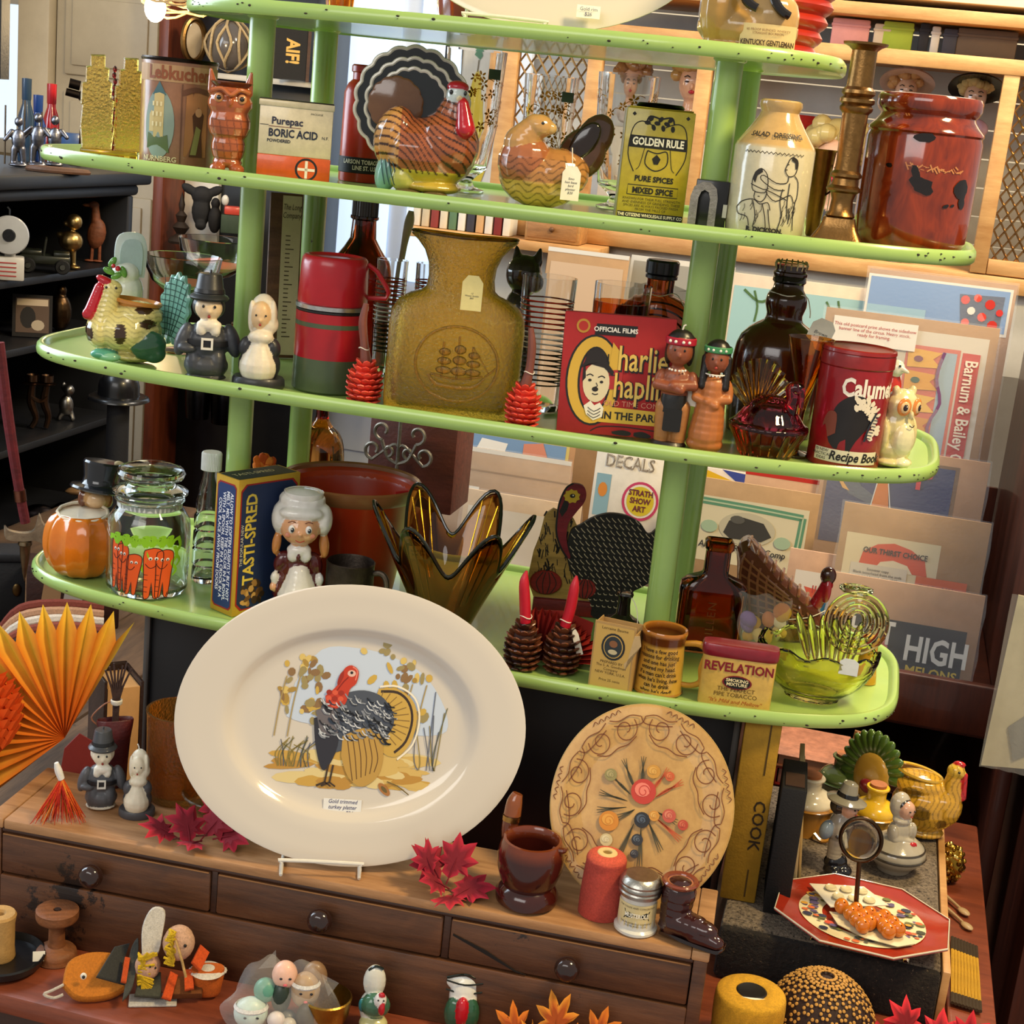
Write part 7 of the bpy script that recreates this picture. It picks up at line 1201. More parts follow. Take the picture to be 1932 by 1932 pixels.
card('stock_certificate','green bordered engraved stock certificate with a locomotive vignette',1300,908,1548,1,.80,'ae8c66',[('paper','r','ddd2b4',(10,34,232,160)),('border','l','5f9478',[(13,20,44,120,46,222,50),(13,222,50,220,100,216,160)]),('border_dots','l','b8c8a8',[(3,20,44,120,46,222,50),(3,222,50,220,100,216,160)]),('oval','o','c4bca4',(120,88,54,32,28)),('locomotive','p','3e3c3a',[(76,100),(84,76),(110,66),(150,72),(168,96),(150,108),(90,110)]),('smoke','o','5a5854',(100,72,14,8,12)),('rosette','o','a8c0a4',(48,92,16,12,14)),('rosette','o','a8c0a4',(190,104,16,12,14))],texts=[('American Railroad Comp',116,128,18,'2a2a2a',{'shear':.1,'sx':.9,'bold':.2})])
card('menu_print','white card with coral and blue triangles in a kraft mount behind the covered dish',1490,1042,1608,1,.74,'c49c80',[('white_paper','r','e4dcd4',(16,40,100,170)),('blue','p','4a98b0',[(52,86),(84,76),(80,116),(56,110)]),('coral','p','d8604a',[(36,70),(66,74),(52,100)])],texts=[('ILA',66,74,22,'c04a4a',{})])
card('thirst_print','kraft card with an arched orange sign, typed label and orange ticket',1592,960,1874,1,.72,'a9845a',[('cream_paper','r','e0d2ae',(14,58,196,150)),('arch','p','d8502a',[(44,122),(50,92),(76,74),(108,68),(142,76),(170,94),(178,124)]),('arch_inner','p','e8dcc0',[(76,124),(86,108),(110,102),(138,108),(150,124)]),('typed_label','r','d8d0c0',(30,116,140,158)),('small_label','r','e4dcd0',(90,150,130,164)),('orange_ticket','r','d8602a',(158,124,256,172))],
 texts=[('OUR THIRST CHOICE',112,88,15,'2a1c14',{'sx':.86,'bold':.4}),('Souvenir copy\nBlank letterhead from the soda\nworks. Unused, circa 1920.',84,134,7.5,'4a4a4a',{}),('Kankakee & Urbana\nTraction Co.',207,148,10,'7a2418',{'bold':.2})],film=1)
card('crate_label_print','black fruit crate label with big white letters and a pink figure',1570,1092,1862,1,.63,'b8906e',[('label','r','26262c',(44,76,270,180)),('figure','p','d88a84',[(100,96),(112,78),(118,80),(112,104),(126,130),(122,160),(96,160),(92,128)]),('leaves','p','4a8a70',[(72,140),(92,128),(96,160),(70,160)]),('hair','o','c86a5a',(112,130,9,8,10))],texts=[('HOT',92,106,64,'f0ece4',{'sx':.62,'bold':1.6}),('HIGH',218,128,70,'f0ece4',{'sx':.72,'bold':1.8}),('MELONS',214,170,26,'e0c040',{'bold':.6})],film=1)
# books under the lip and behind the riser
bz=aty(1700,1444,YR+.1)
def lying(name,lab,x0,x1,y,th,Y,cov,page,grp):
    a=aty(x0,y,Y); b=aty(x1,y+(x1-x0)*.115,Y); m=(a+b)/2; o=bpy.data.objects.new(name,None); LK(o); o.location=(m.x,Y,a.z if 0 else m.z); k=(b-a).length/(x1-x0); o.scale=(k,k,k); prop(o,lab,'book',grp); w_=x1-x0
    part(o,'cover',G(cov).at(0,80).box(w_,160,3,1).at(0,80,th-3).box(w_,160,3,1).at(-w_/2+2,80,1).box(4,160,th-2,1),'lea'); part(o,'page_block',G(page).at(3,82,3).box(w_-8,150,th-6,1),'pap'); return o
x=[('9a3a2c','d0a890'),('a8322c','d8b4a0'),('8a2a28','d8a898'),('b0745a','cfa088')]
zb=.0
for i,(lab,y,th,x0,x1) in enumerate((('red book with pale pages, lowest of the stack behind the honey pots',1508,30,1470,1600),('red covered book with pink page edges, second from the bottom behind the honey pots',1476,34,1474,1606),('pale red book with wide cream pages, third from the bottom behind the honey pots',1438,38,1466,1604),('coral book on top of the stack behind the honey pots',1398,26,1468,1606))):
    a=aty((x0+x1)/2,y,.30); o=lying('book',lab,x0,x1,y-8,th,.30,*x[i],'books stacked behind the honey pots'); o.location.z=ZD+.0006+zb; zb+=(th+.6)*o.scale.x
for i,(lab,y,th,x0,x1,c,p_) in enumerate((('brown book lying on top of the pile under the rack lip',1400,22,1620,1782,'4a2418','6a3a2a'),('dark blue bound volume with pale bands lying under the rack lip',1424,30,1640,1812,'26344a','3a4a60'),('grey brown book at the bottom of the pile under the rack lip',1456,28,1600,1800,'4a3a30','8a7a6a'))): lying('book',lab,x0,x1,y,th,.60,c,p_,'books under the rack lip').location.z=-.3994+(.0,)[0]+(.058,.024,0)[i]
# right edge
pn=bpy.data.objects.new('wooden_cabinet',None); LK(pn); prop(pn,'dark red brown wooden cabinet side at the right edge of the picture','cabinet')
bx(pn,'side_panel',.735,.30,-.98,.775,.95,.42,maho,.004); bx(pn,'top_board',.72,.28,.4205,1.3,.97,.445,maho,.004); bx(pn,'front_panel',.7755,.31,-.9,1.28,.33,.42,maho,.003)
o=put('hanging_packet','clear plastic packet with a pale folded sheet hanging on the dark cabinet side','packet',aty(1896,1452,.29),face=.0); part(o,'sheet',G('a8a084').at(0,0,0).prism([(-44,0),(50,10),(54,312),(-36,318)],4),'pap'); part(o,'grey_print',G('6a6a64').at(0,-4,0).prism([(-10,80),(40,130),(40,40),(10,20)],2),'ink'); part(o,'film',G('f4f4ee').surf(lambda u,v:(-48+106*u,-10+3*sin(9*v+6*u)+2*sin(23*u),v*320),14,18),'film')
# wooden box with scroll iron
o=put('wooden_box','reddish brown wooden box behind the orange pail carrying a scrolled iron','box',aty(768,960,.62),face=0); part(o,'box',G('5a2c22').at(0,60,0).box(170,120,190,2),'wd')
o=put('scroll_iron','grey wrought iron scroll bracket with a paper tag on the wooden box','ironwork',aty(748,905,.60),face=0)
g=G('8a8478')
for s in(-1,1):
    g.tube([(s*(44-34*(1-t)*0+ -0)+0, -3, 0) for t in(0,)]+[(0,-3,0)],.1) if 0 else None
    for cx_,cz_,r,d in((34,58,18,1),(50,20,18,1),(20,22,11,-1)): g.tube([(s*(cx_+r*(1-.6*i/18)*cos(-1.6+d*5.4*i/18)),-3,cz_+r*(1-.6*i/18)*sin(-1.6+d*5.4*i/18)) for i in range(19)],3.4,7)
    g.tube([(0,-3,0),(s*20,-3,10),(s*34,-3,40)],3.6,7,sm=4).tube([(0,-3,30),(s*12,-3,34),(s*50,-3,2)],3,7,sm=4)
g.tube([(0,-3,-30),(0,-3,60),(0,-3,112)],3.6,7); part(o,'scrollwork',g,'dul'); tag(o,10,-8,80,18,26,'')
# ---------------------------------------------------------------- pine shelving with lattice doors
YS=1.6
def pbar(root,n,x0,y0,x1,y1,Y,w,d,mat=pine,horiz=1):
    a=aty(x0,y0,Y); b=aty(x1,y1,Y); z=(a.z+b.z)/2
    return bx(root,n,min(a.x,b.x),Y,z-w/2,max(a.x,b.x),Y+d,z+w/2,mat,.003) if horiz else bx(root,n,(a.x+b.x)/2-w/2,Y,min(a.z,b.z),(a.x+b.x)/2+w/2,Y+d,max(a.z,b.z),mat,.003)
ps=bpy.data.objects.new('pine_cabinet',None); LK(ps); prop(ps,'golden pine wall cabinet with diamond lattice doors across the back of the shop','cabinet')
zt=aty(1720,95,YS).z; zm=aty(1400,462,YS).z; zu=aty(1700,22,YS).z
bx(ps,'shelf_board',-.42,YS,zm-.02,1.2,YS+.3,zm,pine); bx(ps,'moulding',-.42,YS-.012,zm-.034,1.2,YS-.0005,zm-.002,pine); bx(ps,'shelf_board',-.42,YS,zt-.02,1.2,YS+.3,zt,pine); bx(ps,'moulding',-.42,YS-.012,zt-.03,1.2,YS-.0005,zt-.001,pine); bx(ps,'top_rail',-.42,YS,zu-.012,1.2,YS+.3,zu+.012,pine)
for xx,ww in((-.395,.035),(-.215,.03),(.60,.03),(.01,.03)): bx(ps,'stile',xx-ww/2,YS-.01,zm+.0005,xx+ww/2,YS+.02,zt-.0205,pine)
bx(ps,'base_board',-.42,YS+.02,zm-.2,1.2,YS+.3,zm-.0345,white)
def lattice(x0,x1,z0,z1,Y,s):
    g=G('b08a58'); w=x1-x0; h=z1-z0; hz=s*1.55
    for sg in(1,-1):
        n=int((w/s+h/hz))+2
        for i in range(-n,n):
            # x = x0 + i*s + sg*t*s/hz*... clipped to the frame
            t0,t1=0,h; f_=lambda t:i*s+sg*t*s/hz
            lo,hi=0,h
            if sg>0: lo=max(lo,(0-i*s)*hz/s); hi=min(hi,(w-i*s)*hz/s)
            else: lo=max(lo,(i*s-w)*hz/s); hi=min(hi,(i*s)*hz/s)
            if hi-lo>.004: g.at().tube([(x0+f_(lo),Y,z0+lo),(x0+f_((lo+hi)/2),Y+.003*sg,z0+(lo+hi)/2),(x0+f_(hi),Y,z0+hi)],.0022,5)
    p=part(ps,'lattice',g,'met'); p['kind']='stuff'
lattice(.617,1.0,zm+.02,zt-.04,YS+.004,.021); lattice(-.376,-.232,zm+.02,zt-.03,YS+.004,.024); 
bx(ps,'frame_rail',.616,YS-.008,zm+.0006,1.0,YS+.018,zm+.03,pine)
sd=proc('white_siding','bdb8ae','d6d2c8',ns=4,rough=.6,bump=.03)
for i in range(13): wall('trim_%d'%(i+1),-.42,YS+.302-.003*0,zm-.2+i*.06,1.25,YS+.31,zm-.2+i*.06+.057,sd)
def bust(lab,px,py,k,hair,face=(0,),extra='',dress='d8a8b4',hat=None,Y=YS+.165,zz=None):
    l=aty(px,py,Y); l.z=zm if zz is None else zz; o=put('head_vase',lab,'head vase',l,grp='ceramic lady head vases'); o.scale*=k
    L=[('e0b090',0,-4,96,26,26,34),('d8a88a',(0,0,70),(0,2,40),12,16),(dress,0,4,26,42,26,26),(dress,0,4,8,34,24,10)]
    blob(o,'bust',L,'cer',2.6,3)
    g=G(hair); rnd.seed(px)
    for i in range(30): t=rnd.uniform(0,2*pi); q=rnd.uniform(.1,1); 
    g=G(hair)
    for i in range(36):
        t=2*pi*i/36; rr_=rnd.uniform(.8,1.05); u=rnd.uniform(-.1,1); x=34*rr_*cos(t)*math.sqrt(max(.1,1-u*u*.6)); y=30*rr_*sin(t)*math.sqrt(max(.1,1-u*u*.6))+6; z=110+30*u
        if y<-10 and z<122: continue
        g.at().ell(x,y,z,12,12,11,n=9,m=7)
    g.ell(0,8,122,30,27,26); part(o,'hair',g,'cer'); g=G('b02030').ell(0,-29,80,6,3,3.4).col('26201e')
    for s in(-1,1): g.ell(s*10,-27,98,5,2.4,1.8).tube([(s*5,-28,106),(s*11,-28.5,109),(s*16,-25,106)],1.2,5)
    part(o,'painted_face',g,'cer'); part(o,'nose',G('dca888').ell(0,-30,90,3.4,5,6),'cer')
    if hat: part(o,'hat',G(hat).at(0,6,116,rx=-.5).lathe([(0,20),(30,22),(44,10),(62,2),(64,-3),(44,0),(30,4)],32),'cer')
    return o
bust('blonde lady head vase with upswept hair, left of the candlestick',1556,440,1.62,'d8c07a',dress='3a3a40',Y=YS+.12); bust('lady head vase with curly red blonde hair and a flat hat behind the candlestick top',1668,430,.8,'c8925a',hat='d8b8a8',zz=aty(1738,258,YS+.165).z+.0006); bust('lady head vase with a round black hat above the red jar',1796,440,.82,'d0b070',hat='17171a',zz=aty(1738,258,YS+.165).z+.0006); bust('small lady head vase with an orange cap between the two hatted ladies',1732,440,.5,'d8904a',zz=aty(1738,258,YS+.165).z+.0006); bust('lady head vase with red lips and pink dress left of the front right post',1276,400,1.0,'c8a060',dress='d8b0c0',zz=aty(1200,250,YS+.165).z+.0006); bust('lady head vase with brown hair partly hidden by the top tier',1166,390,.9,'a87a4a',dress='d8d0d0',zz=aty(1200,250,YS+.165).z+.0006)
for x0,x1,y,n_ in((1668,1830,250,0),(1130,1330,250,0)):
    a=aty(x0,y,YS+.05); b=aty(x1,y,YS+.05); bx(ps,'stepped_shelf',a.x,YS+.10,zm+.0006,b.x,YS+.24,aty(x0+70,y+8,YS+.165).z,white)
o=put('lampshade','red tapered lampshade on the pine shelf behind the crock','lamp',aty(1490,320,YS+.23)); o.location.z=zm; part(o,'shade',G('a8201c').lathe([(58,110),(40,236),(38,236),(56,110)],36,closed=1),'fab'); part(o,'base',G('8a7a60').lathe([(0,0),(34,0),(36,6),(12,20),(8,112),(0,112)],24),'met')
def lab_items(): pass
rnd.seed(44)
for i,(px,c,lab,kd) in enumerate(((1200,'c8a8b8','pink quilted cloth pincushion on the pine shelf left of the right posts','tent'),(1248,'d8a8a8','pale pink cloth cone on the pine shelf beside the right posts','tent'),(1410,'dcdcd8','white ceramic cup on the pine shelf below the crock','cup'),(1500,'d8685c','coral pink cloth cone on the pine shelf under the candlestick','tent'),(1560,'d8c8a8','cream cloth cone between two coral ones on the pine shelf','tent'),(1625,'d86a5a','coral cloth cone on the pine shelf below the jar left edge','tent'),(1690,'d8d8d4','white floral cup on the pine shelf below the red jar','cup'),(1148,'b8a890','small tan ceramic bowl on the pine shelf behind the hen','cup'))):
    l=aty(px,470,YS+.035); l.z=zm; o=put('pincushion' if kd=='tent' else 'cup',lab,'pincushion' if kd=='tent' else 'cup',l,grp='small items on the pine shelf')
    if kd=='tent': part(o,'cushion',ribbed(G(c),[(0,0),(25,0),(28,8),(16,34),(4,52),(0,54)],8,.12,48,3),'fab'); part(o,'button',G('e8e0d8').ell(0,0,53,4),'pla')
    else: part(o,'cup_body',G(c).lathe([(0,0),(14,0),(18,6),(24,40),(22,40),(14,8),(0,6)],24),'cer'); part(o,'handle',G(c).tube([(22,0,34),(36,0,30),(34,0,14),(19,0,10)],3.4,7,sm=4),'cer')
for i,(px,w_,h_,c,lab) in enumerate(((1600,70,50,'d89a98','pink floral box on the top pine shelf'),(1660,30,46,'c8b8a0','cream tin on the top pine shelf'),(1690,56,52,'9ab03c','lime green and yellow tin on the top pine shelf'),(1740,18,54,'26262c','black book spine on the top pine shelf'),(1762,16,50,'c8c4bc','white book spine on the top pine shelf'),(1790,26,48,'3a3a44','grey blue book on the top pine shelf'),(1860,110,52,'5a4a3c','brown flowered box at the right end of the top pine shelf'))):
    l=aty(px,90,YS+.05); l.z=zt; o=put('keepsake_box' if w_>25 else 'book',lab,'box' if w_>25 else 'book',l,grp='things on the top pine shelf'); part(o,'body',G(c).at(0,30).box(w_,50,h_,3),'pap'); part(o,'lid' if w_>25 else 'title_band',G(c).at(0,30,h_*.7).box(w_+3,53,h_*.12,2),'pap')
o=put('trinket_box','small golden pine drawer box under the hen on the pine shelf','box',V((-.30,YS-.06,zm-.034)),face=0); o.location=V((aty(1040,455,YS-.1).x,YS-.1,aty(1040,458,YS-.1).z)); part(o,'box',G('b8854a').at(0,40).box(104,80,50,2),'wd'); part(o,'drawer_front',G('a87440').at(0,-1,6).box(94,3,36,1),'wd'); part(o,'knob',G('6a4424').ell(0,-6,24,5),'wd')
l0=o.location
bk=bpy.data.objects.new('bracket_shelf',None); LK(bk); prop(bk,'narrow pine bracket shelf carrying the row of small books','shelf'); bx(bk,'board',aty(760,470,YS-.12).x,YS-.12,l0.z-.02,aty(1130,470,YS-.12).x,YS+.0,l0.z-.0005,pine); bx(bk,'bracket',l0.x-.02,YS-.04,l0.z-.1,l0.x,YS-.002,l0.z-.0205,pine)
cs=('d8d0bc','c8b898','8a3a34','d8ccb0','5a7a5a','e0dccf','3a3a44','c8a070','d8d4c8','7a2a28','e0d8c4')
BKL=['%s slim book, %s from the left in the row on the bracket shelf'%(c_,n_) for c_,n_ in zip(('pale','tan','maroon','cream','green','white','charcoal','ochre','grey white','dark red','ivory'),NTH)]
for i in range(11):
    px=786+i*17; l=aty(px,470,YS-.06); l.z=l0.z; o=put('book',BKL[i],'book',l,grp='slim books on the bracket shelf',face=0); part(o,'cover',G(cs[i]).at(0,10).box(14,56,66+(i*7)%12,1),'pap'); part(o,'title_band',G('b89a50').at(0,-18.6,40).box(12,1,8,.3),'ink')
# ---------------------------------------------------------------- middle and left background
wdw=white
YB=2.3
a=aty(600,500,YB); b=aty(965,500,YB)
pane=bpy.data.materials.new('daylit_pane'); pane.use_nodes=True; n_=pane.node_tree.nodes['Principled BSDF']; n_.inputs['Base Color'].default_value=(.6,.75,.95,1); n_.inputs['Emission Color'].default_value=(.62,.78,1,1); n_.inputs['Emission Strength'].default_value=1.0
dr=bpy.data.objects.new('door_1',None); LK(dr); dr['kind']='structure'
blu=proc('pale_blue_white_paint','d2dcec','e2eaf4',ns=2,rough=.5,bump=.0)
struct(bx(dr,'leaf',a.x,YB,-1,b.x,YB+.04,1.1,blu))

for z0,z1 in((-.9,-.42),(-.36,.06),(.12,1.02)): 
    for x0,x1 in((a.x+.05,a.x+.19),(a.x+.24,b.x-.05)): bx(dr,'panel' if z0<.1 else 'pane',x0,YB-.012,z0,x1,YB-.0005,z1,blu if z0<.1 else pane,.008)
w0=bpy.data.objects.new('window_1',None); LK(w0); w0['kind']='structure'
xa=aty(-60,100,2.6).x; xb_=aty(58,100,2.6).x; za=aty(30,262,2.6).z
bx(w0,'pane',xa,2.60,za,xb_,2.61,1.6,pane); bx(w0,'window_frame',xa-.03,2.57,za-.03,xa,2.615,1.6,white); bx(w0,'window_frame',xb_,2.55,za-.03,xb_+.045,2.615,1.6,white); bx(w0,'sill',xa-.03,2.54,za-.04,xb_+.05,2.615,za-.0005,white); bx(w0,'glazing_bar',xa,2.585,.74,xb_,2.5995,.76,white)
d2=bpy.data.objects.new('door_2',None); LK(d2); d2['kind']='structure'
YD=2.2; x0=aty(105,150,YD).x; x1=aty(318,150,YD).x
cream=proc('cream_paint','b5a992','cfc3aa',ns=3,rough=.5,bump=.03)
bx(d2,'leaf',x0,YD,-1,x1,YD+.04,1.1,cream); bx(d2,'casing',x0-.10,YD-.03,-1,x0-.005,YD+.05,1.2,cream,.008); bx(d2,'casing',x1-.005,YD-.03,-1,x1+.075,YD+.05,1.2,cream,.008)
for za,zb_ in((.34,.52),(.56,.78),(-.9,.26)): 
    bx(d2,'panel_frame',x0+.03,YD-.012,za,x1-.03,YD-.0005,zb_,cream,.008); bx(d2,'panel',x0+.055,YD-.02,za+.025,x1-.055,YD-.0125,zb_-.025,cream,.008)
# poster
o=put('framed_poster','black framed poster of a yellow pear with green leaf behind the gold flower glasses','poster',aty(872,480,1.85),face=0); part(o,'paper',G('d8d4cc').at(0,4).prism([(-62,0),(62,0),(62,420),(-62,420)],3),'pap'); g=G('16161a')
for r in((-66,-4,-60,424),(60,-4,66,424),(-66,420,66,426),(-66,-4,66,2)): g.slab(r[0],-4,r[1],r[2],8,r[3])
part(o,'frame',g,'mat'); g=G('c8b030'); patch(g,spl([(-20,120),(-40,190),(-26,260),(-8,320),(8,326),(24,270),(38,200),(20,124)],4),-1); patch(g.col('3f7a5a'),[(-14,362),(0,384),(14,362),(6,352)],-.8); stroke(g.col('5a4a2a'),[(0,326),(2,352)],4,-.8,0); part(o,'pear_print',g,'ink','printed pear')
# lamp
o=put('wire_lamp','bright bulb in a loose wicker wire cage at the top left','lamp',aty(318,60,1.5)); g=G('b89a6a'); rnd.seed(2)
for i in range(8): 
    t=rnd.uniform(-.5,.5); a_=MX.Rotation(rnd.uniform(0,3),3,'Z')@MX.Rotation(t,3,'X'); g.tube([tuple(a_@V((62*cos(q),62*sin(q),8*sin(3*q)))+V((10,0,60))) for q in [2*pi*j/24 for j in range(24)]],2.4,5,closed=1)
part(o,'wicker_cage',g,'wd'); em=bpy.data.materials.new('lit_bulb'); em.use_nodes=True; n_=em.node_tree.nodes['Principled BSDF']; n_.inputs['Emission Color'].default_value=(1,.72,.34,1); n_.inputs['Emission Strength'].default_value=14
part(o,'bulb',G().ell(-26,0,40,20,20,26),em,'glowing bulb'); part(o,'socket',G('3a3028').at(-26,0,64).lathe([(0,0),(12,0),(12,30),(0,32)],20),'met')
l=bpy.data.lights.new('bulb_light','POINT'); l.energy=5; l.color=(1,.72,.38); l.shadow_soft_size=.02; q=bpy.data.objects.new('bulb_light',l); q.location=o.location+V((-.02,-.03,.0)); LK(q)
# dark display case
dc=bpy.data.objects.new('display_case',None); LK(dc); prop(dc,'tall dark glazed case with a brown wooden frame full of hanging curios at the back','display case')
YC=2.05; a=aty(312,200,YC); b=aty(592,200,YC); redb=proc('red_brown_frame','4a2014','7a3a20',sc=(9,9,1),ns=5,rough=.4,bump=.1)
bx(dc,'back_panel',a.x,YC+.12,-1,b.x,YC+.13,.95,black); bx(dc,'frame_post',a.x-.015,YC-.02,-1,a.x+.012,YC+.14,.95,redb); bx(dc,'frame_post',b.x,YC-.02,-1,b.x+.03,YC+.14,.95,black); 
z1=aty(555,155,YC).z; bx(dc,'white_shelf',a.x+.013,YC,z1-.01,b.x-.0005,YC+.119,z1+.004,white); z2=aty(360,650,YC).z; bx(dc,'lower_shelf',a.x+.013,YC,z2-.01,b.x-.0005,YC+.119,z2,black)
bx(dc,'pale_panel',a.x+.014,YC+.10,aty(380,500,YC).z,a.x+.11,YC+.1195,aty(380,340,YC).z,white)
def at_case(n,lab,cat,px,py,Y=YC-.01): return put(n,lab,cat,aty(px,py,Y),grp='curios in the dark case')
o=at_case('porthole','round brass porthole ring in the dark case beside the netted float','porthole',364,122); part(o,'ring',G('8a6a40').at(0,0,40,rz=.6).tube([(24*cos(t),0,38*sin(t)) for t in [2*pi*i/30 for i in range(30)]],6,8,closed=1),'met'); part(o,'glass',G('b8a890').at(0,2,40,rz=.6).ell(0,0,0,20,3,34),'cer')
o=at_case('glass_float','grey glass fishing float in a rope net hanging above the owl vase','float',430,138); part(o,'float',G('5a5450').ell(0,0,48,42,42,46,n=28,m=18),'cer'); g=G('b8a078')
for i in range(7):
    t=2*pi*i/7
    g.tube([(0,0,104),(30*cos(t),30*sin(t),84),(46*cos(t+.3),46*sin(t+.3),52),(34*cos(t),34*sin(t),18),(0,0,2)],2.6,5,sm=3); g.tube([(30*cos(t),30*sin(t),84),(46*cos(t-.3),46*sin(t-.3),52),(34*cos(t),34*sin(t),18)],2.6,5,sm=3)
part(o,'rope_net',g,'fab','tan rope net')
o=at_case('lettered_sign','narrow black sign with gold vertical letters by the rear left post','sign',548,152,YC-.04); part(o,'board',G('14110f').prism([(-36,0),(30,0),(30,96),(-36,96)],6),'mat'); part(o,'frame',G('4a3020').slab(28,-5,-2,34,5,98).slab(-40,-5,-2,-36,5,98),'wd'); txt(o,'AIF!',0,-4,50,34,'c8a050',rot=(pi/2,pi/2,0),bold=1.2,sx=.8)
o=at_case('horned_mask','black horned animal mask hanging in the dark case under the upper tier','mask',378,434); blob(o,'mask',[('17171a',0,0,34,18,12,30),('17171a',0,0,62,20,12,18),('17171a',-24,0,72,16,6,9,.5),('17171a',24,0,72,16,6,9,-.5),('17171a',0,-6,8,11,10,10)],'mat',2.2,3)
o=at_case('spire_ornament','dark carved spire ornament at the left of the case','ornament',340,460); part(o,'spire',G('2a1c12').lathe([(0,0),(22,0),(20,10),(8,18),(16,30),(7,40),(11,52),(4,60),(6,72),(0,96)],16,sm=2),'wd')
o=at_case('dark_figure','dark standing carved figure beside the mask in the case','figurine',404,440); blob(o,'figure',[('141214',0,0,24,13,10,26),('141214',0,0,54,9,8,11)],'mat',2.2,3)
o=at_case('toy_house','small toy with a red roof in the case by the post','toy',436,440); part(o,'base',G('3a4a3a').box(40,26,34,2),'mat'); part(o,'red_roof',G('c84a3c').at(0,0,34).box(30,22,16,3),'pla'); part(o,'white_figure',G('d8d4cc').ell(-14,-6,60,7,6,10),'cer')
for px,py,c,lab in((372,790,'2a2a2e','dark grey metal canister low in the dark case'),(420,800,'1c1c20','black oil can low in the dark case'),(404,646,'3a2a20','dark brown wooden bobbin low in the dark case'),(440,652,'7a3a28','red striped ball low in the dark case by the post')):
    o=at_case('curio',lab,'curio',px,py); part(o,'body',G(c).lathe([(0,0),(18,0),(22,8),(24,60),(14,76),(10,96),(0,98)] if py>750 else [(0,0),(14,4),(20,20),(14,36),(0,40)],24,sm=2),'met' if py>750 else 'cer'); part(o,'cap',G('8a8478').at(0,0,96 if py>750 else 39).ell(0,0,2,7,7,5),'met')
# left bookcase
XB=-1.2
bc=bpy.data.objects.new('black_bookcase',None); LK(bc); prop(bc,'black painted bookcase along the left wall crowded with dark curios','bookcase')
bx(bc,'top_board',XB-.42,.3,.345,XB+.03,1.55,.372,black,.006); bx(bc,'cornice',XB-.40,.32,.32,XB+.01,1.53,.3445,black,.008)
for z in(.171,.034,-.166,-.37,-.58): bx(bc,'shelf_board',XB-.38,.32,z-.016,XB,1.49,z,black,.002)
bx(bc,'end_panel',XB-.39,1.491,-.98,XB+.004,1.515,.3195,black,.003); bx(bc,'back_panel',XB-.395,.32,-.98,XB-.381,1.49,.3195,black,.002); bx(bc,'end_panel',XB-.39,.30,-.98,XB,.319,.3195,black,.003)
def atx(px,py,X): d=ray(px,py); return O+d*((X-CX)/d.x)
def bcs(n,lab,cat,px,py,X=XB-.05,z=None):
    l=atx(px,py,X); 
    if z is not None: l.z=z
    return put(n,lab,cat,l,grp='curios on the black bookcase')
o=bcs('wooden_duck','tall slender reddish wooden duck on the bookcase shelf','figurine',180,505,z=.1715); T='7a4428'
o.scale*=.8; blob(o,'body',[(T,0,0,66,22,17,36,.15),(T,(-2,0,94),(-4,0,124),12,9),(T,-8,0,132,13,9,9),('b06a38',-24,0,130,10,6,4)],'wd',2.2,3); part(o,'legs',G('8a4a2c').tube([(-8,0,40),(-10,0,4)],4,6).tube([(8,0,40),(8,0,4)],4,6).ell(-14,0,3,12,7,3).ell(4,0,3,12,7,3),'wd')
o=bcs('wooden_duck','second wooden duck neck in shadow behind the duckling','figurine',122,500,X=XB-.19,z=.1715); o.scale*=.8; blob(o,'body',[('4a2618',0,0,60,20,16,34),('4a2618',(0,0,90),(2,0,128),9,7)],'wd',2.2,3)
o=bcs('brass_duckling','gold coloured duckling figurine between the jeep and the wooden duck','figurine',132,506,X=XB-.02,z=.1715); T='b89a62'
blob(o,'body',[(T,0,0,52,23,18,20),(T,6,-4,88,15,14,15),(T,-8,-6,84,7,6,5),(T,-18,0,62,9,7,6),(T,(4,0,34),(6,0,6),7,5),(T,8,-4,4,12,8,4)],'met',2,3)
o=bcs('toy_jeep','dark green toy jeep with an upright windscreen frame on the bookcase shelf','toy car',86,516,X=XB-.02,z=.1715)
part(o,'body',G('23261e').at(-2,0,16).box(92,40,16,3).at(-26,0,31).box(38,36,10,3).at(28,0,31).box(30,38,8,2),'pla'); part(o,'windscreen',G('2e3028').tube([(-4,-16,32),(0,-16,62),(0,16,62),(-4,16,32)],1.8,5),'pla')
for x in(-32,30):
    for y in(-21,21): w_=part(o,'wheel',G('121212').at(x,y,13,rx=pi/2).lathe([(0,-5),(12,-5),(14,-2),(14,2),(12,5),(0,5)],22),'mat'); part(w_,'hub',G('6a6a64').at(x,y-6*(1 if y<0 else -1)*1,13,rx=pi/2).lathe([(0,0),(6,0),(5,2),(0,2)],14),'met')
o=bcs('dial_scale','white cased scale with a large round grey dial at the left edge','scale',18,522,X=XB+.0,z=.1715); part(o,'case',G('c8c4bc').box(52,36,44,3),'pla'); part(o,'dial',G('b4b6b8').at(-2,-14,84,rx=pi/2).lathe([(0,0),(34,0),(36,4),(34,8),(12,10),(0,10)],36),'pla','grey round dial'); part(o,'hub',G('3a3a3c').at(-2,-24,84,rx=pi/2).lathe([(0,0),(12,0),(10,4),(0,4)],20),'met'); part(o,'column',G('c8c4bc').at(0,4,40).box(20,16,30,2),'pla'); g=G('a82a2a')
for i in range(4): g.slab(-18,-19,8+i*8,12,-18.2,10+i*8)
part(o,'red_scale_lines',g,'ink'); part(o,'hook',G('4a4a4a').tube([(-2,-4,120),(-2,-4,130),(-6,-4,134)],2,6),'met')
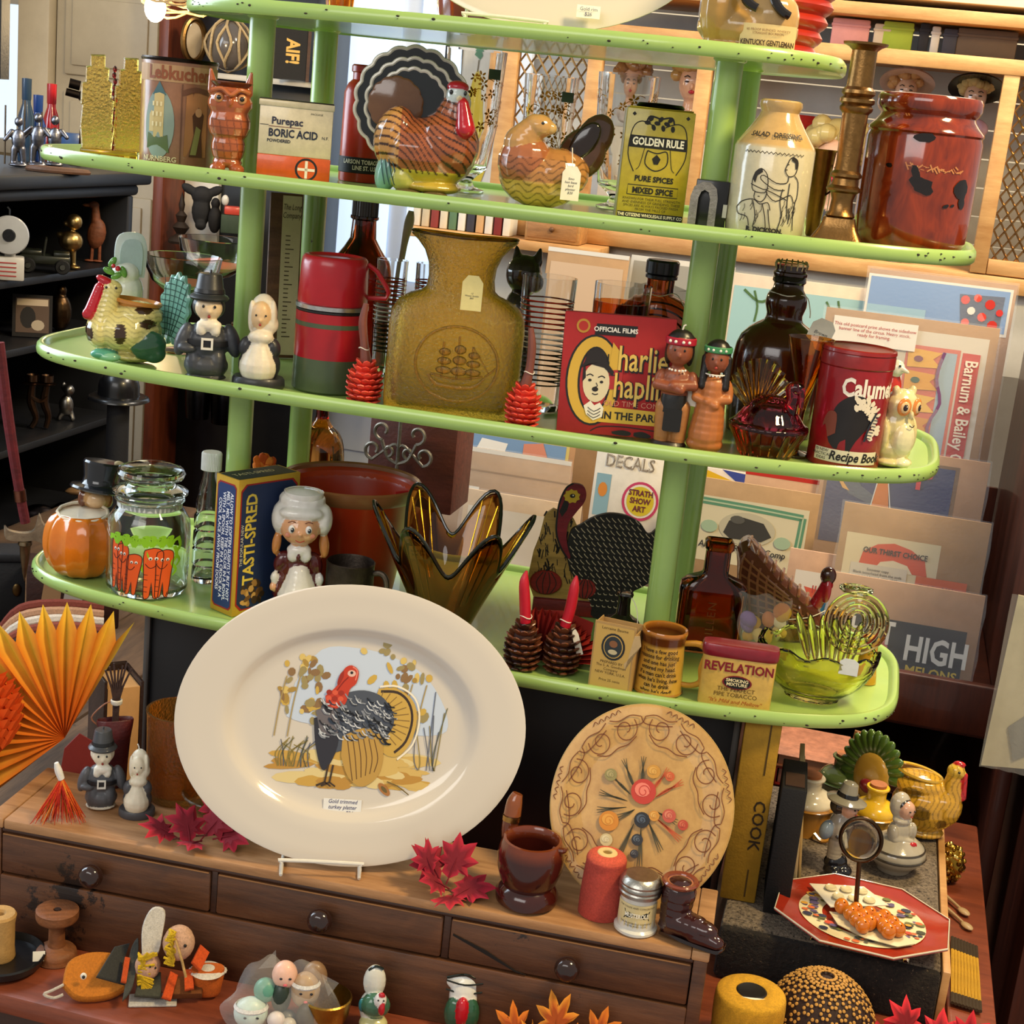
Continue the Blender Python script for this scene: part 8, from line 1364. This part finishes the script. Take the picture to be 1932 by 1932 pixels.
o=bcs('framed_photograph','small old photograph of seated figures in a dark stand-up frame','photograph',58,650,z=.0345); part(o,'frame',G('1a1614').at(rx=-.15).prism([(-34,0),(38,0),(38,78),(-34,78)],5),'mat'); g=G('5a4638'); patch(g,[(-28,8),(32,8),(32,72),(-28,72)],3); patch(g.col('c8b49a'),[(-26,58),(30,58),(30,70),(-26,70)],3.2); patch(g.col('1a1412'),oval(-6,36,14,20,14),3.3); patch(g.col('b8a890'),oval(12,22,12,10,12),3.4); g.v=[MX.Rotation(-.15,4,'X')@v for v in g.v]; part(o,'photo_print',g,'ink')
o=bcs('bronze_bird','dark bronze pear shaped bird right of the old photograph','figurine',112,645,z=.0345); blob(o,'body',[('4a3826',0,0,36,22,18,36),('4a3826',2,0,76,10,9,12)],'met',2.2,3)
o=bcs('double_candle_holder','dark bronze figural candle holder with two cups on a lower shelf','candle holder',74,818,z=-.1655); g=G('5a4434')
for x in(-14,12): g.at(x).lathe([(6,84),(12,88),(12,100),(10,100),(7,90)],16).lathe([(14,82),(18,84),(14,86)],16)
g.at().tube([(-14,0,84),(-16,0,50),(-6,0,20),(-14,0,2)],[6,8,6,5],8,sm=3).tube([(12,0,84),(8,0,50),(16,0,24),(12,0,2)],[6,8,6,5],8,sm=3).tube([(-16,-4,60),(0,-8,52),(12,-4,60)],4,6,sm=3); part(o,'figures',g,'met')
o=bcs('silver_dog','small silvery dog figurine beside the candle holder on a lower shelf','figurine',124,806,z=-.1655); blob(o,'body',[('8a8680',0,0,26,14,11,20),('8a8680',4,-4,56,11,11,11),('8a8680',-6,-2,62,5,4,9),('8a8680',(-6,0,14),(-12,-2,2),6,5),('8a8680',(8,0,14),(12,-4,2),6,5)],'met',2,3)
o=bcs('carved_beast','dark carved crouching beast on the lowest visible shelf','figurine',95,950,X=XB+.0,z=-.3695); blob(o,'body',[('1e1a1a',-20,0,24,36,18,22),('1e1a1a',24,-4,34,22,16,18),('1e1a1a',40,-8,26,12,10,9)],'met',2.6,3)
o=bcs('shell_dish','pale brown horn dish on the lowest visible shelf','dish',160,880,X=XB-.02,z=-.3695); part(o,'dish',G('8a6a48').at(0,0,30,ry=-.1).ell(0,0,6,34,16,9),'cer'); part(o,'foot',G('5a4430').lathe([(0,0),(16,0),(6,8),(6,30),(0,30)],18),'cer')
# on top of the bookcase
for i,(px,h,c,lab,n) in enumerate(((48,150,'23384e','tall dark blue bottle on the bookcase top','bottle'),(70,120,'1c3a7a','shorter bright blue bottle on the bookcase top','bottle'),(95,140,'a01c24','red bottle on the bookcase top','bottle'))):
    o=bcs(n,lab,'bottle',px,300,X=XB-.2,z=.3725); part(o,'glass',G(c).lathe([(0,0),(14,0),(15,4),(15,h*.55),(8,h*.7),(7,h*.9),(8,h),(0,h)],24),'cer'); part(o,'foil',G(c).lathe([(7.4,h*.74),(8.6,h*.76),(9,h+1),(0,h+2)],20),'pla')
for i,(px,h,lab) in enumerate(((34,104,'pewter knight figurine with a tall spire at the left of the bookcase top'),(70,112,'pewter knight figurine with raised arms in the middle of the bookcase top'),(102,106,'pewter knight figurine with a round helmet, rightmost on the bookcase top'))):
    o=bcs('knight_figurine',lab,'figurine',px,314,X=XB-.10,z=.3725); P='787880'
    blob(o,'body',[(P,0,0,h*.46,13,9,h*.2),(P,(-7,0,h*.3),(-9,0,4),7,5),(P,(7,0,h*.3),(10,0,4),7,5),(P,0,0,h*.78,8,8,9),(P,(-12,0,h*.6),(-24,-4,h*.45),5,4),(P,(12,0,h*.6),(22,-6,h*.5 if i else h*.7),5,4),(P,0,0,2,18,12,4)],'met',1.7,2); part(o,'weapon',G('6a5a48').tube([(-24,-4,2),(-24,-4,h*(1.05 if i!=2 else .9))],1.8,5),'met')
o=bcs('blue_tin','small blue tin with a white knob picture on the bookcase top','tin',134,268,X=XB-.2,z=.3725); part(o,'tin',G('2c4c80').box(40,28,52,3),'tin'); part(o,'white_emblem',G('d8dce0').ell(4,-14,18,7,2,8),'ink')
o=bcs('brass_telescope','small dark brass telescope on a bent stand on the bookcase top','telescope',150,300,X=XB-.12,z=.3725); part(o,'tube',G('2a2420').at(-8,0,128,ry=-1.4).lathe([(0,-26),(9,-26),(9,-6),(7,-4),(7,20),(0,20)],18).at(-12,0,146,ry=-1.4).lathe([(0,-10),(9,-10),(9,10),(0,10)],16),'met'); part(o,'stand',G('2a2420').tube([(-6,0,128),(6,0,110),(2,0,70),(0,0,4)],3,6,sm=3).lathe([(0,0),(20,0),(18,5),(0,6)],20),'met')
o=bcs('wooden_plaque','round brown wooden plaque lying on the bookcase top by the stand','plaque',110,320,X=XB-.0,z=.3725); part(o,'plaque',G('5a3a24').lathe([(0,0),(58,0),(60,4),(56,9),(0,9)],36,sy=.5),'wd')
# picture frame at the very top left
o=put('hanging_picture','dark framed panel hanging at the upper left corner','frame',atx(6,150,-1.05),face=-1.2); part(o,'frame',G('15120f').prism([(-40,0),(40,0),(40,220),(-40,220)],6),'wd'); part(o,'pale_panel',G('a8a49a').at(0,-4,8).prism([(-30,0),(30,0),(30,204),(-30,204)],3),'pap')
# hat, axe, chest on the plank table
ZT=ZD-.019
o=put('hat_stand','black bowler hat on a dark column stand beside the bookcase','hat stand',aty(212,1090,.98)); o.location.z=ZT; hz=aty(212,752,.98).z; hh=(hz-ZT)/o.scale.z
part(o,'column',G('17181c').lathe([(0,0),(36,0),(34,8),(22,14),(20,hh-8),(26,hh),(0,hh)],28),'mat'); part(o,'hat',G('0e0e10').at(0,0,hh).lathe([(0,0),(50,-2),(55,3),(50,7),(38,8),(37,24),(30,42),(14,50),(0,51)],36,sm=2),'pla','black bowler hat')
o=put('ice_axe','old ice axe with a red shaft and pale worn head at the left edge','axe',aty(46,1098,.36)); o.location.z=max(o.location.z,ZT)
part(o,'shaft',G('6a1c22').tube([(-52,0,430),(-34,0,300),(-14,0,180),(0,0,110)],[10,10,9,9],10,sm=3),'wd'); part(o,'collar',G('8a5a48').tube([(-12,0,170),(-9,0,150)],[11,11],12),'met'); part(o,'head',G('b8a68c').prism(spl([(-38,104),(-30,96),(-4,92),(16,98),(24,128),(34,108),(56,112),(40,84),(44,66),(20,78),(-4,76),(-34,80),(-38,104)],3),14,.05),'dul','pale worn metal head'); part(o,'spike',G('8a7a60').lathe([(0,0),(4,16),(9,50),(10,66),(13,70),(12,76),(0,78)],14),'met')
o=put('black_chest','small black lacquered chest with brass fittings at the left edge','chest',aty(10,1140,.5)); o.location.z=ZT; part(o,'chest_body',G('15161a').at(-20,30).box(110,70,110,3),'mat'); part(o,'chest_lid',G('1c1d22').at(-20,30,110.5).box(114,74,16,4),'mat'); part(o,'brass_fitting',G('6a5434').at(20,-8,60).ell(0,0,0,8,3,12),'met')
o=put('carved_box','dark reddish wooden box with pale inlaid panels behind the pumpkin planter','box',aty(140,1068,.52)); o.location.z=ZT; part(o,'box',G('3a1c14').at(0,40).box(170,80,120,3),'wd'); g=G('a07a58')
for i,(x,c) in enumerate(((-40,'a8825c'),(0,'b8b0a8'),(40,'9a6a44'))): patch(g.col(c),[(x-18,56),(x+16,50),(x+20,100),(x-10,112)],.8)
part(o,'inlay_panels',g,'ink','pale angular inlay')
wall('wall_right_trim',.0,YS+.05,zu+.03,1.3,YS+.32,zu+.2,white)

# measured heights of the pieces seen from above
for n_,f_ in dict(lidded_jar=.84,food_carton=.95,pilgrim_girl_planter=.94,turkey_cutout=.92,medicine_carton=.92,motto_mug=.85,amber_medicine_bottle=.95,covered_dish=.84,glass_turkey_bowl=.9,tobacco_tin=.87,thermos=.92,water_bottle=.89,pilgrim_candle=.97,jug_bottle=.9,ribbed_flask=.88,glass_turkey_dish=.95,recipe_tin=.92,turkey_planter=.9,brown_bottle=.95,stoneware_crock=.96,
 pipe_planter=.86,thread_spool=.87,ointment_jar=.86,boot_figurine=.82,quiver=.82,wooden_spool=.86,turkey_shaker=.86,pilgrim_figurine=.89,honey_pot=.87,quizzing_glass=.9,black_case=.87,openwork_basket=.86).items():
    for o in S.objects:
        if o.parent is None and o.name.split('.')[0]==n_: o.scale.z*=f_
# ---------------------------------------------------------------- settle: rest every thing on its surface, clear of the tier lips
bpy.context.view_layer.update()
kids={}
for o in S.objects:
    if o.parent: kids.setdefault(o.parent,[]).append(o)
def allv(r):
    L=[];st_=[r]
    while st_:
        q=st_.pop(); st_+=kids.get(q,[])
        if q.type=='MESH':
            a=np.zeros(len(q.data.vertices)*3,np.float32); q.data.vertices.foreach_get('co',a); M_=np.array(q.matrix_world); L.append(a.reshape(-1,3)@M_[:3,:3].T+M_[:3,3])
    return np.concatenate(L) if L else None
for o in list(S.objects):
    if o.parent or o.type!='EMPTY' or not o.get('category') or o.location.length<1e-6: continue
    P=allv(o)
    if P is None: continue
    dz=o.location.z+.0003-P[:,2].min()
    if 0<dz<.03: o.location.z+=dz; P[:,2]+=dz
    for zt_,L_,B_ in((Z0,.515,.1964),(Z1,.515,.1964),(Z2,.515,.1964),(Z3,LT,.172)):
        if abs(P[:,2].min()-zt_)<.004:
            Q=P[P[:,2]<zt_+.0075]-np.array((XO,0,0),np.float32); Q[:,1]-=SHR*Q[:,0]; L_-=.0106; B_-=.0106
            for _ in range(80):
                e_=np.abs(Q[:,0]/L_)**3.5+np.abs((Q[:,1]-.0928)/B_)**3.5; i_=e_.argmax()
                if e_[i_]<=1: break
                x_,y_=Q[i_,0],Q[i_,1]-.0928; n_=V((math.copysign(abs(x_/L_)**2.3/L_,x_),math.copysign(abs(y_/B_)**2.3/B_,y_),0)).normalized()*.001
                o.location-=n_; Q=Q-np.array(n_)
